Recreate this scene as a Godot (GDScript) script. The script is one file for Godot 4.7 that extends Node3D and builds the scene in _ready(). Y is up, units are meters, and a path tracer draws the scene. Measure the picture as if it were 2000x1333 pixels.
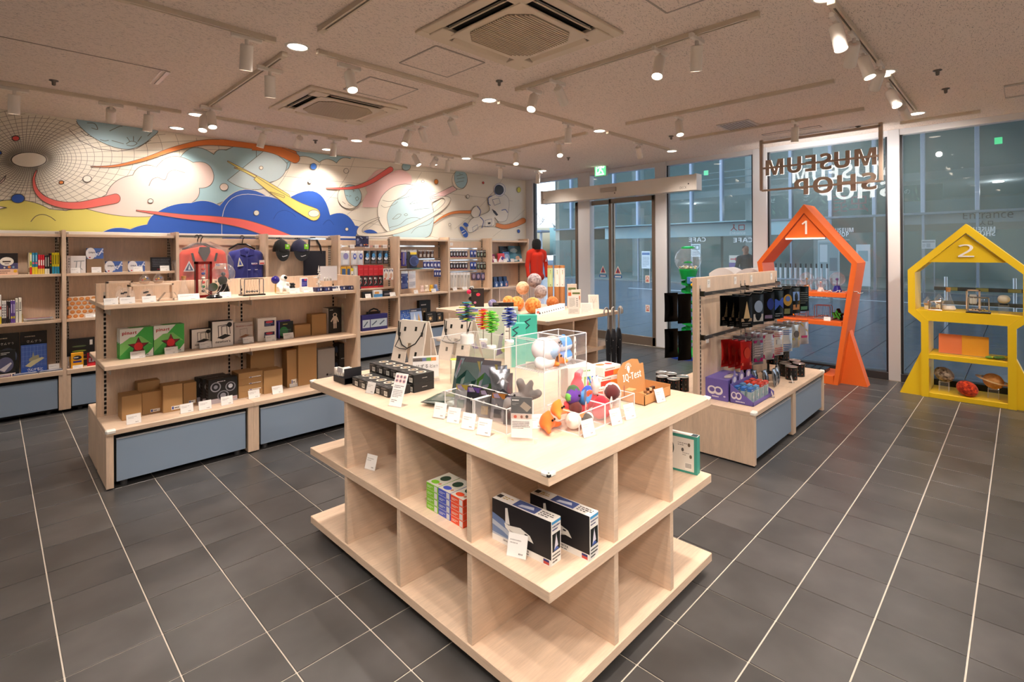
extends Node3D
# A museum shop. World: y up, metres; the mural wall runs along x at z = -7.15, the glass front along z at x = 7.45.
const FOC := 1004.829
const HY := 491.537
const CX := 1031.44
const YAW := 0.8065
const ROLL := 0.0063
const EYE := 1.5625
const CEIL := 2.98
const WALLZ := -7.15
const GLX := 7.45
var CO := cos(YAW)
var SI := sin(YAW)
var M := {}
var counts := {}
var cache := {}
var rng := RandomNumberGenerator.new()
func _ready():
	rng.seed = 11
	view()
	materials()
	structure()
	mural()
	ceiling_fittings()
	outside()
	furniture()
	wall_goods()
	gondola_goods()
	table_goods()
	far_table_goods()
	hook_goods()
	house_goods()
func view():
	var cam := Camera3D.new()
	cam.name = "camera"
	var r := Vector3(CO,0,SI)
	var f := Vector3(SI,0,-CO)
	var cr := cos(ROLL)
	var sr := sin(ROLL)
	cam.transform = Transform3D(Basis(r * cr - Vector3.UP * sr,r * sr + Vector3.UP * cr,-f),Vector3(0,EYE,0))
	cam.near = 0.05
	cam.far = 200.0
	cam.projection = Camera3D.PROJECTION_FRUSTUM
	cam.size = 0.05 * 1333.0 / FOC
	cam.frustum_offset = Vector2((1000.0 - CX) / FOC,(HY - 666.5) / FOC) * 0.05
	cam.current = true
	add_child(cam)
	var env := Environment.new()
	env.background_mode = Environment.BG_SKY
	var sky := Sky.new()
	var sm := ProceduralSkyMaterial.new()
	sm.sky_top_color = Color(0.62,0.74,0.86)
	sm.sky_horizon_color = Color(0.93,0.96,0.98)
	sm.ground_bottom_color = Color(0.45,0.47,0.5)
	sm.ground_horizon_color = Color(0.75,0.78,0.8)
	sm.sky_energy_multiplier = SKY_E
	sm.ground_energy_multiplier = SKY_E
	sky.sky_material = sm
	env.sky = sky
	env.background_energy_multiplier = 1.0
	env.tonemap_mode = Environment.TONE_MAPPER_LINEAR
	env.tonemap_exposure = EXPO
	env.sdfgi_enabled = true
	env.ssao_enabled = true
	env.ssil_enabled = true
	var we := WorldEnvironment.new()
	we.name = "environment"
	we.environment = env
	add_child(we)
# ---- from a pixel of the photograph to a point on a known surface
func ray(px: float,py: float) -> Vector3:
	var x3 := (px - CX) / FOC
	var y3 := (HY - py) / FOC
	var x := x3 * cos(ROLL) + y3 * sin(ROLL)
	var y := -x3 * sin(ROLL) + y3 * cos(ROLL)
	return Vector3(x * CO + SI,y,x * SI - CO)
func on_y(px: float,py: float,h := 0.0) -> Vector3:
	var r := ray(px,py)
	return Vector3(0,EYE,0) + r * ((h - EYE) / r.y)
func on_z(px: float,py: float,v: float) -> Vector3:
	var r := ray(px,py)
	return Vector3(0,EYE,0) + r * (v / r.z)
func on_x(px: float,py: float,v: float) -> Vector3:
	var r := ray(px,py)
	return Vector3(0,EYE,0) + r * (v / r.x)
# height at which the upright line through p meets the picture row py
func up_to(p: Vector3,px: float,py: float) -> float:
	var r := ray(px,py)
	return EYE + r.y * (p.x * SI - p.z * CO) / (r.x * SI - r.z * CO)
func V(x: float,y: float,z: float) -> Vector3:
	return Vector3(x,y,z)
func W(x: float,y: float) -> Vector2:
	return Vector2(x,y)
func nb() -> MB:
	return MB.new()
# ---- colours: sRGB hex to linear
func k(hex: String) -> Color:
	return Color(hex).srgb_to_linear()
class MB:
	var v := PackedVector3Array()
	var n := PackedVector3Array()
	var c := PackedColorArray()
	func tri(a: Vector3,b: Vector3,d: Vector3,na: Vector3,nb: Vector3,nd: Vector3,col: Color):
		if (b - a).cross(d - a).dot(na + nb + nd) < 0.0:
			v.append(a); v.append(b); v.append(d)
			n.append(na); n.append(nb); n.append(nd)
		else:
			v.append(a); v.append(d); v.append(b)
			n.append(na); n.append(nd); n.append(nb)
		c.append(col); c.append(col); c.append(col)
	func quad(a: Vector3,b: Vector3,d: Vector3,e: Vector3,col: Color,nn := Vector3.ZERO):
		var m := nn if nn != Vector3.ZERO else (b - a).cross(e - a).normalized()
		tri(a,b,d,m,m,m,col)
		tri(a,d,e,m,m,m,col)
	func quadn(a: Vector3,b: Vector3,d: Vector3,e: Vector3,na: Vector3,nb: Vector3,nd: Vector3,ne: Vector3,col: Color):
		tri(a,b,d,na,nb,nd,col)
		tri(a,d,e,na,nd,ne,col)
	# box of size s centred at p, chamfer b
	func box(p: Vector3,s: Vector3,col: Color,b := 0.0,bs := Basis.IDENTITY):
		var h := s * 0.5
		if b <= 0.0:
			for ax in 3:
				for sg in [-1.0,1.0]:
					var nv := Vector3.ZERO
					nv[ax] = sg
					var u := Vector3.ZERO
					u[(ax + 1) % 3] = h[(ax + 1) % 3]
					var w := Vector3.ZERO
					w[(ax + 2) % 3] = h[(ax + 2) % 3]
					var o := nv * h
					quad(p + bs * (o - u - w),p + bs * (o + u - w),p + bs * (o + u + w),p + bs * (o - u + w),col,bs * nv)
			return
		b = minf(b,minf(h.x,minf(h.y,h.z)) * 0.9)
		var f := {}
		for i in 8:
			var sg := Vector3(1 if i & 1 else -1,1 if i & 2 else -1,1 if i & 4 else -1)
			for ax in 3:
				var q := sg * (h - Vector3(b,b,b))
				q[ax] = sg[ax] * h[ax]
				f[i * 3 + ax] = p + bs * q
		for ax in 3:
			var a1 := (ax + 1) % 3
			var a2 := (ax + 2) % 3
			for sg in 2:
				var nv := Vector3.ZERO
				nv[ax] = 1.0 if sg else -1.0
				var i0 := sg << ax
				quad(f[i0 * 3 + ax],f[(i0 | (1 << a1)) * 3 + ax],f[(i0 | (1 << a1) | (1 << a2)) * 3 + ax],f[(i0 | (1 << a2)) * 3 + ax],col,bs * nv)
		for ax in 3:
			var a1 := (ax + 1) % 3
			var a2 := (ax + 2) % 3
			for s1 in 2:
				for s2 in 2:
					var i0 := (s1 << a1) | (s2 << a2)
					var i1 := i0 | (1 << ax)
					var nv := Vector3.ZERO
					nv[a1] = 1.0 if s1 else -1.0
					nv[a2] = 1.0 if s2 else -1.0
					quad(f[i0 * 3 + a1],f[i1 * 3 + a1],f[i1 * 3 + a2],f[i0 * 3 + a2],col,bs * nv.normalized())
		for i in 8:
			var nv := (bs * Vector3(1 if i & 1 else -1,1 if i & 2 else -1,1 if i & 4 else -1)).normalized()
			tri(f[i * 3],f[i * 3 + 1],f[i * 3 + 2],nv,nv,nv,col)
	func bx(lo: Vector3,hi: Vector3,col: Color,b := 0.0):
		box((lo + hi) * 0.5,(hi - lo).abs(),col,b)
	# cylinder or cone from a to b
	func cyl(a: Vector3,b: Vector3,r0: float,r1: float,seg: int,col: Color,caps := true):
		var d := (b - a).normalized()
		var u := d.cross(Vector3.RIGHT if absf(d.x) < 0.9 else Vector3.UP).normalized()
		var w := d.cross(u)
		for i in seg:
			var t0 := TAU * i / seg
			var t1 := TAU * (i + 1) / seg
			var e0 := u * cos(t0) + w * sin(t0)
			var e1 := u * cos(t1) + w * sin(t1)
			quadn(a + e0 * r0,a + e1 * r0,b + e1 * r1,b + e0 * r1,e0,e1,e1,e0,col)
			if caps:
				if r0 > 0.0: tri(a,a + e0 * r0,a + e1 * r0,-d,-d,-d,col)
				if r1 > 0.0: tri(b,b + e0 * r1,b + e1 * r1,d,d,d,col)
	# solid of revolution about y: profile of Vector2(radius, height), from bottom to top
	func lathe(pf: Array,seg: int,col: Color,at := Vector3.ZERO,smooth := true,cols: Array = [],sq := Vector3.ONE):
		var nn := []
		for i in pf.size() - 1:
			var t: Vector2 = pf[i + 1] - pf[i]
			nn.append(Vector2(t.y,-t.x).normalized())
		for i in pf.size() - 1:
			var n0: Vector2 = nn[i]
			var n1: Vector2 = nn[i]
			if smooth:
				if i > 0: n0 = (nn[i] + nn[i - 1]).normalized()
				if i < nn.size() - 1: n1 = (nn[i] + nn[i + 1]).normalized()
			var cc: Color = cols[i] if cols.size() > i else col
			for j in seg:
				var e0 := Vector3(cos(TAU * j / seg),0,sin(TAU * j / seg))
				var e1 := Vector3(cos(TAU * (j + 1) / seg),0,sin(TAU * (j + 1) / seg))
				var p0: Vector2 = pf[i]
				var p1: Vector2 = pf[i + 1]
				var y0 := Vector3(0,p0.y,0)
				var y1 := Vector3(0,p1.y,0)
				quadn(at + (e0 * p0.x + y0) * sq,at + (e1 * p0.x + y0) * sq,at + (e1 * p1.x + y1) * sq,at + (e0 * p1.x + y1) * sq,e0 * n0.x + Vector3.UP * n0.y,e1 * n0.x + Vector3.UP * n0.y,e1 * n1.x + Vector3.UP * n1.y,e0 * n1.x + Vector3.UP * n1.y,cc)
	func ball(p: Vector3,r: Vector3,seg: int,col: Color,bs := Basis.IDENTITY,paint = null):
		var rows := maxi(4,seg / 2)
		for i in rows:
			var a0 := PI * i / rows - PI / 2
			var a1 := PI * (i + 1) / rows - PI / 2
			for j in seg:
				var q := []
				for z in [[a0,j],[a0,j + 1],[a1,j + 1],[a1,j]]:
					var t: float = TAU * z[1] / seg
					q.append(Vector3(cos(z[0]) * cos(t),sin(z[0]),cos(z[0]) * sin(t)))
				var cc: Color = paint.call((q[0] + q[2]).normalized()) if paint != null else col
				quadn(p + bs * (q[0] * r),p + bs * (q[1] * r),p + bs * (q[2] * r),p + bs * (q[3] * r),(bs * (q[0] / r)).normalized(),(bs * (q[1] / r)).normalized(),(bs * (q[2] / r)).normalized(),(bs * (q[3] / r)).normalized(),cc)
	func tube(pts: Array,r: float,seg: int,col: Color,closed := false):
		var m := pts.size()
		var rings := []
		var last := Vector3.ZERO
		for i in m:
			var d: Vector3
			if closed: d = (pts[(i + 1) % m] - pts[(i + m - 1) % m]).normalized()
			else: d = (pts[mini(i + 1,m - 1)] - pts[maxi(i - 1,0)]).normalized()
			var u := last - d * last.dot(d)
			if u.length() < 0.01: u = d.cross(Vector3.UP if absf(d.y) < 0.9 else Vector3.RIGHT)
			u = u.normalized()
			last = u
			var w := d.cross(u)
			var ring := []
			for j in seg:
				ring.append(u * cos(TAU * j / seg) + w * sin(TAU * j / seg))
			rings.append(ring)
		for i in (m if closed else m - 1):
			var i2 := (i + 1) % m
			for j in seg:
				var j2 := (j + 1) % seg
				quadn(pts[i] + rings[i][j] * r,pts[i] + rings[i][j2] * r,pts[i2] + rings[i2][j2] * r,pts[i2] + rings[i2][j] * r,rings[i][j],rings[i][j2],rings[i2][j2],rings[i2][j],col)
		if not closed:
			for e in [0,m - 1]:
				for j in seg:
					var nv: Vector3 = (pts[0] - pts[1]).normalized() if e == 0 else (pts[m - 1] - pts[m - 2]).normalized()
					tri(pts[e],pts[e] + rings[e][j] * r,pts[e] + rings[e][(j + 1) % seg] * r,nv,nv,nv,col)
	# flat polygon in the xy plane of xf, facing its +z
	func flat(poly,xf: Transform3D,col: Color):
		var pp := PackedVector2Array(poly)
		var ix := Geometry2D.triangulate_polygon(pp)
		var nv := xf.basis.z.normalized()
		for i in range(0,ix.size(),3):
			var a := xf * Vector3(pp[ix[i]].x,pp[ix[i]].y,0)
			var b := xf * Vector3(pp[ix[i + 1]].x,pp[ix[i + 1]].y,0)
			var d := xf * Vector3(pp[ix[i + 2]].x,pp[ix[i + 2]].y,0)
			tri(a,b,d,nv,nv,nv,col)
	# polygon extruded from z = 0 back to z = -depth
	func prism(poly,xf: Transform3D,depth: float,col: Color,side := Color(-1,0,0)):
		var pp := PackedVector2Array(poly)
		if side.r < 0.0: side = col
		flat(pp,xf,col)
		var ix := Geometry2D.triangulate_polygon(pp)
		var nb := -xf.basis.z.normalized()
		for i in range(0,ix.size(),3):
			tri(xf * Vector3(pp[ix[i]].x,pp[ix[i]].y,-depth),xf * Vector3(pp[ix[i + 1]].x,pp[ix[i + 1]].y,-depth),xf * Vector3(pp[ix[i + 2]].x,pp[ix[i + 2]].y,-depth),nb,nb,nb,col)
		var cw := Geometry2D.is_polygon_clockwise(pp)
		for i in pp.size():
			var a := pp[i]
			var b := pp[(i + 1) % pp.size()]
			var e := (b - a).normalized()
			var on := Vector2(e.y,-e.x) * (-1.0 if cw else 1.0)
			quad(xf * Vector3(a.x,a.y,0),xf * Vector3(b.x,b.y,0),xf * Vector3(b.x,b.y,-depth),xf * Vector3(a.x,a.y,-depth),side,(xf.basis * Vector3(on.x,on.y,0)).normalized())
	func add(o: MB,xf: Transform3D):
		for i in o.v.size():
			v.append(xf * o.v[i])
			n.append((xf.basis * o.n[i]).normalized())
			c.append(o.c[i])
	func mesh() -> ArrayMesh:
		var a := []
		a.resize(Mesh.ARRAY_MAX)
		a[Mesh.ARRAY_VERTEX] = v
		a[Mesh.ARRAY_NORMAL] = n
		a[Mesh.ARRAY_COLOR] = c
		var m := ArrayMesh.new()
		m.add_surface_from_arrays(Mesh.PRIMITIVE_TRIANGLES,a)
		return m
func numbered(called: String) -> String:
	if not counts.has(called):
		counts[called] = 0
		return called
	counts[called] += 1
	return "%s_%03d" % [called,counts[called]]
# one named mesh; without a parent it is a thing of its own
func put(mb,called: String,mat: String,parent = null) -> MeshInstance3D:
	var o := MeshInstance3D.new()
	o.mesh = mb.mesh() if mb is MB else mb
	o.material_override = M[mat]
	if parent == null:
		o.name = numbered(called)
		add_child(o)
	else:
		o.name = called
		parent.add_child(o,true)
	return o
func tag(o,label: String,category: String,group := ""):
	o.set_meta("label",label)
	o.set_meta("category",category)
	if group: o.set_meta("group",group)
	return o
func thing(called: String,label: String,category: String,at := Vector3.ZERO,turn := 0.0,group := "") -> Node3D:
	var o := Node3D.new()
	o.name = numbered(called)
	add_child(o)
	o.position = at
	o.rotation.y = turn
	tag(o,label,category,group)
	return o
func struct(mb,called: String,mat: String) -> MeshInstance3D:
	var o := put(mb,called,mat)
	o.set_meta("kind","structure")
	return o
func struct_root(called: String) -> Node3D:
	var o := Node3D.new()
	o.name = numbered(called)
	add_child(o)
	o.set_meta("kind","structure")
	return o
# a one-mesh thing, standing at a point
func solo(mb,called: String,mat: String,label: String,category: String,at := Vector3.ZERO,turn := 0.0,group := "") -> MeshInstance3D:
	var o := put(mb,called,mat)
	o.position = at
	o.rotation.y = turn
	tag(o,label,category,group)
	return o
func dup(o: Node3D,label := "",group := "") -> Node3D:
	var base := str(o.name)
	if base.length() > 4 and base[-4] == "_" and base.right(3).is_valid_int(): base = base.left(-4)
	var r: Node3D = o.duplicate()
	r.name = numbered(base)
	add_child(r)
	if label: r.set_meta("label",label)
	if group: r.set_meta("group",group)
	return r
# ---- prints: a list of flat shapes on a face; xf has its origin at the lower left corner and faces +z
func ell(cx: float,cy: float,rx: float,ry: float,seg := 20,a0 := 0.0,a1 := TAU) -> PackedVector2Array:
	var p := PackedVector2Array()
	for i in (seg if a1 - a0 >= TAU - 0.001 else seg + 1):
		var t := a0 + (a1 - a0) * i / seg
		p.append(Vector2(cx + rx * cos(t),cy + ry * sin(t)))
	return p
func rect(x: float,y: float,w: float,h: float) -> PackedVector2Array:
	return PackedVector2Array([Vector2(x,y),Vector2(x + w,y),Vector2(x + w,y + h),Vector2(x,y + h)])
func stroke(mb: MB,pts: Array,wd: float,xf: Transform3D,col: Color):
	for i in pts.size() - 1:
		var a: Vector2 = pts[i]
		var b: Vector2 = pts[i + 1]
		if a.distance_to(b) < 1e-5: continue
		var e := (b - a).normalized() * wd * 0.5
		var s := Vector2(-e.y,e.x)
		var nv := xf.basis.z.normalized()
		mb.quad(xf * v3(a - e - s),xf * v3(b + e - s),xf * v3(b + e + s),xf * v3(a - e + s),col,nv)
func v3(p: Vector2) -> Vector3:
	return Vector3(p.x,p.y,0)
func curve(pts: Array,per := 6,closed := false) -> Array:
	var out := []
	var m := pts.size()
	for i in (m if closed else m - 1):
		var p0: Vector2 = pts[(i + m - 1) % m] if closed else pts[maxi(i - 1,0)]
		var p1: Vector2 = pts[i]
		var p2: Vector2 = pts[(i + 1) % m]
		var p3: Vector2 = pts[(i + 2) % m] if closed else pts[mini(i + 2,m - 1)]
		for j in per:
			out.append(p1.cubic_interpolate(p2,p0,p3,float(j) / per))
	if not closed: out.append(pts[m - 1])
	return out
var fonts := {}
func letters(mb: MB,s: String,xf: Transform3D,height: float,col: Color,bold := true,depth := 0.0,serif := false,center := false,wide := 0.0):
	var key := str(bold) + str(serif)
	if not fonts.has(key):
		var sf := SystemFont.new()
		sf.font_names = PackedStringArray(["Droid Serif" if serif else "Droid Sans"])
		sf.font_weight = 700 if bold else 400
		fonts[key] = sf
	var tk := s + key + str(depth)
	if not cache.has(tk):
		var tm := TextMesh.new()
		tm.font = fonts[key]
		tm.font_size = 32
		tm.pixel_size = 0.03
		tm.depth = depth / maxf(height,0.001) * 0.7 if depth > 0.0 else 0.0
		tm.curve_step = 2.0
		tm.text = s
		var ar := tm.get_mesh_arrays()
		cache[tk] = [ar,tm.get_aabb()]
	var ar: Array = cache[tk][0]
	var bb: AABB = cache[tk][1]
	if ar.is_empty() or ar[Mesh.ARRAY_VERTEX].size() == 0: return
	var sc := height / 0.70
	var vx: PackedVector3Array = ar[Mesh.ARRAY_VERTEX]
	var nx: PackedVector3Array = ar[Mesh.ARRAY_NORMAL]
	var ix = ar[Mesh.ARRAY_INDEX]
	var cnt: int = ix.size() if ix != null else vx.size()
	var off := Vector3(-bb.position.x - (bb.size.x * 0.5 if center else 0.0),0,0)
	var sx := sc if wide <= 0.0 else wide / maxf(bb.size.x,0.01)
	for i in range(0,cnt,3):
		var q := []
		for j in 3:
			var id: int = ix[i + j] if ix != null else i + j
			var p := vx[id] + off
			q.append(xf * Vector3(p.x * sx,(p.y + 0.35) * sc,p.z * sc))
		var nv := (xf.basis * nx[ix[i] if ix != null else i]).normalized()
		mb.tri(q[0],q[1],q[2],nv,nv,nv,col)
# shapes: ["r",x,y,w,h,col] ["e",cx,cy,rx,ry,col] ["p",[x,y,..],col] ["t",text,x,y,height,col] ["l",[x,y,..],width,col] ["x",x,y,w,h,rows,col] lines of small print ["b",x,y,w,h] bar code
func art(mb: MB,xf: Transform3D,w: float,h: float,list: Array):
	var z := 0.0004
	for e in list:
		var t := xf.translated_local(Vector3(0,0,z))
		z += 0.00012
		var sc := Vector2(w,h)
		match e[0]:
			"r": mb.flat(rect(e[1] * w,e[2] * h,e[3] * w,e[4] * h),t,k(e[5]))
			"e": mb.flat(ell(e[1] * w,e[2] * h,e[3] * w,e[4] * h),t,k(e[5]))
			"p": mb.flat(pairs(e[1],sc),t,k(e[2]))
			"t": letters(mb,e[1],t.translated_local(Vector3(e[2] * w,e[3] * h,0)),e[4] * h,k(e[5]))
			"l": stroke(mb,pairs(e[1],sc),e[2] * h,t,k(e[3]))
			"x":
				for i in int(e[5]):
					var x := 0.0
					var yy: float = (e[2] + e[4] * (1.0 - (i + 0.75) / e[5])) * h
					while x < e[3] * 0.93:
						var g: float = rng.randf_range(0.02,0.07)
						mb.flat(rect((e[1] + x) * w,yy,minf(g,e[3] - x) * w,e[4] * h / e[5] * 0.42),t,k(e[6]))
						x += g + rng.randf_range(0.008,0.02)
						if i == int(e[5]) - 1 and x > e[3] * 0.6: break
			"b":
				mb.flat(rect(e[1] * w,e[2] * h,e[3] * w,e[4] * h),t,k("f2efe8"))
				t = t.translated_local(Vector3(0,0,0.0001))
				for i in 14:
					mb.flat(rect((e[1] + e[3] * (0.06 + 0.064 * i)) * w,(e[2] + e[4] * 0.22) * h,e[3] * (0.018 + 0.022 * ((i * 7) % 3) / 2.0) * w,e[4] * 0.68 * h),t,k("1c1a1a"))
func pairs(a: Array,sc := Vector2.ONE) -> Array:
	var o := []
	for i in range(0,a.size(),2):
		o.append(Vector2(a[i],a[i + 1]) * sc)
	return o
# faces of a box that stands on y = 0, centred in x and z
func face(w: float,h: float,d: float,which: String) -> Transform3D:
	match which:
		"front": return Transform3D(Basis.IDENTITY,Vector3(-w / 2,0,d / 2))
		"top": return Transform3D(Basis(Vector3.RIGHT,Vector3(0,0,-1),Vector3.UP),Vector3(-w / 2,h,d / 2))
		"right": return Transform3D(Basis(Vector3(0,0,-1),Vector3.UP,Vector3.RIGHT),Vector3(w / 2,0,d / 2))
		"left": return Transform3D(Basis(Vector3(0,0,1),Vector3.UP,Vector3.LEFT),Vector3(-w / 2,0,-d / 2))
	return Transform3D(Basis(Vector3.LEFT,Vector3.UP,Vector3(0,0,-1)),Vector3(w / 2,0,-d / 2))
func carton(w: float,h: float,d: float,col: String,prints := {},bevel := 0.0015) -> MB:
	var mb := MB.new()
	mb.box(Vector3(0,h / 2,0),Vector3(w,h,d),k(col),bevel)
	for f in prints:
		var fw := w if f in ["front","back","top"] else d
		var fh := d if f == "top" else h
		art(mb,face(w,h,d,f),fw,fh,prints[f])
	return mb
# a box given by picture points of its front lower edge on the plane y = h and the row of its upper left corner
func slot(xl: float,yl: float,xr: float,yr: float,top: float,h: float,d: float) -> Dictionary:
	var a := on_y(xl,yl,h)
	var b := on_y(xr,yr,h)
	var e := b - a
	var turn := atan2(-e.z,e.x)
	var nrm := Vector3(sin(turn),0,cos(turn))
	return {"at": (a + b) * 0.5 - nrm * d * 0.5,"turn": turn,"w": e.length(),"h": up_to(a,xl,top) - h,"d": d}
# the same, but the right end only by its column, the front edge running along x
func slotx(xl: float,yl: float,xr: float,top: float,h: float,d: float) -> Dictionary:
	var a := on_z(xl,yl,clampf(on_y(xl,yl,h).z,-4.765 + d,-4.43))
	var b := on_z(xr,yl,a.z)
	return {"at": Vector3((a.x + b.x) * 0.5,h,a.z - d * 0.5),"turn": 0.0,"w": b.x - a.x,"h": up_to(a,xl,top) - h,"d": d}
func boxed(s: Dictionary,called: String,col: String,prints: Dictionary,label: String,category: String,group := "",mat := "card") -> MeshInstance3D:
	return solo(carton(s.w,s.h,s.d,col,prints),called,mat,label,category,s.at,s.turn,group)
# ---- blobs: tapered capsules joined smoothly, meshed as surface nets. bones: [a, b, ra, rb, colour]
func blob(bones: Array,cell: float,soft: float) -> MB:
	var lo := Vector3.INF
	var hi := -Vector3.INF
	for b in bones:
		var r: float = maxf(b[2],b[3]) + cell * 2.0 + soft * 0.3
		for i in 2:
			lo = lo.min(b[i] - Vector3(r,r,r))
			hi = hi.max(b[i] + Vector3(r,r,r))
	var nx := int((hi.x - lo.x) / cell) + 2
	var ny := int((hi.y - lo.y) / cell) + 2
	var nz := int((hi.z - lo.z) / cell) + 2
	var fld := PackedFloat32Array()
	fld.resize(nx * ny * nz)
	fld.fill(1.0)
	for b in bones:
		var A: Vector3 = b[0]
		var B: Vector3 = b[1]
		var ra: float = b[2]
		var rb: float = b[3]
		var R := maxf(ra,rb) + soft * 1.5 + cell * 2.0
		var l0 := ((A.min(B) - Vector3(R,R,R)) - lo) / cell
		var h0 := ((A.max(B) + Vector3(R,R,R)) - lo) / cell
		var AB := B - A
		var ll := maxf(AB.length_squared(),1e-9)
		for z in range(maxi(0,int(l0.z)),mini(nz,int(h0.z) + 2)):
			for y in range(maxi(0,int(l0.y)),mini(ny,int(h0.y) + 2)):
				for x in range(maxi(0,int(l0.x)),mini(nx,int(h0.x) + 2)):
					var p := lo + Vector3(x,y,z) * cell
					var t := clampf((p - A).dot(AB) / ll,0.0,1.0)
					var dd := p.distance_to(A + AB * t) - lerpf(ra,rb,t)
					var id := x + nx * (y + ny * z)
					var o := fld[id]
					var hh := maxf(soft - absf(o - dd),0.0) / soft
					fld[id] = minf(o,dd) - hh * hh * soft * 0.25
	var mb := MB.new()
	var vid := {}
	var pos := []
	for z in nz - 1:
		for y in ny - 1:
			for x in nx - 1:
				var base := x + nx * (y + ny * z)
				var inside := 0
				for i in 8:
					if fld[base + (i & 1) + nx * (((i >> 1) & 1) + ny * (i >> 2))] < 0.0: inside += 1
				if inside == 0 or inside == 8: continue
				var acc := Vector3.ZERO
				var cnt := 0
				for i in 8:
					for ax in 3:
						if i & (1 << ax): continue
						var j := i | (1 << ax)
						var fa := fld[base + (i & 1) + nx * (((i >> 1) & 1) + ny * (i >> 2))]
						var fb := fld[base + (j & 1) + nx * (((j >> 1) & 1) + ny * (j >> 2))]
						if (fa < 0.0) != (fb < 0.0):
							var ci := Vector3(i & 1,(i >> 1) & 1,i >> 2)
							var cj := Vector3(j & 1,(j >> 1) & 1,j >> 2)
							acc += ci.lerp(cj,fa / (fa - fb))
							cnt += 1
				vid[base] = pos.size()
				pos.append(lo + (Vector3(x,y,z) + acc / cnt) * cell)
	var nor := []
	var cols := []
	for p in pos:
		var q: Vector3 = (p - lo) / cell
		var g := Vector3.ZERO
		var xi := clampi(int(q.x),1,nx - 3)
		var yi := clampi(int(q.y),1,ny - 3)
		var zi := clampi(int(q.z),1,nz - 3)
		for ax in 3:
			var st: int = [1,nx,nx * ny][ax]
			var sm := 0.0
			for i in 8:
				var id := xi + (i & 1) + nx * (yi + ((i >> 1) & 1) + ny * (zi + (i >> 2)))
				var wt := (q.x - xi if i & 1 else 1.0 - q.x + xi) * (q.y - yi if i & 2 else 1.0 - q.y + yi) * (q.z - zi if i & 4 else 1.0 - q.z + zi)
				sm += wt * (fld[id + st] - fld[id - st])
			g[ax] = sm
		nor.append(g.normalized())
		var best := INF
		var bc := Color.WHITE
		for b in bones:
			var AB: Vector3 = b[1] - b[0]
			var t := clampf((p - b[0]).dot(AB) / maxf(AB.length_squared(),1e-9),0.0,1.0)
			var dd: float = p.distance_to(b[0] + AB * t) - lerpf(b[2],b[3],t)
			if dd < best:
				best = dd
				bc = b[4]
		cols.append(bc)
	for id in vid:
		var z: int = id / (nx * ny)
		var y: int = (id / nx) % ny
		var x: int = id % nx
		for ax in 3:
			var st: int = [1,nx,nx * ny][ax]
			if (fld[id] < 0.0) == (fld[id + st] < 0.0): continue
			var s1: int = [nx,nx * ny,1][ax]
			var s2: int = [nx * ny,1,nx][ax]
			if not (vid.has(id - s1) and vid.has(id - s2) and vid.has(id - s1 - s2)): continue
			var a: int = vid[id]
			var b: int = vid[id - s1]
			var d: int = vid[id - s1 - s2]
			var e: int = vid[id - s2]
			for q in [[a,b,d],[a,d,e]]:
				mb.tri(pos[q[0]],pos[q[1]],pos[q[2]],nor[q[0]],nor[q[1]],nor[q[2]],cols[q[0]])
				var m := mb.c.size()
				mb.c[m - 1] = cols[q[0]]; mb.c[m - 2] = cols[q[0]]
	return mb
const SKY_E := 1.6
const EXPO := 1.2
const DOWN_E := 2.0
const SPOT_E := 1.7
const LAMP_WARM := Color(1.0,0.945,0.895)
func noise_image(w: int,h: int,fn: Callable) -> ImageTexture:
	var im := Image.create(w,h,false,Image.FORMAT_RGB8)
	for y in h:
		for x in w:
			im.set_pixel(x,y,fn.call(x,y))
	return ImageTexture.create_from_image(im)
func base_mat(rough := 0.5,metal := 0.0) -> StandardMaterial3D:
	var m := StandardMaterial3D.new()
	m.vertex_color_use_as_albedo = true
	m.roughness = rough
	m.metallic = metal
	return m
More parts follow.
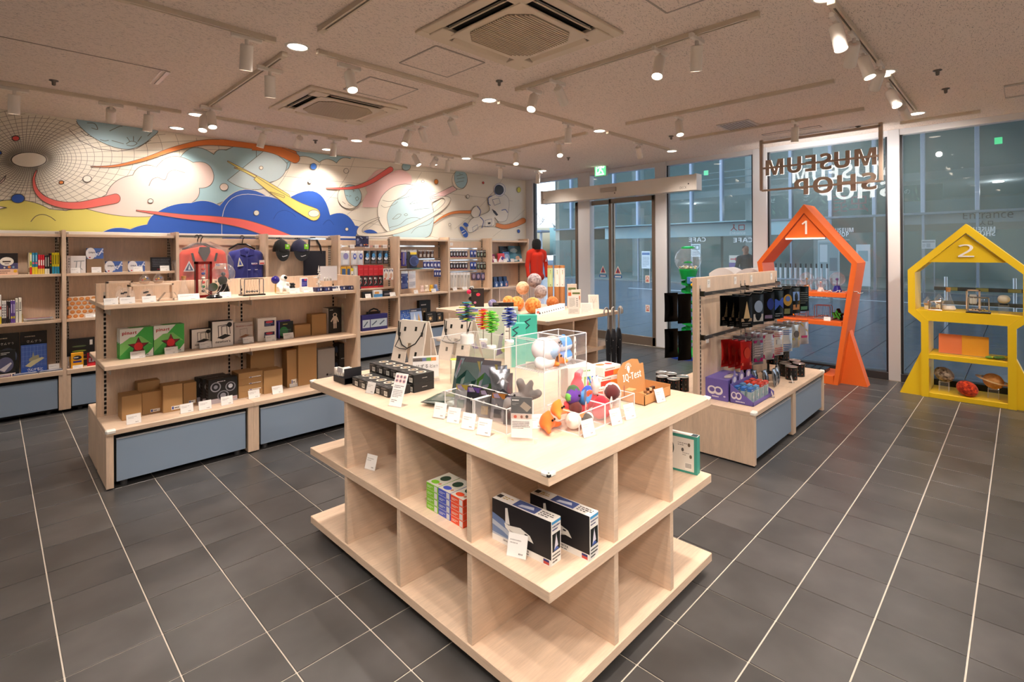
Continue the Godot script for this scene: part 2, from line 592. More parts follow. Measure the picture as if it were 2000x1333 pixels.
func materials():
	M.card = base_mat(0.5)
	M.matte = base_mat(0.85)
	M.paint = base_mat(0.4)
	M.gloss = base_mat(0.15)
	M.cloth = base_mat(0.95)
	M.cloth.rim_enabled = true
	M.cloth.rim = 0.3
	M.metal = base_mat(0.28,1.0)
	M.chrome = base_mat(0.08,1.0)
	M.foil = base_mat(0.22,0.85)
	M.laminate = base_mat(0.38)
	M.satin = base_mat(0.5)
	M.edge = base_mat(0.1)
	M.wet = base_mat(0.2)
	M.metal_paint = base_mat(0.35,0.5)
	# panes
	M.acrylic = pane(Color(0.98,0.99,1.0,0.05),0.6)
	M.film = pane(Color(0.97,0.98,1.0,0.10),0.8)
	M.glass = pane(Color(0.82,0.92,0.93,0.10),0.5)
	M.far_glass = pane(Color(0.30,0.50,0.50,0.42),0.35)
	var cg := StandardMaterial3D.new()
	cg.albedo_color = Color(1,1,1,0.02)
	cg.roughness = 0.02
	cg.refraction_enabled = true
	cg.refraction_scale = 0.05
	M.crystal = cg
	# wood: fine grain, along the horizontal or upright
	var fa := FastNoiseLite.new()
	fa.seed = 3
	fa.frequency = 0.02
	var fb := FastNoiseLite.new()
	fb.seed = 9
	fb.frequency = 0.006
	var tint := func(u: float,v: float) -> Color:
		var g := fa.get_noise_2d(u * 0.55,v * 9.0) * 0.5 + fa.get_noise_2d(u * 1.3 + 400.0,v * 26.0) * 0.5
		var s := fb.get_noise_2d(u * 0.5,v * 3.0)
		var t := 1.0 + g * 0.085 + s * 0.07
		return Color(0.86 * t,0.755 * t + g * 0.004,0.655 * t,1)
	var hz := noise_image(512,512,func(x,y): return tint.call(mirror(x,512),mirror(y,512)))
	var vt := noise_image(512,512,func(x,y): return tint.call(mirror(y,512),mirror(x,512)))
	for e in [["wood",hz],["wood_upright",vt]]:
		var m := StandardMaterial3D.new()
		m.albedo_texture = e[1]
		m.uv1_triplanar = true
		m.uv1_world_triplanar = true
		m.uv1_scale = V(0.9,0.9,0.9)
		m.uv1_triplanar_sharpness = 12.0
		m.roughness = 0.42
		M[e[0]] = m
	# acoustic ceiling board: short dark worm tracks
	var im := Image.create(1024,1024,false,Image.FORMAT_RGB8)
	im.fill(Color(0.93,0.875,0.84))
	var hm := Image.create(1024,1024,false,Image.FORMAT_L8)
	hm.fill(Color(1,1,1))
	for i in 15000:
		var x := rng.randi_range(0,1023)
		var y := rng.randi_range(0,1023)
		var l := rng.randi_range(1,5)
		var dark := rng.randf_range(0.5,0.85)
		if rng.randf() < 0.3: l = rng.randi_range(5,12)
		for j in l:
			im.set_pixel(posmod(x,1024),posmod(y,1024),Color(0.93 * dark,0.875 * dark,0.84 * dark))
			hm.set_pixel(posmod(x,1024),posmod(y,1024),Color(dark - 0.4,dark - 0.4,dark - 0.4))
			x += 1
			if rng.randf() < 0.45: y += rng.randi_range(-1,1)
	var cm := StandardMaterial3D.new()
	cm.albedo_texture = ImageTexture.create_from_image(im)
	cm.uv1_triplanar = true
	cm.uv1_world_triplanar = true
	cm.uv1_scale = V(0.55,0.55,0.55)
	cm.roughness = 0.9
	M.ceiling = cm
	# dark porcelain tile: clouded
	fb.frequency = 0.012
	fb.fractal_octaves = 4
	for i in 3:
		var off := 700.0 * i
		var lift: float = [0.95,1.0,1.06][i]
		var tx := noise_image(256,256,func(x,y): return tile_tone(fb.get_noise_2d(mirror(x,256) + off,mirror(y,256)),lift))
		var m := StandardMaterial3D.new()
		m.albedo_texture = tx
		m.uv1_triplanar = true
		m.uv1_world_triplanar = true
		m.uv1_scale = V(0.8,0.8,0.8)
		m.uv1_offset = V(0.31 * i,0.17 * i,0.57 * i)
		m.roughness = 0.33
		M["tile%d" % i] = m
	for e in [["lamp_glow",Color(1,0.93,0.84),9.0],["sign_glow",Color(1,0.99,0.97),2.2],["letter_glow",Color(1,0.99,0.97),14.0],["exit_glow",Color(0.1,0.8,0.45),1.6],["exit_white",Color(0.95,1,0.97),1.6],["far_lamp",Color(1,0.97,0.9),4.0],["plasma",Color(0.3,0.15,1.0),1.2]]:
		var m := StandardMaterial3D.new()
		m.albedo_color = Color(0.9,0.9,0.9)
		m.emission_enabled = true
		m.emission = e[1]
		m.emission_energy_multiplier = e[2]
		M[e[0]] = m
func pane(c: Color,spec: float) -> StandardMaterial3D:
	var m := StandardMaterial3D.new()
	m.transparency = BaseMaterial3D.TRANSPARENCY_ALPHA
	m.albedo_color = c
	m.roughness = 0.02
	m.metallic_specular = spec
	return m
func mirror(x: int,n: int) -> float:
	var h := n / 2
	return float(x if x < h else n - 1 - x)
func tile_tone(g: float,lift: float) -> Color:
	var t := lift * (1.0 + g * 0.22)
	return Color(0.29 * t,0.283 * t,0.28 * t)
# ------------------------------------------------------------------ the shell
func structure():
	# floor: a bed of pale grout, and on it each tile
	var fl := struct_root("floor")
	var mb := nb()
	mb.bx(V(-4.0,-0.2,-7.35),V(GLX + 0.05,-0.004,4.0),k("c9bfb2"))
	put(mb,"grout_bed","matte",fl)
	var x0 := 0.1798 - 0.3 * 14
	var z0 := -3.4544 - 0.3 * 13
	var list := []
	for i in range(0,41):
		for j in range(0,27):
			var c := V(x0 + 0.3 * (i + 0.5),0,z0 + 0.3 * (j + 0.5))
			if c.x < -4.0 or c.x > GLX or c.z < -7.2 or c.z > 4.0: continue
			list.append([c,tile_area(c)])
	list.sort_custom(func(a,b): return a[1] > b[1])
	var tm := nb()
	tm.box(Vector3.ZERO,V(0.2945,0.012,0.2935),Color.WHITE,0.0012)
	var tmesh := tm.mesh()
	var rest := nb()
	for i in list.size():
		if i < 300:
			var o := put(tmesh,"floor_tile","tile%d" % rng.randi_range(0,2),fl)
			o.position = list[i][0] - V(0,0.006,0)
		else:
			rest.add(tm,Transform3D(Basis.IDENTITY,list[i][0] - V(0,0.006,0)))
	put(rest,"floor_tile_remainder","tile1",fl).set_meta("kind","stuff")
	# ceiling
	mb = nb()
	mb.bx(V(-4.0,CEIL,-7.35),V(GLX + 0.35,CEIL + 0.2,4.0),Color.WHITE)
	struct(mb,"ceiling","ceiling")
	# walls behind and beside the camera, and the mural wall
	mb = nb()
	mb.bx(V(-4.0,-0.2,-7.35),V(GLX + 0.05,CEIL + 0.2,WALLZ),k("e9e4da"))
	struct(mb,"wall_back","matte")
	mb = nb()
	mb.bx(V(-4.2,-0.2,-7.35),V(-4.0,CEIL + 0.2,4.2),k("f2eee6"))
	struct(mb,"wall_left","matte")
	mb = nb()
	mb.bx(V(-4.2,-0.2,4.0),V(GLX + 0.35,CEIL + 0.2,4.2),k("f2eee6"))
	struct(mb,"wall_rear","matte")
	# unseen storeys above the shop, added to keep sky light off the plaza
	mb = nb()
	mb.bx(V(-4.2,CEIL + 0.21,-7.35),V(GLX + 0.3,22.0,16.0),k("6f757a"))
	struct(mb,"wall_upper","matte")
	mb = nb()
	mb.bx(V(-4.2,-0.2,4.21),V(GLX + 0.3,CEIL + 0.2,16.0),k("6f757a"))
	struct(mb,"wall_beyond","matte")
	mb = nb()
	mb.bx(V(GLX + 0.31,7.4,-6.0),V(22.6,8.0,16.0),k("565c60"))
	struct(mb,"ceiling_plaza","matte")
	glass_front()
func tile_area(c: Vector3) -> float:
	var d := c.x * SI - c.z * CO
	if d < 0.3: return 0.0
	var a := c.x * CO + c.z * SI
	var px := CX + FOC * a / d
	var py := HY + FOC * EYE / d
	if px < -60 or px > 2060 or py > 1420: return 0.0
	# covered by the furniture
	for r in [[0.55,2.3,-5.2,-4.4],[1.3,2.4,-2.8,-1.15],[3.8,5.5,-2.2,-1.4]]:
		if c.x > r[0] and c.x < r[1] and c.z > r[2] and c.z < r[3]: return 0.0
	return 1.0 / (d * d * d)
func pane_quad(mb: MB,a: Vector3,b: Vector3):
	mb.quad(a,V(b.x,a.y,b.z),b,V(a.x,b.y,a.z),Color.WHITE)
func glass_front():
	# white posts from the corner at the mural to the wall behind the camera
	var white := k("d9dade")
	var posts := [[-7.15,-6.96],[-5.83,-5.56],[-4.26,-4.06],[-2.72,-2.53],[-1.15,-1.03],[0.42,0.54],[1.95,2.07],[3.5,3.62]]
	for p in posts:
		var mb := nb()
		mb.bx(V(GLX - 0.05,0,p[0]),V(GLX + 0.08,CEIL,p[1]),white,0.004)
		struct(mb,"trim_%d" % (posts.find(p) + 1),"paint")
	var head := nb()
	head.bx(V(GLX - 0.04,CEIL - 0.07,-7.15),V(GLX + 0.07,CEIL,4.0),white,0.003)
	struct(head,"trim_9","paint")
	var n := 1
	for i in posts.size() - 1:
		var za: float = posts[i][1]
		var zb: float = posts[i + 1][0]
		if i == 1: continue
		var w := struct_root("window_%d" % n)
		n += 1
		var g := nb()
		pane_quad(g,V(GLX + 0.01,0.09,za),V(GLX + 0.01,CEIL - 0.07,zb))
		put(g,"pane","glass",w)
		var s := nb()
		s.bx(V(GLX - 0.05,0,za),V(GLX + 0.07,0.09,zb),k("3c3c3e"),0.003)
		put(s,"sill","paint",w)
		var fr := nb()
		for z in [za + 0.012,zb - 0.012]:
			fr.bx(V(GLX - 0.02,0.09,z - 0.012),V(GLX + 0.04,CEIL - 0.07,z + 0.012),k("2b2c2f"))
		put(fr,"frame","paint",w)
	# automatic sliding doors between the second and third post
	var bronze := k("7d7064")
	for e in [["door_1",-5.93,-5.08,0.02,true],["door_2",-5.14,-4.25,-0.05,false]]:
		var d := struct_root(e[0])
		var X: float = GLX + e[3]
		var fr := nb()
		for z in [e[1] + 0.02,e[2] - 0.03]:
			fr.bx(V(X - 0.02,0.02,z - 0.028),V(X + 0.02,2.46,z + 0.028),bronze,0.003)
		fr.bx(V(X - 0.02,0.02,e[1]),V(X + 0.02,0.16,e[2]),bronze,0.003)
		fr.bx(V(X - 0.02,2.38,e[1]),V(X + 0.02,2.46,e[2]),bronze,0.003)
		put(fr,"frame","metal_paint",d)
		var g := nb()
		pane_quad(g,V(X,0.16,e[1] + 0.05),V(X,2.38,e[2] - 0.06))
		put(g,"pane","glass",d)
		var st := nb()
		# warning stickers: a red and blue triangle over a blue bar
		var zc: float = -5.33 if e[4] else -4.97
		var xf := Transform3D(Basis(V(0,0,1),Vector3.UP,Vector3.LEFT),V(X - 0.004,1.12,zc))
		st.flat(PackedVector2Array([W(-0.07,0.05),W(0.07,0.05),W(0,0.19)]),xf,k("efe9e6"))
		st.flat(PackedVector2Array([W(-0.05,0.062),W(0.05,0.062),W(0,0.165)]),xf.translated_local(V(0,0,0.0006)),k("b8483e"))
		st.flat(rect(-0.01,0.062,0.02,0.07),xf.translated_local(V(0,0,0.001)),k("2a4a86"))
		st.flat(rect(-0.08,-0.02,0.16,0.045),xf,k("2f5fa0"))
		st.flat(rect(-0.06,-0.008,0.12,0.02),xf.translated_local(V(0,0,0.0006)),k("e6eaf0"))
		put(st,"warning_sticker","card",d)
		if not e[4]:
			var sq := nb()
			for yy in [1.10,0.62]:
				var x2 := Transform3D(xf.basis,V(X - 0.004,yy,-4.40))
				sq.flat(rect(-0.04,-0.06,0.08,0.12),x2,k("eee7e2"))
				sq.flat(ell(0,0.015,0.028,0.028,14),x2.translated_local(V(0,0,0.0006)),k("c0504a"))
				sq.flat(ell(0,0.015,0.019,0.019,14),x2.translated_local(V(0,0,0.001)),k("eee7e2"))
				sq.flat(rect(-0.025,-0.04,0.05,0.02),x2.translated_local(V(0,0,0.0006)),k("c0504a"))
			put(sq,"prohibition_sticker","card",d)
	var tr := struct_root("window_%d" % n)
	var tg := nb()
	pane_quad(tg,V(GLX + 0.01,2.6,-5.56),V(GLX + 0.01,CEIL - 0.07,-4.26))
	put(tg,"pane","glass",tr)
	var th := nb()
	th.bx(V(GLX - 0.08,0,-5.95),V(GLX + 0.1,0.02,-4.0),k("8d8880"),0.003)
	struct(th,"trim_10","metal_paint")
	# the door gear in its white casing
	var dg := thing("door_operator","long white casing of the automatic sliding door, with a sensor","door opener",V(GLX - 0.15,2.465,-5.02))
	var mb := nb()
	mb.bx(V(-0.06,0,-1.53),V(0.09,0.235,1.53),k("e3ddd6"),0.004)
	put(mb,"casing","paint",dg)
	for s in [-1,1]:
		mb = nb()
		mb.bx(V(-0.085,-0.005,s * 1.53),V(0.09,0.24,s * 1.56),k("d8d2cb"),0.003)
		put(mb,"end_cap","paint",dg)
	mb = nb()
	mb.bx(V(-0.10,0.1,-0.17),V(-0.06,0.17,0.14),k("b9aea3"),0.006)
	put(mb,"sensor","paint",dg)
	mb = nb()
	var lx := Transform3D(Basis(V(0,0,1),Vector3.UP,Vector3.LEFT),V(-0.0605,0.03,1.28))
	letters(mb,"DECK",lx,0.035,k("6a655f"),false)
	for q in [[-1.5,0.05],[0.1,0.04],[1.42,0.07]]:
		mb.flat(ell(q[0] - 1.28,q[1],0.012,0.012,10),lx,k("4a4642"))
	put(mb,"lettering","paint",dg)
# ------------------------------------------------------------------ ceiling
func area(p: Vector3) -> String:
	if p.z < -6.5: return "close to the mural"
	if p.z < -5.3: return "before the " + ("book bays" if p.x < 1.6 else "jacket bays" if p.x < 3.2 else "keyring bays" if p.x < 5.0 else "red mannequin")
	if p.z < -3.0: return "over the " + ("star-box gondola" if p.x < 2.6 else "aisle by the star-box gondola" if p.x < 3.6 else "table by the door" if p.x < 5.4 else "sliding door")
	if p.z < -0.2: return "over the " + ("aisle before the low table" if p.x < 1.1 else "low display table" if p.x < 2.7 else "aisle by the pouch gondola" if p.x < 3.7 else "pouch gondola" if p.x < 5.5 else "orange house stand")
	return "over the front aisle" if p.x < 4.0 else "over the yellow house stand"
const ROWZ := [-6.86,-6.05,-3.58,-0.77,2.04]
func ceiling_fittings():
	var warm := LAMP_WARM
	# recessed downlights on the grid
	var ring := nb()
	ring.lathe([W(0.062,0.0),W(0.064,-0.006),W(0.078,-0.006),W(0.08,0.0)],24,k("f1ece6"))
	var ringm := ring.mesh()
	var disc := nb()
	for i in 24:
		disc.tri(Vector3.ZERO,V(cos(TAU * i / 24),0,sin(TAU * i / 24)) * 0.062,V(cos(TAU * (i + 1) / 24),0,sin(TAU * (i + 1) / 24)) * 0.062,Vector3.DOWN,Vector3.DOWN,Vector3.DOWN,Color.WHITE)
	var discm := disc.mesh()
	for e in [[1.45,-6.86],[3.19,-6.86],[4.95,-6.86],[1.45,-6.06],[3.2,-6.06],[4.98,-6.06],[6.7,-6.06],[1.46,-3.58],[3.22,-3.58],[4.96,-3.58],[6.7,-3.58],[1.45,-0.78],[3.24,-0.78],[4.96,-0.78],[6.69,-0.78],[-0.3,-3.58],[-0.3,-0.78],[-0.3,2.0],[1.45,2.0],[3.2,2.0],[4.95,2.0],[-2.1,-3.58],[-2.1,-0.78],[-0.3,-6.06]]:
		var t := thing("downlight","round recessed downlight, lit, thin white rim, " + area(V(e[0],0,e[1])),"light",V(e[0],CEIL,e[1]),0.0,"recessed downlights in the ceiling grid")
		put(ringm,"rim","paint",t)
		var d := put(discm,"lamp_disc","lamp_glow",t)
		d.position.y = -0.003
		var l := SpotLight3D.new()
		l.name = "downlight_beam"
		l.light_color = warm
		l.light_energy = DOWN_E
		l.spot_angle = 62.0
		l.spot_angle_attenuation = 0.9
		l.spot_range = 12.0
		l.spot_attenuation = 2.0
		l.light_size = 0.06
		l.shadow_enabled = true
		l.rotation.x = -PI / 2
		l.position.y = -0.02
		t.add_child(l)
	# lighting tracks
	var tracks := [[0.05,-6.0,1.3,-6.0],[1.6,-6.0,3.04,-6.0],[3.33,-5.96,4.78,-5.96],[5.02,-5.94,6.51,-5.94],[0.47,-3.55,1.3,-3.55],[1.58,-3.53,3.03,-3.53],[3.3,-3.53,4.75,-3.53],[5.04,-3.52,6.49,-3.52],[3.29,-0.77,4.71,-0.77],[4.99,-0.77,6.46,-0.77],
		[1.45,-3.74,1.42,-5.71],[1.44,-1.1,1.44,-3.18],[3.16,-5.72,3.16,-3.73],[3.155,-3.15,3.155,-1.12],[4.9,-5.8,4.9,-3.72],[4.86,-3.14,4.86,-1.12],[6.03,-3.1,6.03,-1.13],[7.0,-0.96,7.0,-0.3]]
	for e in tracks:
		var a := V(e[0],CEIL,e[1])
		var b := V(e[2],CEIL,e[3])
		var along := absf(a.x - b.x) > absf(a.z - b.z)
		var L := a.distance_to(b)
		var t := thing("lighting_track","slim cream spotlight track %s, %s" % ["parallel to the mural" if along else "square to the mural",area((a + b) * 0.5)],"track",(a + b) * 0.5,0.0 if along else PI / 2,"spotlight tracks on the ceiling")
		var mb := nb()
		mb.bx(V(-L / 2,-0.03,-0.018),V(L / 2,0,-0.006),k("d8cbb9"))
		mb.bx(V(-L / 2,-0.03,0.006),V(L / 2,0,0.018),k("d8cbb9"))
		mb.bx(V(-L / 2,-0.014,-0.006),V(L / 2,0,0.006),k("4a4038"))
		put(mb,"rail","paint",t)
		for s in [-1.0,1.0]:
			mb = nb()
			mb.box(V(s * (L / 2 - 0.03),-0.016,0),V(0.07,0.034,0.04),k("d8cbb9"),0.003)
			put(mb,"end_cap","paint",t)
	# spotlights: column and row of the joint, then of the rim of the lamp; +1 where the lamp leans towards us
	for e in [[482,78,480,130,0],[28,178,27,215,0],[217,208,216,233,-1],[290,218,287,252,0],[527,140,528,184,0],[399,222,395,254,1],[412,214,416,248,1],[682,135,690,175,1],[515,256,507,282,0],[586,264,578,283,-1],[652,275,650,300,0],[798,254,789,281,1],[822,246,833,275,-1],[880,229,892,260,-1],[780,292,775,318,0],[808,300,820,322,1],[852,306,842,322,-1],[876,310,873,332,0],
			[1043,181,1036,212,1],[1089,165,1105,202,-1],[1289,105,1282,148,1],[1361,80,1359,132,0],[1110,245,1109,275,0],[1092,281,1094,303,1],[1007,297,1008,320,1],[1246,283,1251,308,-1],[1325,232,1329,263,1],[1553,243,1552,273,0],[1632,42,1645,95,1],[1668,75,1658,128,-1],[1685,105,1702,150,1],[1720,130,1705,173,-1],[1738,172,1755,205,1],[1762,205,1774,218,-1],[978,326,977,344,0],[1051,338,1050,352,0]]:
		spotlight(on_y(e[0],e[1],2.93),e[2],e[3],e[4])
	for e in [[-0.3,-2.0,0.3,0.1],[0.9,-0.77,0.25,-0.6],[2.3,0.3,-0.4,-0.9],[0.2,0.8,0.5,-0.8],[4.86,0.9,0.95,-0.6],[5.9,0.75,0.55,-0.55],[-1.2,0.6,0.9,-0.5],[1.2,1.4,0.1,-1.0],[-0.6,1.6,0.7,-0.9],[3.15,1.0,-0.5,-0.8],[0.4,-0.3,0.6,-0.3],[4.0,0.8,0.1,-1.0]]:  # added unseen spotlights, filling the table fronts and the house stands
		spot_at(V(e[0],2.93,e[1]),V(e[2],-1,e[3]).normalized())
	# air conditioners
	for e in [[2.355,-2.32],[2.34,-4.79]]:
		air_conditioner(V(e[0],CEIL,e[1]))
	# access hatches: thin frames
	for e in [[[782,122],[854,90],[946,122],[872,150]],[[672,174],[724,150],[814,175],[760,195]],[[1252,-18],[1302,25],[1390,-8],[1335,-40]],[[1500,268],[1525,260],[1592,240],[1570,250]]]:
		var t := thing("ceiling_hatch","access hatch with a thin grey frame in the ceiling " + area(on_y(e[0][0],e[0][1],CEIL)),"hatch",Vector3.ZERO,0.0,"access hatches in the ceiling")
		var mb := nb()
		var cs := []
		for q in e: cs.append(on_y(q[0],q[1],CEIL - 0.001))
		var lo := V(minf(cs[0].x,cs[3].x),0,minf(minf(cs[0].z,cs[3].z),cs[1].z))
		var hi := V(maxf(cs[2].x,cs[1].x),0,maxf(maxf(cs[1].z,cs[2].z),cs[0].z))
		t.position = V((lo.x + hi.x) / 2,CEIL,(lo.z + hi.z) / 2)
		var w := hi.x - lo.x
		var d := hi.z - lo.z
		for s in [-1,1]:
			mb.box(V(s * w / 2,-0.002,0),V(0.012,0.006,d),k("a79c94"))
			mb.box(V(0,-0.002,s * d / 2),V(w,0.006,0.012),k("a79c94"))
		put(mb,"frame","paint",t)
		mb = nb()
		mb.box(V(0,-0.0015,0),V(w - 0.012,0.003,d - 0.012),Color.WHITE)
		put(mb,"board","ceiling",t)
	# long slot of the smoke exhaust at the upper left, and its like by the glass
	for e in [[0.33,-4.98,1.25,0.42],[6.35,0.35,0.5,0.9]]:
		var t := thing("exhaust_panel","flush ceiling panel with slim metal end strips, " + area(V(e[0],0,e[1])),"ceiling panel",V(e[0],CEIL,e[1]),0.0,"flush exhaust panels in the ceiling")
		var mb := nb()
		for s in [-1,1]:
			mb.box(V(s * e[2] / 2,-0.004,0),V(0.03,0.01,e[3]),k("c9bfb4"),0.002)
			mb.box(V(s * (e[2] / 2 - 0.04),-0.003,0),V(0.012,0.006,e[3]),k("b9aea3"))
			mb.box(V(0,-0.002,s * e[3] / 2),V(e[2],0.005,0.008),k("a79c94"))
		put(mb,"strip","metal_paint",t)
		mb = nb()
		mb.box(V(0,-0.003,0),V(e[2],0.004,e[3]),Color.WHITE)
		put(mb,"board","ceiling",t)
	# return grille
	var g := thing("ceiling_grille","small square metal air grille in the ceiling near the sign","grille",on_y(1442,244,CEIL))
	var gm := nb()
	gm.box(V(0,-0.004,0),V(0.36,0.012,0.36),k("cfc4b8"),0.003)
	put(gm,"frame","metal_paint",g)
	for i in 9:
		gm = nb()
		gm.box(V(0,-0.011,-0.14 + 0.035 * i),V(0.3,0.004,0.016),k("a2978c"))
		put(gm,"slat","metal_paint",g)
	# sprinkler heads
	for q in [[975,158],[60 + 45,157],[616 - 0,278 - 4],[1831,137],[1847,173],[1676,247],[1311,266],[1110,308]]:
		var p := on_y(q[0],q[1],CEIL)
		var t := thing("sprinkler","small grey sprinkler head under the ceiling, " + area(p),"sprinkler",p,0.0,"sprinkler heads under the ceiling")
		var mb := nb()
		mb.lathe([W(0.0,-0.045),W(0.012,-0.04),W(0.014,-0.012),W(0.03,-0.006),W(0.03,0.0)],12,k("6b655f"))
		put(mb,"head","metal_paint",t)
	# exit sign over the door
	var ex := thing("exit_sign","lit green running-man exit sign hanging over the sliding door","sign",on_x(1174,331,7.1),0.0)
	var mb2 := nb()
	mb2.box(Vector3.ZERO,V(0.05,0.24,0.24),k("d9e6df"),0.004)
	put(mb2,"case","paint",ex)
	mb2 = nb()
	var xf := Transform3D(Basis(V(0,0,1),Vector3.UP,Vector3.LEFT),V(-0.0255,0,0))
	mb2.flat(rect(-0.11,-0.11,0.22,0.22),xf,Color.WHITE)
	put(mb2,"sign_face","exit_glow",ex)
	mb2 = nb()
	var x3 := xf.translated_local(V(0,0,0.0006))
	mb2.flat(rect(-0.085,-0.095,0.16,0.018),x3,Color.WHITE)
	mb2.flat(rect(-0.085,-0.095,0.016,0.19),x3,Color.WHITE)
	mb2.flat(rect(-0.085,0.08,0.1,0.016),x3,Color.WHITE)
	mb2.flat(ell(0.035,0.065,0.017,0.017,12),x3,Color.WHITE)
	for s in [[[0.03,0.05,0.0,0.0],0.03],[[0.0,0.0,0.04,-0.04,0.06,-0.085],0.02],[[0.0,0.0,-0.02,-0.05,-0.06,-0.06],0.02],[[0.025,0.04,0.065,0.02,0.075,0.04],0.014],[[0.02,0.045,-0.02,0.045,-0.045,0.02],0.014]]:
		stroke(mb2,pairs(s[0]),s[1],x3,Color.WHITE)
	put(mb2,"sign_figure","exit_white",ex)
	mb2 = nb()
	mb2.cyl(V(0,0.12,0),V(0,CEIL - ex.position.y,0),0.008,0.008,8,k("d9d4cc"))
	put(mb2,"stem","paint",ex)
func spotlight(p: Vector3,bx: float,by: float,lean: int):
	var r := ray(bx,by).normalized()
	var eye := V(0,EYE,0)
	var tc := (p - eye).dot(r)
	var near := (eye + r * tc).distance_to(p)
	var half := sqrt(maxf(0.19 * 0.19 - near * near,0.0)) * (0.0 if lean == 0 else 1.0)
	var q := eye + r * (tc - half * lean)
	var d := (q - p).normalized()
	if lean == 0: d = (q - p + V(0,-0.02,0)).normalized()
	if d.y > -0.45: d = V(d.x,-0.45,d.z).normalized()
	spot_at(p,d)
func spot_at(p: Vector3,d: Vector3):
	var t := thing("track_spotlight","white cylindrical track spotlight %s, %s" % ["hanging straight down" if d.y < -0.95 else "tilted sideways",area(p)],"spotlight",p,0.0,"track spotlights under the ceiling")
	if not cache.has("spot"):
		var a := nb()
		a.bx(V(-0.09,0.0,-0.014),V(0.09,0.03,0.014),k("ede6de"),0.003)
		a.cyl(V(0,0.0,0),V(0,-0.03,0),0.012,0.012,10,k("ede6de"))
		var b := nb()
		b.lathe([W(0.0,0.0),W(0.034,0.0),W(0.038,-0.006),W(0.038,-0.16),W(0.036,-0.16),W(0.033,-0.135)],20,k("efe8e0"),Vector3.ZERO,false)
		var c := nb()
		for i in 20:
			c.tri(V(0,-0.14,0),V(cos(TAU * i / 20) * 0.034,-0.14,sin(TAU * i / 20) * 0.034),V(cos(TAU * (i + 1) / 20) * 0.034,-0.14,sin(TAU * (i + 1) / 20) * 0.034),Vector3.DOWN,Vector3.DOWN,Vector3.DOWN,Color.WHITE)
		cache["spot"] = [a.mesh(),b.mesh(),c.mesh()]
	put(cache["spot"][0],"adapter","paint",t)
	var h := put(cache["spot"][1],"housing","paint",t)
	var g := put(cache["spot"][2],"lamp_disc","lamp_glow",t)
	var y := -d
	var x := y.cross(V(0.3,0.1,1)).normalized()
	var bs := Basis(x,y,x.cross(y))
	for o in [h,g]:
		o.basis = bs
		o.position = V(0,-0.03,0)
	var l := SpotLight3D.new()
	l.name = "spot_beam"
	l.light_color = LAMP_WARM
	l.light_energy = SPOT_E * (0.4 if p.z < -5.3 else 1.0)
	l.spot_angle = 34.0
	l.spot_angle_attenuation = 0.8
	l.spot_range = 12.0
	l.spot_attenuation = 2.0
	l.light_size = 0.03
	l.shadow_enabled = true
	l.position = V(0,-0.03,0) + d * 0.165
	l.basis = Basis(x,x.cross(d),-d) if true else bs
	t.add_child(l)
func air_conditioner(at: Vector3):
	var t := thing("ceiling_air_conditioner","square cassette air conditioner in the ceiling " + area(at),"air conditioner",at,0.0,"ceiling cassette air conditioners")
	var cr := k("dccdb8")
	var mb := nb()
	# panel with four slots: strips round them
	var o := 0.475
	mb.bx(V(-o,-0.02,-o),V(o,0.0,-0.40),cr,0.004)
	mb.bx(V(-o,-0.02,0.40),V(o,0.0,o),cr,0.004)
	mb.bx(V(-o,-0.02,-0.40),V(-0.40,0.0,0.40),cr,0.004)
	mb.bx(V(0.40,-0.02,-0.40),V(o,0.0,0.40),cr,0.004)
	for sx in [-1,1]:
		for sz in [-1,1]:
			mb.bx(V(sx * 0.27,-0.03,sz * 0.27),V(sx * 0.41,-0.004,sz * 0.41),cr,0.004)
	mb.bx(V(-0.315,-0.035,-0.315),V(0.315,-0.02,0.315),cr,0.005)
	put(mb,"panel","paint",t)
	mb = nb()
	mb.bx(V(-0.41,-0.006,-0.41),V(0.41,-0.002,0.41),k("14110f"))
	put(mb,"duct","matte",t)
	var oct := []
	for i in 8:
		var c: Array = [[0.17,0.27],[0.27,0.17],[0.27,-0.17],[0.17,-0.27],[-0.17,-0.27],[-0.27,-0.17],[-0.27,0.17],[-0.17,0.27]][i]
		oct.append(W(c[0],c[1]))
	mb = nb()
	mb.prism(oct,Transform3D(Basis(Vector3.RIGHT,V(0,0,1),Vector3.DOWN),V(0,-0.037,0)),0.004,k("8a7d6a"))
	put(mb,"filter","matte",t)
	mb = nb()
	for i in 27:
		var z := -0.26 + 0.02 * i
		var hw := 0.27 if absf(z) < 0.17 else 0.27 - (absf(z) - 0.17)
		mb.bx(V(-hw,-0.043,z - 0.005),V(hw,-0.037,z + 0.005),k("c9b79d"))
	put(mb,"grille_bars","paint",t).set_meta("kind","stuff")
	for i in 4:
		mb = nb()
		mb.box(V(0,-0.02,0.365),V(0.5,0.006,0.045),cr,0.002,Basis(Vector3.RIGHT,0.5))
		mb.cyl(V(-0.25,-0.012,0.372),V(0.25,-0.012,0.372),0.004,0.004,6,k("e9e2d6"))
		var f := put(mb,"louvre","paint",t)
		f.rotation.y = PI / 2 * i
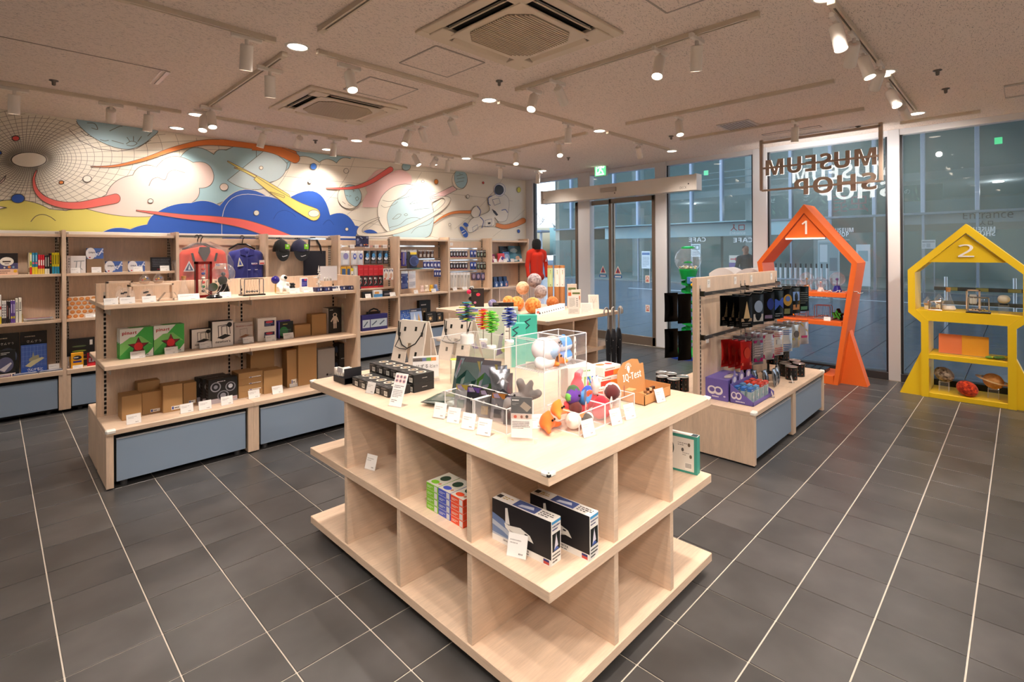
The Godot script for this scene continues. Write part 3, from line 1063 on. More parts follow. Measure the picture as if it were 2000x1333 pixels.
# ------------------------------------------------------------------ the mural: flat print on the wall above the shelves
var mur: MB
var mur_box := PackedVector2Array([W(-3.9,1.2),W(7.40,1.2),W(7.40,2.978),W(-3.9,2.978)])
var mur_n := 0
func ma(x: float,y: float) -> Vector2:
	var p := on_z(x / 3.5714,200.0 + y / 3.5714,WALLZ)
	return W(p.x,p.y)
func mb_(x: float,y: float) -> Vector2:
	var p := on_z(500.0 + x / 3.5714,260.0 + y / 3.5714,WALLZ)
	return W(p.x,p.y)
func pa(a: Array,f: Callable) -> Array:
	var o := []
	for i in range(0,a.size(),2): o.append(f.call(a[i],a[i + 1]))
	return o
func mxf() -> Transform3D:
	mur_n += 1
	return Transform3D(Basis.IDENTITY,V(0,0,WALLZ + 0.001 + 0.00006 * mur_n))
func mfill(poly,hex: String,edge := ""):
	var xf := mxf()
	for q in Geometry2D.intersect_polygons(PackedVector2Array(poly),mur_box):
		if not Geometry2D.is_polygon_clockwise(q) or true: mur.flat(q,xf,k(hex))
	if edge: mline(poly + [poly[0]] if poly is Array else Array(poly) + [poly[0]],0.006,edge)
func mline(pts: Array,wd: float,hex: String):
	var xf := mxf()
	for i in pts.size() - 1:
		var a: Vector2 = pts[i]
		var b: Vector2 = pts[i + 1]
		if a.y > 2.974 or b.y > 2.974 or a.x > 7.395 or b.x > 7.395: continue
		stroke(mur,[a,b],wd,xf,k(hex))
# outline made of arcs: x, y, bulge to the next point
func puffs(a: Array,f: Callable) -> Array:
	var o := []
	var n := a.size() / 3
	for i in n:
		var p: Vector2 = f.call(a[i * 3],a[i * 3 + 1])
		var j := (i + 1) % n
		var q: Vector2 = f.call(a[j * 3],a[j * 3 + 1])
		var bulge: float = a[i * 3 + 2]
		var side := (q - p).orthogonal()
		var steps := 10 if bulge != 0.0 else 1
		for s in steps:
			var t := float(s) / steps
			o.append(p.lerp(q,t) + side * -bulge * 4.0 * t * (1.0 - t))
	return o
# a tapering streak along a curve: points x, y, half width (crop pixels)
func streak(a: Array,f: Callable,hex: String):
	var up := []
	var dn := []
	var pts := []
	var ws := []
	for i in range(0,a.size(),3):
		pts.append(W(a[i],a[i + 1]))
		ws.append(W(a[i + 2],0))
	var cp := curve(pts,7)
	var cw := curve(ws,7)
	for i in cp.size():
		var e: Vector2 = (cp[mini(i + 1,cp.size() - 1)] - cp[maxi(i - 1,0)]).normalized()
		var s := W(-e.y,e.x) * maxf(cw[i].x,0.8)
		up.append(f.call(cp[i].x + s.x,cp[i].y + s.y))
		dn.push_front(f.call(cp[i].x - s.x,cp[i].y - s.y))
	var m := cp.size() - 1
	var e2: Vector2 = (cp[m] - cp[m - 1]).normalized()
	for j in 7:
		var t := PI / 2 - PI * (j + 1) / 8.0
		var d: Vector2 = e2 * cos(t) * cw[m].x + W(-e2.y,e2.x) * sin(t) * cw[m].x
		up.append(f.call(cp[m].x + d.x,cp[m].y + d.y))
	mfill(up + dn,hex,"8a6a5a")
func mdisc(cx: float,cy: float,rx: float,ry: float,f: Callable,hex: String,edge := "77706a"):
	var o := []
	for i in 28: o.append(f.call(cx + rx * cos(TAU * i / 28),cy + ry * sin(TAU * i / 28)))
	mfill(o,hex,edge)
func mural():
	mur = nb()
	var A := ma
	var B := mb_
	var ink := "6f675f"
	mfill(Array(mur_box),"f1eadb")
	# curved space grid falling into the hole
	var c := W(200,402)
	for i in 60:
		var th := TAU * i / 60.0
		var l := []
		for s in 46:
			var t := s / 45.0
			var rx := 125.0 + 75.0 * t + 4200.0 * pow(t,3.0)
			var ry := 55.0 + 190.0 * pow(t,0.8) + 1500.0 * pow(t,2.6)
			var q := c + W(rx * cos(th + 0.5 * t),ry * sin(th + 0.32 * t))
			if q.x > -60 and q.x < 3740 and q.y > -60 and q.y < 960: l.append(ma(q.x,q.y))
			else:
				if l.size() > 1: mline(l,0.004,"a79e92")
				l = []
		if l.size() > 1: mline(l,0.004,"a79e92")
	for s in 40:
		var t := pow(s / 39.0,1.25)
		var rx := 125.0 + 75.0 * t + 4200.0 * pow(t,3.0) + 120.0 * sqrt(t)
		var ry := 55.0 + 190.0 * pow(t,0.8) + 1500.0 * pow(t,2.6)
		var l := []
		for i in 97:
			var th := TAU * i / 96.0
			var q := c + W(rx * cos(th + 0.5 * t),ry * sin(th + 0.32 * t))
			if q.x > -60 and q.x < 3740 and q.y > -60 and q.y < 960: l.append(ma(q.x,q.y))
			else:
				if l.size() > 1: mline(l,0.004,"a79e92")
				l = []
		if l.size() > 1: mline(l,0.004,"a79e92")
	mdisc(202,402,122,52,A,"e9e2d4")
	# the cratered planet at the top, its dark outline ring first
	mline(pa([445,110,480,190,560,270,680,325,820,342,950,325,1050,265,1110,195],A),0.006,ink)
	mfill(curve(pa([535,120,600,210,700,275,800,315,900,328,985,300,1060,245,1100,195,1000,150,700,90],A),5,true),"a9c8d3",ink)
	for q in [[610,145,660,150,680,190,640,180],[765,200,830,170,850,168],[880,290,915,272,955,285,925,305,885,300],[885,245,905,275],[930,240,930,270],[985,240,960,275],[700,262,730,270,755,266],[780,268,860,290],[565,200,600,230,620,225],[1030,235,1060,205],[1015,290,1040,262],[600,230,650,245]]:
		mline(curve(pa(q,A),4),0.006,ink)
	# light blue clouds along the top
	mfill(puffs([1255,385,0.28,1490,365,0.2,1575,335,0.18,2010,380,0.2,1990,480,0.12,1815,575,0.1,1640,640,0.05,1480,720,0.06,1330,705,0.1],A),"a9cdd6",ink)
	mfill(puffs([0,108,0.0,300,130,0.0,880,195,-0.2,655,180,-0.18,560,210,-0.2,440,205,-0.2,215,210,-0.25,0,320,0.0],B),"a9cdd6",ink)
	mfill(puffs([-200,330,0.0,60,120,0.1,215,215,0.18,90,345,0.15,0,395,0.1],B),"c4d5d8",ink)
	# yellow hill
	mfill(puffs([-2200,700,0.1,0,690,0.04,80,682,0.10,345,745,0.0,460,757,0.05,590,740,0.0,1060,792,0.0,1030,850,0.05,910,888,0.06,680,960,0,-2200,960,0],A),"e3d974",ink)
	mline(curve(pa([215,832,250,795,300,783,350,800,385,825],A),5),0.006,ink)
	# pink cloud
	mfill(puffs([740,645,0.14,925,508,0.24,1090,452,0.26,1345,420,0.30,1490,510,0.24,1388,600,0.16,1335,700,0.12,1165,727,0.10,1055,797,0.06,590,740,0.02],A),"e9d2ca",ink)
	mline(curve(pa([1038,582,1060,540,1100,525,1148,542,1175,490,1220,474,1285,492],A),5),0.006,ink)
	# deep blue clouds
	mfill(puffs([680,930,0.16,908,886,0.05,1025,852,0.05,1058,792,0.10,1330,702,0.14,1530,722,0.28,1905,690,0.10,2040,690,0.05,2075,930,0.0],A),"2f5cb8","e9e2d4")
	mfill(puffs([-240,640,0.3,40,440,0.08,205,490,0.05,245,442,0.36,515,572,0.24,690,645,0.04,728,658,0.0,695,715,0.0,690,860,0,-240,860,0.0],B),"2f5cb8","e9e2d4")
	mfill(puffs([742,688,0.18,850,700,0.0,870,716,0.0,770,700,0.0],B),"2f5cb8","e9e2d4")
	for q in [[120,600,150,555,200,540,250,560,275,585],[465,640,490,612,515,610,540,640]]:
		mline(curve(pa(q,B),5),0.006,"24478f")
	# the ringed planet
	var ring := []
	for i in 40:
		var t := TAU * i / 40
		var u := W(330 * cos(t),70 * sin(t)).rotated(-0.36)
		ring.append(mb_(1030 + u.x,575 + u.y))
	mfill(puffs([500,515,0.0,740,515,0.1,775,420,0.2,800,300,0.22,940,280,0.2,1080,300,0.18,1060,380,0.1,900,520,0.0],B),"f0c9c6")
	mfill(pa([1140,480,1370,370,1400,395,1190,505],B),"f0c9c6",ink)
	var globe := []
	for i in 40: globe.append(mb_(1040 + 195 * cos(TAU * i / 40),545 + 188 * sin(TAU * i / 40)))
	mfill(globe,"f3eee2",ink)
	mfill(curve(pa([1075,392,1150,405,1210,470,1236,560,1232,650,1200,722,1100,735,960,722,920,640,915,560,960,480,1040,430],B),5,true),"b9d5dc",ink)
	for q in [[870,505,900,520,960,500,985,480],[880,470,930,478,1000,460,1080,440],[1070,495,1110,470,1150,478,1110,490,1070,495],[950,600,985,568,1010,570,985,595,950,602],[1030,570,1045,562,1055,572,1040,578,1030,570],[930,660,1000,640,1050,600,1110,590,1160,600,1225,570],[1080,700,1120,660,1200,640,1230,610],[1100,540,1150,530,1210,525],[960,700,1010,690,1040,672,1000,675,965,690]]:
		mline(curve(pa(q,B),5),0.005,ink)
	mfill(curve(pa([700,690,720,650,780,615,850,590,850,600,770,640,738,675,755,698,850,700,950,680,1100,620,1240,550,1310,490,1305,455,1250,455,1215,462,1222,450,1280,442,1345,448,1352,475,1310,530,1200,605,1050,680,920,715,800,722,720,715],B),4,true),"efe6d6",ink)
	# moons
	mdisc(650,445,84,84,B,"f1eadb")
	mfill(curve(pa([612,385,650,362,700,375,730,420,728,470,700,510,670,505,630,465],B),5,true),"a9cdd6",ink)
	for q in [[640,385,648,392],[665,395,690,405],[680,390,676,412],[690,455,705,445,715,460,700,475,690,455],[660,440,650,435],[600,480,620,495],[640,500,660,510],[625,435,640,440]]:
		mline(pa(q,B),0.006,ink)
	mdisc(1418,328,54,66,B,"f1eadb")
	mfill(curve(pa([1390,270,1430,262,1465,290,1468,345,1440,385,1400,372,1380,320],B),5,true),"a9cdd6",ink)
	for q in [[1395,300,1440,290],[1400,320,1450,312],[1395,345,1445,335],[1415,285,1425,288]]: mline(pa(q,B),0.006,ink)
	mdisc(1045,235,30,26,B,"a9cdd6")
	# streaks and comets
	streak([632,450,2,800,445,7,1000,400,11,1200,330,15,1400,285,19,1550,283,22,1720,297,24,1860,315,27,2040,365,30],A,"de7f3e")
	streak([-30,95,26,60,100,30,150,125,30,270,178,33],B,"de7f3e")
	streak([255,475,4,235,540,9,255,620,15,320,680,19,430,715,22,560,720,26,700,695,30,805,672,33],A,"f0736b")
	streak([950,755,3,1100,775,10,1300,800,16,1500,818,22,1700,850,30,1900,915,34,2100,990,30],A,"ee6f68")
	streak([485,385,3,590,388,7,700,378,12,800,340,15,880,290,17,935,255,19],B,"ee6f68")
	mdisc(650,445,1,1,B,"a9cdd6")
	streak([1236,630,2,1300,585,6,1380,555,9,1500,552,11],B,"e58b4a")
	streak([1670,640,14,1730,655,16,1800,640,17,1860,612,19],B,"e58b4a")
	streak([1585,412,3,1680,465,8,1850,560,13,2000,660,20],A,"e9d877")
	streak([1632,458,2,1700,480,6,1780,520,8],A,"e9d877")
	streak([-10,315,13,100,395,20,200,460,27,300,520,34,400,568,44],B,"e9d877")
	streak([95,412,2,140,428,5,190,445,7],B,"e9d877")
	mdisc(400,562,38,24,B,"f1eadb")
	# little round planets
	for q in [[110,253,25,18,"d8514a",0],[125,672,46,31,"2f5cb8",0],[0,355,12,12,"2f5cb8",0],[427,560,16,12,"e08a3e",0],[607,535,30,23,"f5f0e4",0],[1560,592,29,25,"efe0d4",0],[1818,459,13,12,"efe6d6",0],[1785,773,19,18,"f5f0e4",0],[1048,689,18,15,"efe6d6",0],[398,234,22,22,"2f6fc8",1],[33,244,13,12,"efe6d6",1],[0,558,19,18,"f1eadb",1],[625,265,17,17,"f1eadb",1],[372,340,12,12,"f1eadb",1],[1253,341,14,17,"e08a3e",1],[1581,348,7,8,"d8514a",1],[1830,397,13,19,"dcd34f",1],[1828,686,9,12,"2f5cb8",1],[630,672,11,11,"efe6d6",1],[1473,443,10,13,"f5f0e4",1],[1347,640,8,10,"f5f0e4",1],[1160,338,9,9,"f5f0e4",1]]:
		mdisc(q[0],q[1],q[2],q[3],B if q[5] else A,q[4])
	mfill(pa([-40,720,42,735,-40,755],A),"e6dcd6",ink)
	mfill(pa([-30,590,10,545,42,510,30,545,-10,580],A),"e9d2ca",ink)
	# the drifting spaceman
	var suit := "f6f2e8"
	mfill(curve(pa([1560,575,1500,600,1470,650,1475,690,1510,690,1560,650,1620,655,1660,640,1660,590,1690,620,1740,610,1755,560,1760,470,1730,430,1700,420,1640,440,1610,470,1625,540],B),4,true),suit,ink)
	mfill(curve(pa([1495,560,1515,520,1545,512,1562,545,1550,580,1515,590],B),4,true),suit,ink)
	mfill(curve(pa([1655,400,1665,365,1695,352,1725,365,1735,400,1715,435,1680,440],B),4,true),suit,"2f5cb8")
	mfill(curve(pa([1660,402,1668,372,1692,362,1718,378,1722,410,1700,432,1672,426],B),4,true),"3a3d44","2f5cb8")
	mfill(curve(pa([1415,660,1430,652,1450,668,1475,700,1470,726,1450,728,1430,700],B),4,true),"2f5cb8","f6f2e8")
	mfill(curve(pa([1440,640,1450,624,1470,630,1478,648,1460,658],B),4,true),"2f5cb8","f6f2e8")
	for q in [[1540,514,1562,545,1552,580],[1560,588,1582,615,1572,660],[1615,468,1618,495,1630,505],[1710,540,1735,535,1750,555],[1640,440,1615,455,1618,490]]:
		mline(curve(pa(q,B),4),0.014,"2f5cb8")
	for q in [[1592,610,1640,600,1638,645,1592,655,1592,610],[1645,465,1690,455,1700,490,1660,505,1645,465],[1505,660,1540,640,1545,670,1510,690,1505,660]]:
		mline(pa(q,B),0.006,"4a5f96")
	for q in [[1612,625,1632,622,1630,636,1614,638],[1640,530,1665,545,1685,572,1672,578,1652,555]]:
		mfill(pa(q,B),"3a3d44")
	mline(pa([1430,690,1448,680],B),0.012,suit)
	mline(pa([1438,706,1458,695],B),0.012,suit)
	var o := put(mur,"mural","satin")
	o.set_meta("kind","structure")
	o.name = "trim_11"
	var lab := "printed space mural of clouds, planets, comets and a spaceman above the shelves"
	o.set_meta("label",lab)
# ------------------------------------------------------------------ furniture
const ZW := -6.82
const ZP := -7.05
func upx(i: int) -> float:
	return 0.511 + 0.9467 * i
func slot_strip(h: float,w := 0.03) -> MB:
	var mb := nb()
	mb.bx(V(-w / 2,0,-0.004),V(w / 2,h,0.0),k("b9b1a8"))
	var n := int(h / 0.032)
	for i in n:
		for s in [-1,1]:
			mb.bx(V(s * w * 0.25 - 0.004,0.012 + i * 0.032,0.0),V(s * w * 0.25 + 0.004,0.032 + i * 0.032,0.0008),k("1d1a18"))
	return mb
func bracket(mb: MB,p: Vector3,d: float):
	mb.bx(p + V(-0.002,-0.05,0),p + V(0.002,0,d),k("cfc8c0"))
func furniture():
	# wall shelving: eight bays; each bay with the upright at its right
	var bays := [["books and a picture-book stand",[1.765,1.372,0.915]],["boxed puzzles and a doughnut-print box",[1.765,1.372,0.915]],["two hanging flight jackets",[]],["hanging caps and a tote bag",[]],["hanging keyring pouches and red boxes",[1.04,0.9]],["pencils, folders and small plush toys",[1.765,0.912]],["rows of keyrings and cutlery packs",[0.917]],["leaning picture books and blue boxes",[1.765,1.371,0.917]]]
	for i in 8:
		var xb := upx(i) - 0.03
		var xa := upx(i) - 0.9467
		var t := thing("shelf_bay","pale wood wall shelving bay holding " + bays[i][0],"shelf",V((xa + xb) / 2,0,ZP),0.0,"pale wood shelving bays along the mural wall")
		var w := xb - xa
		var dp := ZW - ZP
		var mb := nb()
		mb.bx(V(-w / 2,0.41,-0.03),V(w / 2,1.745,0),Color.WHITE)
		put(mb,"back_panel","wood_upright",t)
		mb = nb()
		mb.bx(V(w / 2,0.03,-0.08),V(w / 2 + 0.03,1.805,dp),Color.WHITE,0.0015)
		put(mb,"upright","wood_upright",t)
		mb = nb()
		mb.bx(V(-w / 2,1.77,-0.05),V(w / 2,1.80,-0.02),k("e6e0d8"),0.002)
		put(mb,"top_rail","paint",t)
		for s in [-1,1]:
			var st := put(slot_strip(1.37),"slotted_strip","metal_paint",t)
			st.position = V(s * (w / 2 - 0.022),0.42,0.004)
		mb = nb()
		mb.bx(V(-w / 2,0.375,-0.06),V(w / 2,0.42,dp + 0.005),Color.WHITE,0.002)
		put(mb,"deck","wood",t)
		for s in [-1,1]:
			mb = nb()
			mb.bx(V(s * w / 2,0.03,dp - 0.05),V(s * (w / 2 - 0.03),0.375,dp),Color.WHITE,0.0015)
			put(mb,"base_side","wood_upright",t)
		mb = nb()
		mb.bx(V(-w / 2 + 0.036,0.05,dp - 0.03),V(w / 2 - 0.036,0.34,dp - 0.01),k("8d9fb4"),0.002)
		put(mb,"drawer_front","laminate",t)
		mb = nb()
		mb.bx(V(-w / 2 + 0.03,0.03,-0.05),V(w / 2 - 0.03,0.375,dp - 0.032),k("16161a"))
		put(mb,"base_body","matte",t)
		for s in [-1,1]:
			mb = nb()
			mb.cyl(V(s * (w / 2 - 0.1),0,dp - 0.07),V(s * (w / 2 - 0.1),0.03,dp - 0.07),0.02,0.02,10,k("3a3a3c"))
			put(mb,"foot","paint",t)
		for hh in bays[i][1]:
			mb = nb()
			var narrow: float = 0.10 if hh in [1.04] else 0.0
			var f := dp - (0.055 if i < 2 else 0.012) - narrow
			mb.bx(V(-w / 2 + 0.004,hh - 0.028,0.002),V(w / 2 - 0.004,hh,f),Color.WHITE,0.002)
			put(mb,"shelf","wood",t)
			for s in [-1,1]:
				mb = nb()
				bracket(mb,V(s * (w / 2 - 0.022),hh - 0.028,0.004),f * 0.8)
				put(mb,"bracket","metal_paint",t)
		if i in [2,3,4,5,6]:
			# hanging bars
			mb = nb()
			var hs: Array = {2: [1.765],3: [1.755],4: [1.655,1.33],5: [1.66,1.45,1.3],6: [1.62,1.42,1.22]}[i]
			for hh in hs:
				mb = nb()
				mb.bx(V(-w / 2 + 0.01,hh - 0.012,0.03),V(w / 2 - 0.01,hh + 0.012,0.038),k("c9cbd0"),0.002)
				put(mb,"hanging_bar","chrome",t)
			if i in [2,3]:
				mb = nb()
				mb.bx(V(-w / 2,1.66,0.0),V(w / 2,1.735,0.02),Color.WHITE,0.002)
				put(mb,"back_rail","wood",t)
	gondola("A",0.515,-4.34,[[1.22,0.355],[0.812,0.355]])
	gondola("B",3.77,-1.379,[])
	display_table("display_table",V(1.8195,0,-1.98),1.187,1.78,"low pale wood display table with open cubbies and plush toys on top")
	display_table("display_table",V(4.53,0,-4.41),1.27,1.89,"pale wood display table by the sliding door with orange planet balls")
	house_one()
	house_two()
	gumball()
	hanging_sign()
func gondola(which: String,x0: float,zf: float,shelves: Array):
	for u in 2:
		var w := 0.9
		var xa := x0 + 0.9 * u
		var lab: String
		if which == "A": lab = ["pale wood double-sided gondola with green star boxes and brown cartons","pale wood double-sided gondola with white cradle boxes and tall brown cartons"][u]
		else: lab = ["pale wood gondola with hanging pouches over a purple counter box","pale wood gondola with hanging pouches over black food tins"][u]
		var t := thing("display_gondola",lab,"gondola",V(xa + w / 2,0,zf - 0.45),0.0,"two-bay display gondola")
		var top := 1.35
		var mb := nb()
		mb.bx(V(-w / 2,0.03,-0.02),V(w / 2,top,0.02),Color.WHITE,0.0015)
		put(mb,"back_panel","wood_upright",t)
		for s in [-1,1]:
			var st := put(slot_strip(top - 0.42 - 0.04,0.012 if which == "A" else 0.016),"slotted_strip","metal_paint",t)
			st.position = V(s * (w / 2 - 0.048),0.40,0.022)
		mb = nb()
		mb.bx(V(-w / 2,0.362,0.02),V(w / 2,0.396,0.45),Color.WHITE,0.003)
		put(mb,"deck","wood",t)
		mb = nb()
		mb.bx(V(-w / 2,0.362,-0.45),V(w / 2,0.396,-0.02),Color.WHITE,0.003)
		put(mb,"deck","wood",t)
		for s in [-1,1]:
			for f in [-1,1]:
				mb = nb()
				mb.bx(V(s * w / 2,0.012,f * 0.445),V(s * (w / 2 - 0.04),0.362,f * 0.021),Color.WHITE,0.0015)
				put(mb,"side_panel","wood_upright",t)
		for f in [-1,1]:
			mb = nb()
			mb.bx(V(-w / 2 + 0.055,0.045,f * 0.415),V(w / 2 - 0.055,0.325,f * 0.435),k("8d9fb4"),0.002)
			mb.bx(V(-w / 2 + 0.055,0.325,f * 0.418),V(w / 2 - 0.055,0.332,f * 0.436),k("c8ccd2"))
			put(mb,"drawer_front","laminate",t)
		mb = nb()
		mb.bx(V(-w / 2 + 0.042,0.04,-0.41),V(w / 2 - 0.042,0.36,0.41),k("121215"))
		put(mb,"base_body","matte",t)
		for s in [-1,1]:
			for f in [-1,1]:
				mb = nb()
				mb.cyl(V(s * (w / 2 - 0.1),0,f * 0.38),V(s * (w / 2 - 0.1),0.04,f * 0.38),0.022,0.022,10,k("4a4a4c"))
				put(mb,"foot","paint",t)
		for sh in shelves:
			for f in [1,-1]:
				mb = nb()
				mb.bx(V(-w / 2 + 0.002,sh[0] - 0.03,f * 0.022),V(w / 2 - 0.002,sh[0],f * (0.022 + sh[1])),Color.WHITE,0.003)
				put(mb,"shelf","wood",t)
			for s in [-1,1]:
				mb = nb()
				bracket(mb,V(s * (w / 2 - 0.048),sh[0] - 0.03,0.022),0.25)
				put(mb,"bracket","metal_paint",t)
		# white corner guards
		mb = nb()
		if u == 0: mb.bx(V(-w / 2 - 0.002,0.37,0.41),V(-w / 2 + 0.055,0.40,0.454),k("efebe4"),0.008)
		else: mb.bx(V(w / 2 - 0.055,0.37,0.41),V(w / 2 + 0.002,0.40,0.454),k("efebe4"),0.008)
		put(mb,"corner_guard","paint",t)
		if which == "A" and u == 1:
			mb = nb()
			mb.bx(V(w / 2,0.012,-0.40),V(w / 2 + 0.03,1.35,0.40),Color.WHITE,0.0015)
			put(mb,"end_panel","wood_upright",t)
		if which == "B":
			# two dark hanging bars with price clips
			for hh in [1.225,0.885]:
				mb = nb()
				mb.bx(V(-w / 2 + 0.03,hh - 0.014,0.055),V(w / 2 - 0.03,hh + 0.014,0.063),k("55524f"),0.002)
				for s in [-1,1]:
					mb.bx(V(s * (w / 2 - 0.048) - 0.006,hh - 0.02,0.022),V(s * (w / 2 - 0.048) + 0.006,hh + 0.02,0.06),k("3a3836"))
				put(mb,"hanging_bar","metal",t)
			for p in [[-0.25,1.30],[0.28,1.30],[-0.28,0.86],[0.2,0.92]]:
				mb = nb()
				mb.bx(V(p[0] - 0.025,p[1] - 0.035,0.021),V(p[0] + 0.025,p[1] + 0.03,0.0235),k("f0ece6"))
				art(mb,Transform3D(Basis.IDENTITY,V(p[0] - 0.025,p[1] - 0.035,0.0235)),0.05,0.065,[["x",0.12,0.4,0.7,0.4,3,"8a8580"]])
				put(mb,"price_ticket","card",t)
func display_table(called: String,at: Vector3,w: float,d: float,label: String):
	var t := thing(called,label,"table",at)
	var n := 0
	for hh in [[0.054,0.094],[0.436,0.476],[0.81,0.85]]:
		var mb := nb()
		mb.bx(V(-w / 2,hh[0],-d / 2),V(w / 2,hh[1],d / 2),Color.WHITE,0.0025)
		put(mb,["bottom_board","middle_board","tabletop"][n],"wood",t)
		n += 1
	for tier in [[0.094,0.436],[0.476,0.81]]:
		var e := 0.006
		for z in [-0.4845,0.0,0.4845]:
			divider(t,V(-w / 2 + e,tier[0],z - 0.0135),V(w / 2 - e,tier[1],z + 0.0135))
		for x in [-0.2105,0.2105]:
			for s in [-1,1]:
				divider(t,V(x - 0.0135,tier[0],s * 0.498),V(x + 0.0135,tier[1],s * (d / 2 - e)))
		for s in [-1,1]:
			divider(t,V(-0.0135,tier[0],s * 0.0135),V(0.0135,tier[1],s * 0.471))
	var mb := nb()
	mb.bx(V(-w / 2 + 0.12,0.0,-d / 2 + 0.12),V(w / 2 - 0.12,0.054,d / 2 - 0.12),k("141416"))
	put(mb,"plinth","matte",t)
	for sx in [-1,1]:
		for sz in [-1,1]:
			mb = nb()
			mb.bx(V(sx * (w / 2 + 0.0025),0.838,sz * (d / 2 + 0.0025)),V(sx * (w / 2 - 0.035),0.853,sz * (d / 2 - 0.012)),k("efebe4"),0.004)
			mb.bx(V(sx * (w / 2 + 0.0025),0.838,sz * (d / 2 + 0.0025)),V(sx * (w / 2 - 0.012),0.853,sz * (d / 2 - 0.035)),k("efebe4"),0.004)
			put(mb,"corner_guard","paint",t)
func divider(t,lo: Vector3,hi: Vector3):
	var mb := nb()
	mb.bx(lo,hi,Color.WHITE,0.001)
	put(mb,"divider","wood",t)
# local frame of a house stand: local x runs along world +z, so the front faces -x
func house_base(called: String,label: String,at: Vector3) -> Node3D:
	return thing(called,label,"display stand",at,-PI / 2)
func house_one():
	var col := k("ea6a22")
	var t := house_base("house_display_stand","orange house-shaped display stand numbered 1 with two shelves, by the glass",V(6.72,0,-1.874))
	var dp := 0.43
	var fx := Transform3D(Basis.IDENTITY,V(0,0,0))
	# frame: left and right halves so that each outline is simple
	var out := [W(0,2.107),W(0.545,1.41),W(0.345,0.0)]
	for s in [-1.0,1.0]:
		var mb := nb()
		mb.prism([W(0,2.107),W(s * 0.545,1.41),W(s * 0.345,0.0),W(s * 0.298,0.0),W(s * 0.488,1.40),W(0,2.003)],fx,dp,col)
		put(mb,"frame","satin",t)
		mb = nb()
		mb.prism([W(s * 0.435,0.62),W(s * 0.61,0.0),W(s * 0.345,0.0)],fx.translated_local(V(0,0,-0.14)),0.14,col)
		put(mb,"fin","satin",t)
	var g := nb()
	g.prism([W(-0.23,1.705),W(0.23,1.705),W(0,1.99)],fx.translated_local(V(0,0,-0.025)),0.03,col)
	put(g,"gable_panel","satin",t)
	g = nb()
	g.bx(V(-0.21,1.69,-0.05),V(0.21,1.704,-0.01),Color.WHITE)
	put(g,"lamp_strip","sign_glow",t)
	for e in [[1.06,0.432],[0.73,0.386]]:
		var hw: float = e[1]
		g = nb()
		g.bx(V(-hw,e[0] - 0.05,-dp + 0.01),V(hw,e[0],-0.004),col,0.002)
		put(g,"shelf","satin",t)
	g = nb()
	g.bx(V(-0.30,0.0,-dp),V(0.30,0.10,-0.002),col,0.002)
	put(g,"bottom_board","satin",t)
	g = nb()
	letters(g,"1",fx.translated_local(V(0,1.745,-0.022)),0.155,k("f6f2ee"),false,0.02,false,true)
	put(g,"number","card",t)
func house_two():
	var col := k("ecc419")
	var t := house_base("house_display_stand","yellow house-shaped display stand numbered 2 with planets on its lowest shelf",V(6.83,0,-0.405))
	var dp := 0.43
	var fx := Transform3D.IDENTITY
	for s in [-1.0,1.0]:
		var mb := nb()
		mb.prism([W(0,1.815),W(s * 0.48,1.338),W(s * 0.478,0.885),W(s * 0.368,0.782),W(s * 0.368,0.0),W(s * 0.305,0.0),W(s * 0.305,0.805),W(s * 0.415,0.91),W(s * 0.418,1.312),W(0,1.722)],fx,dp,col)
		put(mb,"frame","satin",t)
		mb = nb()
		mb.prism([W(s * 0.368,0.48),W(s * 0.56,0.0),W(s * 0.368,0.0)],fx.translated_local(V(0,0,-0.03)),0.14,col)
		put(mb,"fin","satin",t)
	var g := nb()
	g.prism([W(-0.305,1.423),W(0.305,1.423),W(0,1.71)],fx.translated_local(V(0,0,-0.025)),0.03,col)
	put(g,"gable_panel","satin",t)
	g = nb()
	g.prism([W(-0.415,0.912),W(0.415,0.912),W(0.305,0.805),W(-0.305,0.805)],fx.translated_local(V(0,0,-0.004)),dp - 0.01,col)
	put(g,"shelf","satin",t)
	g = nb()
	g.bx(V(-0.305,0.405,-dp + 0.01),V(0.305,0.455,-0.004),col,0.002)
	put(g,"shelf","satin",t)
	g = nb()
	g.bx(V(-0.305,0.0,-dp),V(0.305,0.05,-0.002),col,0.002)
	put(g,"bottom_board","satin",t)
	g = nb()
	letters(g,"2",fx.translated_local(V(0,1.475,-0.022)),0.125,k("f6f2ee"),false,0.02,false,true,0.125)
	put(g,"number","card",t)
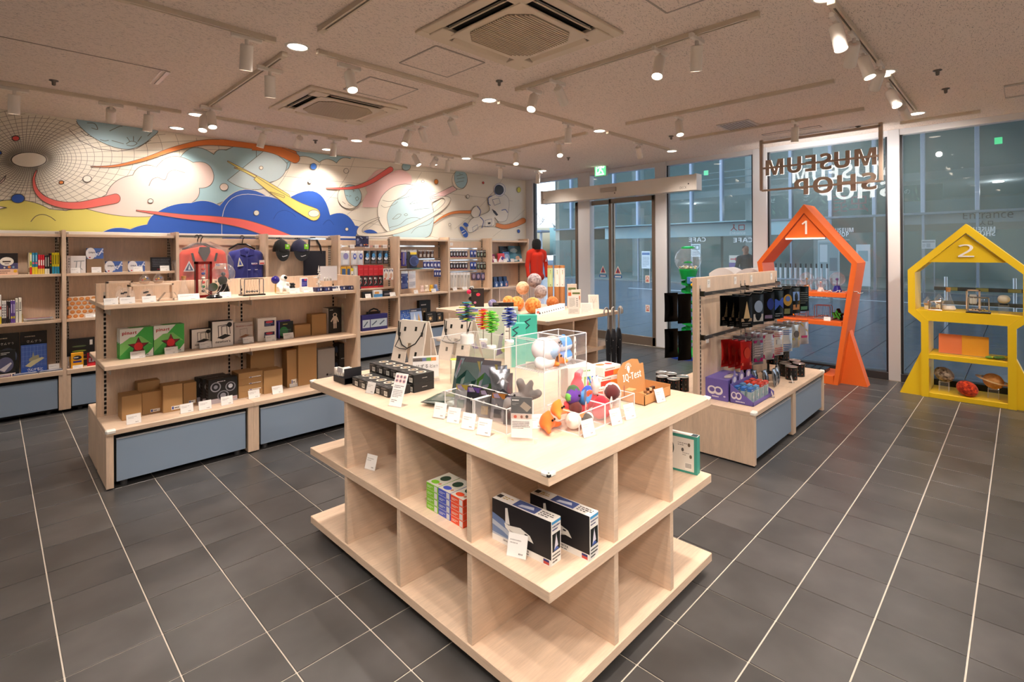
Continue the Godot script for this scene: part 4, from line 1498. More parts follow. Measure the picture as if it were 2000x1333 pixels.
func gumball():
	var base := on_y(1345,697,0.0)
	var t := thing("gumball_machine","tall spiral gumball machine with clear globe and bright green chute","gumball machine",base)
	var g := k("19a24a")
	var mb := nb()
	mb.lathe([W(0,0.0),W(0.30,0.0),W(0.30,0.03),W(0.27,0.045),W(0,0.045)],28,k("23409a"),Vector3.ZERO,false)
	put(mb,"base","gloss",t)
	mb = nb()
	mb.lathe([W(0.25,0.045),W(0.25,0.075),W(0.2,0.1),W(0.16,0.12),W(0.1,0.14),W(0,0.15)],28,g,Vector3.ZERO,false)
	put(mb,"catch_dish","gloss",t)
	mb = nb()
	mb.cyl(V(0,0.13,0),V(0,1.16,0),0.04,0.04,16,g)
	put(mb,"column","gloss",t)
	mb = nb()
	var turns := 8.0
	var seg := 140
	for i in seg:
		var a0 := TAU * turns * i / seg
		var a1 := TAU * turns * (i + 1) / seg
		var y0 := 0.2 + 0.92 * i / seg
		var y1 := 0.2 + 0.92 * (i + 1) / seg
		var e0 := V(cos(a0),0,sin(a0))
		var e1 := V(cos(a1),0,sin(a1))
		mb.quad(e0 * 0.04 + V(0,y0,0),e1 * 0.04 + V(0,y1,0),e1 * 0.1 + V(0,y1,0),e0 * 0.1 + V(0,y0,0),g,Vector3.UP)
		mb.quad(e0 * 0.1 + V(0,y0 - 0.012,0),e1 * 0.1 + V(0,y1 - 0.012,0),e1 * 0.1 + V(0,y1 + 0.018,0),e0 * 0.1 + V(0,y0 + 0.018,0),g,e0)
	put(mb,"spiral_chute","gloss",t)
	mb = nb()
	mb.lathe([W(0,1.14),W(0.1,1.14),W(0.115,1.2),W(0.135,1.27),W(0.135,1.29),W(0,1.29)],24,g,Vector3.ZERO,false)
	put(mb,"neck","gloss",t)
	mb = nb()
	var pf := []
	for i in 17:
		var a := -PI / 2 + 0.75 + (PI - 1.25) * i / 16.0
		pf.append(W(0.19 * cos(a),1.43 + 0.19 * sin(a)))
	mb.lathe(pf,28,Color.WHITE)
	put(mb,"globe","acrylic",t)
	mb = nb()
	mb.lathe([W(0.10,1.588),W(0.10,1.61),W(0.06,1.625),W(0,1.63)],24,g,Vector3.ZERO,false)
	put(mb,"lid","gloss",t)
	mb = nb()
	mb.lathe([W(0,1.385),W(0.07,1.375),W(0.05,1.40),W(0,1.41)],18,g)
	put(mb,"spinner","gloss",t)
	mb = nb()
	var r := RandomNumberGenerator.new()
	r.seed = 4
	for i in 70:
		var a := r.randf() * TAU
		var q := sqrt(r.randf()) * 0.125
		mb.ball(V(cos(a) * q,1.30 + r.randf() * 0.03,sin(a) * q),Vector3.ONE * 0.013,8,[k("e9ddcf"),k("d8b9a4"),k("c7d0d4"),k("e2c98f")][i % 4])
	put(mb,"gumballs","gloss",t).set_meta("kind","stuff")
	mb = nb()
	mb.box(V(-0.1,1.13,0.1),V(0.11,0.1,0.08),k("3f7fc2"),0.008,Basis(Vector3.UP,-0.75))
	mb.box(V(-0.13,1.14,0.13),V(0.06,0.05,0.03),k("e8e4e0"),0.004,Basis(Vector3.UP,-0.75))
	mb.box(V(-0.137,1.145,0.137),V(0.04,0.016,0.03),k("c4352e"),0.002,Basis(Vector3.UP,-0.75))
	put(mb,"coin_box","paint",t)
	mb = nb()
	mb.ball(V(-0.15,1.07,0.15),V(0.035,0.028,0.035),12,k("f0b51e"))
	put(mb,"knob","gloss",t)
func hanging_sign():
	# a frame hung in front of the window; the letters face the plaza, so from inside they read backwards
	var t := thing("hanging_shop_sign","beige framed MUSEUM SHOP letter sign hung before the window, seen from behind","sign",V(6.9,0,-1.775))
	var col := k("b9a493")
	var mb := nb()
	for z in [-0.645,0.645]:
		mb.bx(V(-0.02,2.33,z - 0.02),V(0.02,CEIL,z + 0.02),col,0.002)
	for y in [2.33,2.615]:
		mb.bx(V(-0.012,y - 0.012,-0.645),V(0.012,y + 0.012,0.645),col,0.002)
	mb.bx(V(-0.02,2.93,-0.645),V(0.02,2.96,0.645),col,0.002)
	put(mb,"frame","paint",t)
	for e in [["MUSEUM",2.515,1.2],["SHOP",2.235,0.86]]:
		mb = nb()
		var xf := Transform3D(Basis(V(0,0,-1),Vector3.UP,Vector3.RIGHT),V(0.024,e[1],0.60))
		letters(mb,e[0],xf,0.2,col,true,0.03,false,false,e[2])
		put(mb,"letters","paint",t)
		mb = nb()
		letters(mb,e[0],xf.translated_local(V(0,0,0.018)),0.2,Color.WHITE,true,0.0,false,false,e[2])
		put(mb,"sign_letter_face","letter_glow",t)
# ------------------------------------------------------------------ the plaza and what stands on it
const FX := 23.0
func toward_shop(p: Vector3) -> Transform3D:
	return Transform3D(Basis(V(0,0,1),Vector3.UP,Vector3.LEFT),p)
func outside():
	var pl := struct_root("plaza_pavement")
	var mb := nb()
	mb.bx(V(GLX + 0.05,-0.3,-60),V(90,-0.025,14),k("4c5a68"))
	put(mb,"pavement_bed","matte",pl)
	var tm := nb()
	tm.box(Vector3.ZERO,V(0.59,0.014,0.59),k("5f6f82"),0.002)
	var tmesh := tm.mesh()
	var rest := nb()
	var list := []
	for i in 26:
		for j in 42:
			var c := V(GLX + 0.4 + 0.6 * i,-0.02,-20.0 + 0.6 * j)
			list.append([c,tile_area(c)])
	list.sort_custom(func(a,b): return a[1] > b[1])
	for i in list.size():
		if i < 300: put(tmesh,"paving_slab","wet",pl).position = list[i][0]
		else: rest.add(tm,Transform3D(Basis.IDENTITY,list[i][0]))
	put(rest,"paving_remainder","wet",pl).set_meta("kind","stuff")
	mb = nb()
	mb.bx(V(18.6,-0.02,-12),V(18.72,-0.008,6),k("dfe5ea"))
	struct(mb,"kerb_line","matte")
	museum()
	# rocket body on its side
	var rt := thing("rocket_body","huge beige rocket stage lying on its side beyond the plaza","rocket",V(43.5,0,-41.3))
	var ax := V(0.69,0,0.724)
	mb = nb()
	mb.cyl(ax * -16.0 + V(0,2.72,0),ax * 2.2 + V(0,2.72,0),1.62,1.62,40,k("c9ae86"))
	put(mb,"tank","satin",rt)
	mb = nb()
	mb.cyl(ax * 2.2 + V(0,2.72,0),ax * 3.9 + V(0,2.72,0),1.63,1.5,40,k("8fb0a6"))
	mb.cyl(ax * 3.9 + V(0,2.72,0),ax * 5.2 + V(0,2.72,0),1.5,1.2,40,k("a7c0b6"))
	put(mb,"band","satin",rt)
	mb = nb()
	mb.cyl(ax * 4.3 + V(0,2.4,0),ax * 3.6 + V(0,0,0),0.12,0.16,10,k("3f7fb8"))
	put(mb,"strut","paint",rt)
	mb = nb()
	for q in [-6.0,0.5,3.0]: mb.box(ax * q + V(0,0.55,0),V(0.5,1.1,0.5),k("4a4c50"))
	put(mb,"cradle","paint",rt)
	# street lamp and bare trees
	var sl := thing("lamp_post","slim pale lamp post with a flat head in front of the rocket","lamp post",on_y(1069,500,0.0) * 0.0 + V(27.0,0,-24.6))
	mb = nb()
	mb.cyl(Vector3.ZERO,V(0,2.95,0),0.1,0.1,10,k("c3ccd6"))
	put(mb,"post","paint",sl)
	mb = nb()
	mb.box(V(0,2.98,0),V(0.9,0.16,0.9),k("7f8ea0"),0.03)
	put(mb,"head","paint",sl)
	for e in [[52.0,-50.5,8.5,1],[55.0,-46.5,8.0,2],[49.0,-52.0,7.2,3],[58.5,-44.0,8.4,4],[46.0,-56.0,8.0,5]]:
		tree(V(e[0],0,e[1]),e[2],e[3])
	passer_by()
	plaza_things()
func tree(at: Vector3,h: float,sd: int):
	var r := RandomNumberGenerator.new()
	r.seed = sd
	var mb := nb()
	var stack := [[V(0,-0.03,0),Vector3.UP,h * 0.3,h * 0.02,0]]
	while stack.size():
		var b: Array = stack.pop_back()
		var e: Vector3 = b[0] + b[1] * b[2]
		mb.cyl(b[0],e,b[3],b[3] * 0.75,5 if b[4] < 2 else 3,k("5a5f6e"),false)
		if b[4] >= 6: continue
		for i in (4 if b[4] == 0 else 3):
			var d: Vector3 = (b[1] + V(r.randf_range(-1,1),r.randf_range(-0.25,0.8),r.randf_range(-1,1)) * 0.75).normalized()
			stack.append([e - b[1] * b[2] * r.randf_range(0.0,0.25),d,b[2] * r.randf_range(0.6,0.82),maxf(b[3] * 0.62,0.012),b[4] + 1])
	var t := thing("bare_tree","bare winter tree with dense twigs behind the rocket","tree",at,0.0,"bare trees behind the rocket")
	put(mb,"branches","matte",t)
func museum():
	var t := thing("museum_building","glass fronted museum across the plaza, with tall mullions and an entrance lobby","building",V(FX,0,-8))
	var Z := func(z): return z + 8.0
	var mb := nb()
	mb.bx(V(9.0,-0.1,-12.0),V(9.3,14,14.0),k("8d9694"))
	put(mb,"rear_wall","matte",t)
	for e in [[0.1,-0.1],[4.35,4.05],[8.6,8.3],[14.2,13.9]]:
		mb = nb()
		mb.bx(V(0.35,e[1],-11.5),V(9.0,e[0],13.8),k("aab1b0"))
		put(mb,"storey_slab","matte",t)
	mb = nb()
	mb.bx(V(0.0,-0.1,-11.8),V(9.3,14.2,-11.5),k("c9c2b0"))
	put(mb,"side_wall","matte",t)
	# bays
	for i in 14:
		var z := 0.4 - 1.46 * i
		mb = nb()
		mb.bx(V(-0.12,2.86,Z.call(z) - 0.06),V(0.14,14,Z.call(z) + 0.06),k("b3c0d4"),0.01)
		put(mb,"mullion","paint",t)
		mb = nb()
		pane_quad(mb,V(0.0,2.86,Z.call(z) - 1.40),V(0.0,14,Z.call(z) - 0.06))
		put(mb,"pane","far_glass",t)
		mb = nb()
		pane_quad(mb,V(-0.02,0.05,Z.call(z) - 1.40),V(-0.02,2.2,Z.call(z) - 0.06))
		put(mb,"lower_pane","far_glass",t)
		if z > -7.0 or i % 2 == 0:
			mb = nb()
			mb.bx(V(-0.05,0,Z.call(z) - 0.035),V(0.05,2.86,Z.call(z) + 0.035),k("93a2b2"),0.005)
			put(mb,"post","paint",t)
	mb = nb()
	mb.bx(V(-0.16,2.78,-11.8),V(0.16,2.86,9.5),k("7d8c96"),0.005)
	put(mb,"transom","paint",t)
	mb = nb()
	mb.bx(V(-0.9,2.80,-8.2),V(-0.0,2.84,-0.4),k("86b3b8"))
	put(mb,"canopy","gloss",t)
	# fascia of the entrance lobby with its lettering
	mb = nb()
	mb.bx(V(-0.1,2.2,-8.2),V(0.0,2.78,1.6),k("a9c9cc"),0.005)
	put(mb,"fascia","satin",t)
	mb = nb()
	mb.bx(V(0.25,2.45,4.9),V(0.35,3.30,9.4),k("8a9aa0"))
	put(mb,"fascia","satin",t)
	mb = nb()
	var xf := toward_shop(V(-0.105,2.45,-1.36))
	# 入口
	stroke(mb,pairs([0.09,0.24,0.14,0.24,0.10,0.1,0.0,0.0]),0.035,xf,k("b8323a"))
	stroke(mb,pairs([0.11,0.17,0.16,0.06,0.24,0.0]),0.035,xf,k("b8323a"))
	stroke(mb,pairs([0.34,0.22,0.58,0.22,0.58,0.01,0.34,0.01,0.34,0.22]),0.035,xf,k("b8323a"))
	letters(mb,"Entrance",xf.translated_local(V(-0.06,-0.19,0)),0.13,k("eef4f4"),false)
	for e in [[on_x(1346,473,FX),0.36],[on_x(1433,474,FX),0.34]]:  # reflected CAFE signs, painted as mirrored letters on the glass
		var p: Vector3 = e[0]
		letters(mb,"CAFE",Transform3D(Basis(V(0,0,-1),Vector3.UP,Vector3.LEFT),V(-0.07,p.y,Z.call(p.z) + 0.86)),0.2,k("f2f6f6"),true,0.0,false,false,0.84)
	var pe := on_x(1881,429,FX + 0.25)
	letters(mb,"Entrance",toward_shop(V(0.24,pe.y,Z.call(pe.z))),0.24,k("30363c"),false)
	var xq := toward_shop(V(0.24,pe.y - 0.2,Z.call(pe.z) + 0.45))
	stroke(mb,pairs([0.04,0.12,0.06,0.12,0.04,0.05,0.0,0.0]),0.018,xq,k("30363c"))
	stroke(mb,pairs([0.05,0.08,0.08,0.03,0.12,0.0]),0.018,xq,k("30363c"))
	stroke(mb,pairs([0.2,0.11,0.31,0.11,0.31,0.0,0.2,0.0,0.2,0.11]),0.018,xq,k("30363c"))
	for e in [["MUSEUM",1944,453,false,0.7],["SHOP",1944,461,false,0.5],["MUSEUM",1623,455,true,0.78],["SHOP",1630,463,true,0.5]]:  # reflections of the shop sign, painted as white letters on the far glass
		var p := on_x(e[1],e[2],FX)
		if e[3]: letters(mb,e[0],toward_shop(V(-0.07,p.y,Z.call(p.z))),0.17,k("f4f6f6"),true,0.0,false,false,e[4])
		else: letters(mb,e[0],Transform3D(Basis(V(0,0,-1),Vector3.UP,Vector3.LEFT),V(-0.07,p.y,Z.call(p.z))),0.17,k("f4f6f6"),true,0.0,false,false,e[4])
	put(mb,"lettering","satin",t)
	# exhibition banner behind the upper glass
	var a := on_x(1500,372,FX + 0.3)
	var b := on_x(1735,425,FX + 0.3)
	mb = nb()
	mb.bx(V(0.32,2.9,Z.call(a.z) - 0.2),V(0.36,a.y - 0.25,Z.call(b.z) + 1.6),k("3f5b52"))
	var r := RandomNumberGenerator.new()
	r.seed = 8
	var bx := toward_shop(V(0.318,2.9,Z.call(a.z) - 0.2))
	for i in 90:
		var q := W(r.randf_range(0.1,5.6),r.randf_range(0.05,0.85))
		var an := r.randf_range(-0.8,0.8)
		var d := W(sin(an),cos(an)) * r.randf_range(0.12,0.3)
		var s := W(d.y,-d.x) * 0.13
		mb.flat([q,q + d * 0.5 + s,q + d,q + d * 0.5 - s],bx.translated_local(V(0,0,0.0005 * i)),k(["5d7d6c","4c6f60","7d9a80","2f4740"][i % 4]))
	var bz := bx.translated_local(V(2.6,0.15,0.06))
	# 昆虫
	for s in [[0.1,0.62,0.5,0.62,0.5,0.36,0.1,0.36,0.1,0.62],[0.1,0.49,0.5,0.49],[0.12,0.28,0.12,0.02,0.3,0.08],[0.12,0.17,0.28,0.2],[0.38,0.3,0.38,0.03,0.55,0.03],[0.38,0.15,0.54,0.22],[0.75,0.55,1.2,0.55,1.2,0.3,0.75,0.3,0.75,0.55],[0.97,0.68,0.97,0.08],[0.68,0.08,1.24,0.08],[1.12,0.2,1.26,0.0]]:
		stroke(mb,pairs(s),0.06,bz,k("a3343a"))
	for e in [["せ",0.3],["す",0.95],["ご",1.6],["ち",4.3],["の",5.0]]:
		kana(mb,e[0],bx.translated_local(V(e[1],0.68,0.06)),0.2,0.0,k("dfe6df"))
	put(mb,"banner","satin",t)
	# round pillars, ceiling lamps and balustrade inside
	for z in [-11.5 + 3.2,-4.9 + 3.2,1.4]:
		mb = nb()
		mb.cyl(V(3.4,0.1,z),V(3.4,14,z),0.35,0.35,20,k("c2cccf"))
		put(mb,"pillar","satin",t)
	mb = nb()
	for i in 3: mb.cyl(V(1.2,4.7 + 0.3 * i,-11),V(1.2,4.7 + 0.3 * i,4.5),0.03,0.03,6,k("9aa5aa"))
	put(mb,"balustrade","metal_paint",t)
	for e in [[1.6,8.28,-2.2],[1.6,8.28,0.9],[2.6,4.03,-4.5],[2.6,4.03,-0.5],[2.6,4.03,3.6],[2.6,4.03,7.4],[2.0,8.28,6.2]]:
		mb = nb()
		mb.cyl(V(e[0],e[1],e[2]),V(e[0],e[1] - 0.03,e[2]),0.16,0.16,16,Color.WHITE)
		put(mb,"ceiling_lamp","far_lamp",t)
		var l := OmniLight3D.new()
		l.name = "lobby_light"
		l.position = V(e[0],e[1] - 0.3,e[2])
		l.light_energy = 0.7
		l.light_color = Color(0.92,0.97,1.0)
		l.omni_range = 20.0
		l.omni_attenuation = 2.0
		l.light_size = 0.15
		l.shadow_enabled = true
		t.add_child(l)
	# exit lamps inside
	for q in [[1379,338],[1950,275]]:
		var p := on_x(q[0],q[1],FX + 0.6)
		mb = nb()
		mb.box(V(0.6,p.y,Z.call(p.z)),V(0.06,0.22,0.2),Color.WHITE,0.005)
		put(mb,"exit_sign","exit_glow",t)
# a thin upright panel that faces the shop, given by two picture corners and its distance
func notice(x0: float,y0: float,x1: float,y1: float,X: float,called: String,col: String,list: Array,label: String,category: String):
	var a := on_x(x0,y0,X)
	var b := on_x(x1,y1,X)
	var w := b.z - a.z
	var h := a.y - b.y
	var t := thing(called,label,category,V(X,0,(a.z + b.z) / 2),-PI / 2)
	var mb := nb()
	mb.bx(V(-w / 2,b.y,-0.04),V(w / 2,a.y,0),k(col),0.004)
	art(mb,Transform3D(Basis.IDENTITY,V(-w / 2,b.y,0.002)),w,h,list)
	put(mb,"board","card",t)
	mb = nb()
	for s in [-1,1]: mb.bx(V(s * w * 0.4 - 0.015,0,-0.05),V(s * w * 0.4 + 0.015,b.y + 0.02,-0.02),k("9aa4ac"))
	put(mb,"leg","metal_paint",t)
func plaza_things():
	notice(1253,491,1270,525,21.8,"notice_board","e8eef0",[["r",0.06,0.78,0.88,0.14,"5a7fb0"],["x",0.1,0.1,0.8,0.6,8,"7a8a96"]],"white notice board with blue heading inside the glazed lobby","board")
	notice(1350,477,1368,502,21.9,"notice_board","dfe9ea",[["r",0.08,0.55,0.84,0.38,"7f9a98"],["r",0.2,0.62,0.25,0.2,"e8eef0"],["r",0.55,0.62,0.25,0.2,"e8eef0"],["x",0.1,0.08,0.8,0.36,4,"7a8a96"]],"pale timetable board under the backwards CAFE letters","board")
	notice(1424,499,1444,524,20.0,"arrow_sign","cfc6b8",[["r",0,0.0,1,0.42,"6b5590"],["r",0.12,0.66,0.5,0.08,"c2303a"],["p",[0.6,0.55,0.9,0.7,0.6,0.85],"c2303a"]],"stand sign with a red arrow over a purple panel","sign")
	notice(1800,469,1827,486,20.5,"notice_board","c9cfd2",[["r",0.05,0.7,0.9,0.15,"8a9298"],["r",0.35,0.15,0.3,0.45,"a2aab0"],["x",0.05,0.15,0.25,0.4,3,"8a9298"]],"grey site plan board on posts beyond the yellow stand","board")
	notice(1597,470,1640,556,22.2,"display_case","aebfc0",[["r",0.05,0.05,0.9,0.9,"8fa6a8"],["r",0.1,0.5,0.35,0.4,"c9d4d4"],["r",0.55,0.3,0.35,0.3,"6f8488"]],"tall glazed notice case against the museum front","case")
	notice(1672,478,1700,560,22.2,"ticket_machine","d4dcdc",[["r",0.15,0.6,0.7,0.25,"93b0b4"],["r",0.2,0.35,0.25,0.12,"5a6a70"]],"pale ticket machine against the museum front","machine")
	# umbrella lockers: a row of white folded umbrellas in a rack
	var t := thing("umbrella_rack","rack of white folded umbrellas standing on the plaza","rack",V(17.5,0,-5.35),-PI / 2)
	var mb := nb()
	for y in [0.25,0.62]: mb.bx(V(-1.2,y,-0.15),V(1.2,y + 0.04,0.15),k("8d9aa2"),0.004)
	for s in [-1,1]: mb.bx(V(s * 1.2 - 0.02,0,-0.15),V(s * 1.2 + 0.02,0.7,0.15),k("8d9aa2"),0.004)
	put(mb,"frame","metal_paint",t)
	for i in 16:
		mb = nb()
		var x := -1.1 + 0.147 * i
		mb.cyl(V(x,0.1,0),V(x,1.0,0),0.025,0.035,10,k("dfe4e4"))
		mb.cyl(V(x,1.0,0),V(x,1.13,0),0.018,0.02,8,k("26292c"))
		put(mb,"umbrella","cloth",t)
	# stacked traffic bars behind the yellow stand
	var b := thing("barrier_rack","low rack of black and yellow crowd barriers on the plaza","barrier",V(14.5,0,0.2),-PI / 2)
	mb = nb()
	for i in 2: mb.bx(V(-1.6,0.35 + 0.3 * i,-0.04),V(1.6,0.43 + 0.3 * i,0.04),k("23252a"),0.004)
	put(mb,"rail","paint",b)
	mb = nb()
	for i in 6: mb.bx(V(-1.4 + 0.5 * i,0.655,0.041),V(-1.2 + 0.5 * i,0.725,0.046),k("b99a3a"))
	put(mb,"stripe","paint",b)
	mb = nb()
	for s in [-1.4,-0.3,0.8,1.5]: mb.cyl(V(s,0,0),V(s,0.95,0),0.03,0.03,8,k("c6cdd2"))
	put(mb,"post","metal_paint",b)
func passer_by():
	var j := k("23262b")
	var s := k("a87a62")
	var B := []
	B.append([V(0,0.95,0),V(0.03,1.3,0.05),0.15,0.18,j])
	B.append([V(-0.15,1.34,0.04),V(0.19,1.34,0.06),0.085,0.085,j])
	B.append([V(0.02,1.36,0.07),V(0.0,1.46,0.1),0.055,0.05,s])
	B.append([V(-0.02,1.53,0.12),V(-0.02,1.62,0.11),0.075,0.088,s])
	B.append([V(-0.2,1.33,0.05),V(-0.26,1.06,0.06),0.065,0.052,j])
	B.append([V(-0.26,1.06,0.06),V(-0.12,0.98,0.25),0.05,0.04,j])
	B.append([V(0.24,1.33,0.06),V(0.3,1.06,0.08),0.065,0.052,j])
	B.append([V(0.3,1.06,0.08),V(0.05,1.0,0.27),0.05,0.04,j])
	B.append([V(-0.12,0.98,0.25),V(-0.05,0.97,0.31),0.034,0.03,s])
	B.append([V(0.05,1.0,0.27),V(-0.01,0.98,0.31),0.034,0.03,s])
	var tr := k("2f333b")
	for q in [-1,1]:
		B.append([V(0.085 * q,0.93,0),V(0.1 * q,0.5,0.03),0.1,0.07,tr])
		B.append([V(0.1 * q,0.5,0.03),V(0.11 * q,0.09,-0.02),0.068,0.05,tr])
		B.append([V(0.11 * q,0.04,-0.04),V(0.12 * q,0.035,0.14),0.05,0.042,k("1a1a1c")])
	var t := thing("person","person in a dark jacket leaning forward, hands together, out on the plaza","person",V(15.22,-0.012,-5.82),-0.9)
	var body := blob(B,0.026,0.05)
	# eyes, brow and mouth
	for q in [-1,1]: body.ball(V(-0.02 + 0.03 * q,1.585,0.195),V(0.011,0.007,0.006),8,k("1c1412"))
	body.ball(V(-0.02,1.55,0.203),V(0.014,0.02,0.02),8,s)
	body.ball(V(-0.02,1.515,0.192),V(0.024,0.006,0.006),8,k("7a4440"))
	for q in [-1,1]: body.ball(V(-0.02 + 0.087 * q,1.57,0.1),V(0.012,0.03,0.02),8,s)
	put(body,"body","cloth",t)
	var h := nb()
	h.ball(V(-0.02,1.635,0.095),V(0.092,0.075,0.096),14,k("1f1c1b"))
	put(h,"hair","cloth",t)
	h = nb()
	h.box(V(0.17,1.22,0.225),V(0.09,0.03,0.012),k("e6e8ea"),0.003)
	put(h,"badge","card",t)
# ------------------------------------------------------------------ goods: helpers
# front edge on the plane z = zf, standing on y = h; left and right columns and the row of the top
func slz(xl: float,xr: float,top: float,h: float,zf: float,d: float) -> Dictionary:
	var a := on_z(xl,top,zf)
	var b := on_z(xr,top,zf)
	return {"at": V((a.x + b.x) * 0.5,h,zf - d * 0.5),"turn": 0.0,"w": b.x - a.x,"h": maxf(up_to(a,xl,top) - h,0.01),"d": d}
# white price card in a clear holder, its lower edge at p
func pcard(p: Vector3,turn: float,w: float,hh: float,by: String,group: String):
	var t := thing("price_card","white price card in a clear holder " + by,"price card",p,turn,group)
	var key := "pc%.3f_%.3f" % [w,hh]
	if not cache.has(key):
		var bs := Basis(Vector3.RIGHT,-0.3)
		var a := nb()
		a.box(bs * V(0,hh / 2,0) + V(0,0.001,0),V(w,hh,0.0015),k("f6f3ef"),0.0,bs)
		art(a,Transform3D(bs,bs * V(-w / 2,0,0.0008)),w,hh,[["x",0.1,0.55,0.62,0.25,2,"a9a4a0"],["x",0.6,0.1,0.3,0.16,1,"77726e"]])
		var b := nb()
		b.box(bs * V(0,hh / 2,0.003) + V(0,0.001,0),V(w + 0.004,hh + 0.003,0.0012),Color.WHITE,0.0,bs)
		b.bx(V(-w / 2,0,-0.035),V(w / 2,0.002,0.01),Color.WHITE)
		cache[key] = [a.mesh(),b.mesh()]
	put(cache[key][0],"card","card",t)
	put(cache[key][1],"holder","acrylic",t)
func pcz(xl: float,xr: float,top: float,h: float,zf: float,by: String,group: String):
	var s := slz(xl,xr,top,h,zf,0.0)
	pcard(s.at,0.0,s.w,clampf(s.h,0.02,0.06),by,group)
# flat sealed pouch hanging or standing; top at y = h
func pouch(w: float,h: float,th: float,col: String,list: Array,waist := 0.0,hdr := "") -> MB:
	var mb := nb()
	var nx := 4
	var ny := 7
	var P := []
	for s in [1,-1]:
		var rows := []
		for j in ny + 1:
			var row := []
			for i in nx + 1:
				var u := float(i) / nx
				var v := float(j) / ny
				var b := sin(PI * u) * sin(PI * clampf(v * 0.92 + 0.02,0,1))
				var ww := w * (1.0 - waist * sin(PI * v) * 0.5)
				row.append(V((u - 0.5) * ww,v * h,s * th * 0.5 * pow(maxf(b,0.0),0.6) + s * 0.0004))
			rows.append(row)
		P.append(rows)
	for s in 2:
		var rows: Array = P[s]
		var nn := []
		for j in ny + 1:
			var row := []
			for i in nx + 1:
				var dx: Vector3 = rows[j][mini(i + 1,nx)] - rows[j][maxi(i - 1,0)]
				var dy: Vector3 = rows[mini(j + 1,ny)][i] - rows[maxi(j - 1,0)][i]
				row.append(dx.cross(dy).normalized() * (1.0 if s == 0 else -1.0))
			nn.append(row)
		for j in ny:
			for i in nx:
				var c := k(col)
				if hdr and j == ny - 1: c = k(hdr)
				mb.quadn(rows[j][i],rows[j][i + 1],rows[j + 1][i + 1],rows[j + 1][i],nn[j][i],nn[j][i + 1],nn[j + 1][i + 1],nn[j + 1][i],c)
	# the print follows the belly of the pouch
	var pr := nb()
	art(pr,Transform3D(Basis.IDENTITY,V(-w / 2,0,0)),w,h,list)
	for i in pr.v.size():
		var u := clampf(pr.v[i].x / w + 0.5,0,1)
		var v := clampf(pr.v[i].y / h,0,1)
		var b := sin(PI * u) * sin(PI * clampf(v * 0.92 + 0.02,0,1))
		pr.v[i].x *= 1.0 - waist * sin(PI * v) * 0.5
		pr.v[i].z += th * 0.5 * pow(maxf(b,0.0),0.6) + 0.003
	mb.add(pr,Transform3D.IDENTITY)
	return mb
func book(xl: float,xr: float,top: float,h: float,zf: float,d: float,col: String,spine: Array,label: String,group: String):
	var s := slz(xl,xr,top,h,zf,d)
	s.w -= 0.0015
	var mb := nb()
	mb.box(V(0,s.h / 2,0),V(s.w,s.h,d),k(col),0.0015)
	mb.bx(V(-s.w / 2 + 0.0015,s.h,-d / 2),V(s.w / 2 - 0.0015,s.h + 0.0004,d / 2 - 0.003),k("efe9dc"))
	art(mb,face(s.w,s.h,d,"front"),s.w,s.h,spine)
	solo(mb,"book","card",label,"book",s.at,0.0,group)
func price_row(list: Array,h: float,zf: float,group: String):
	for e in list: pcz(e[0],e[1],e[2],h,zf,e[3],group)
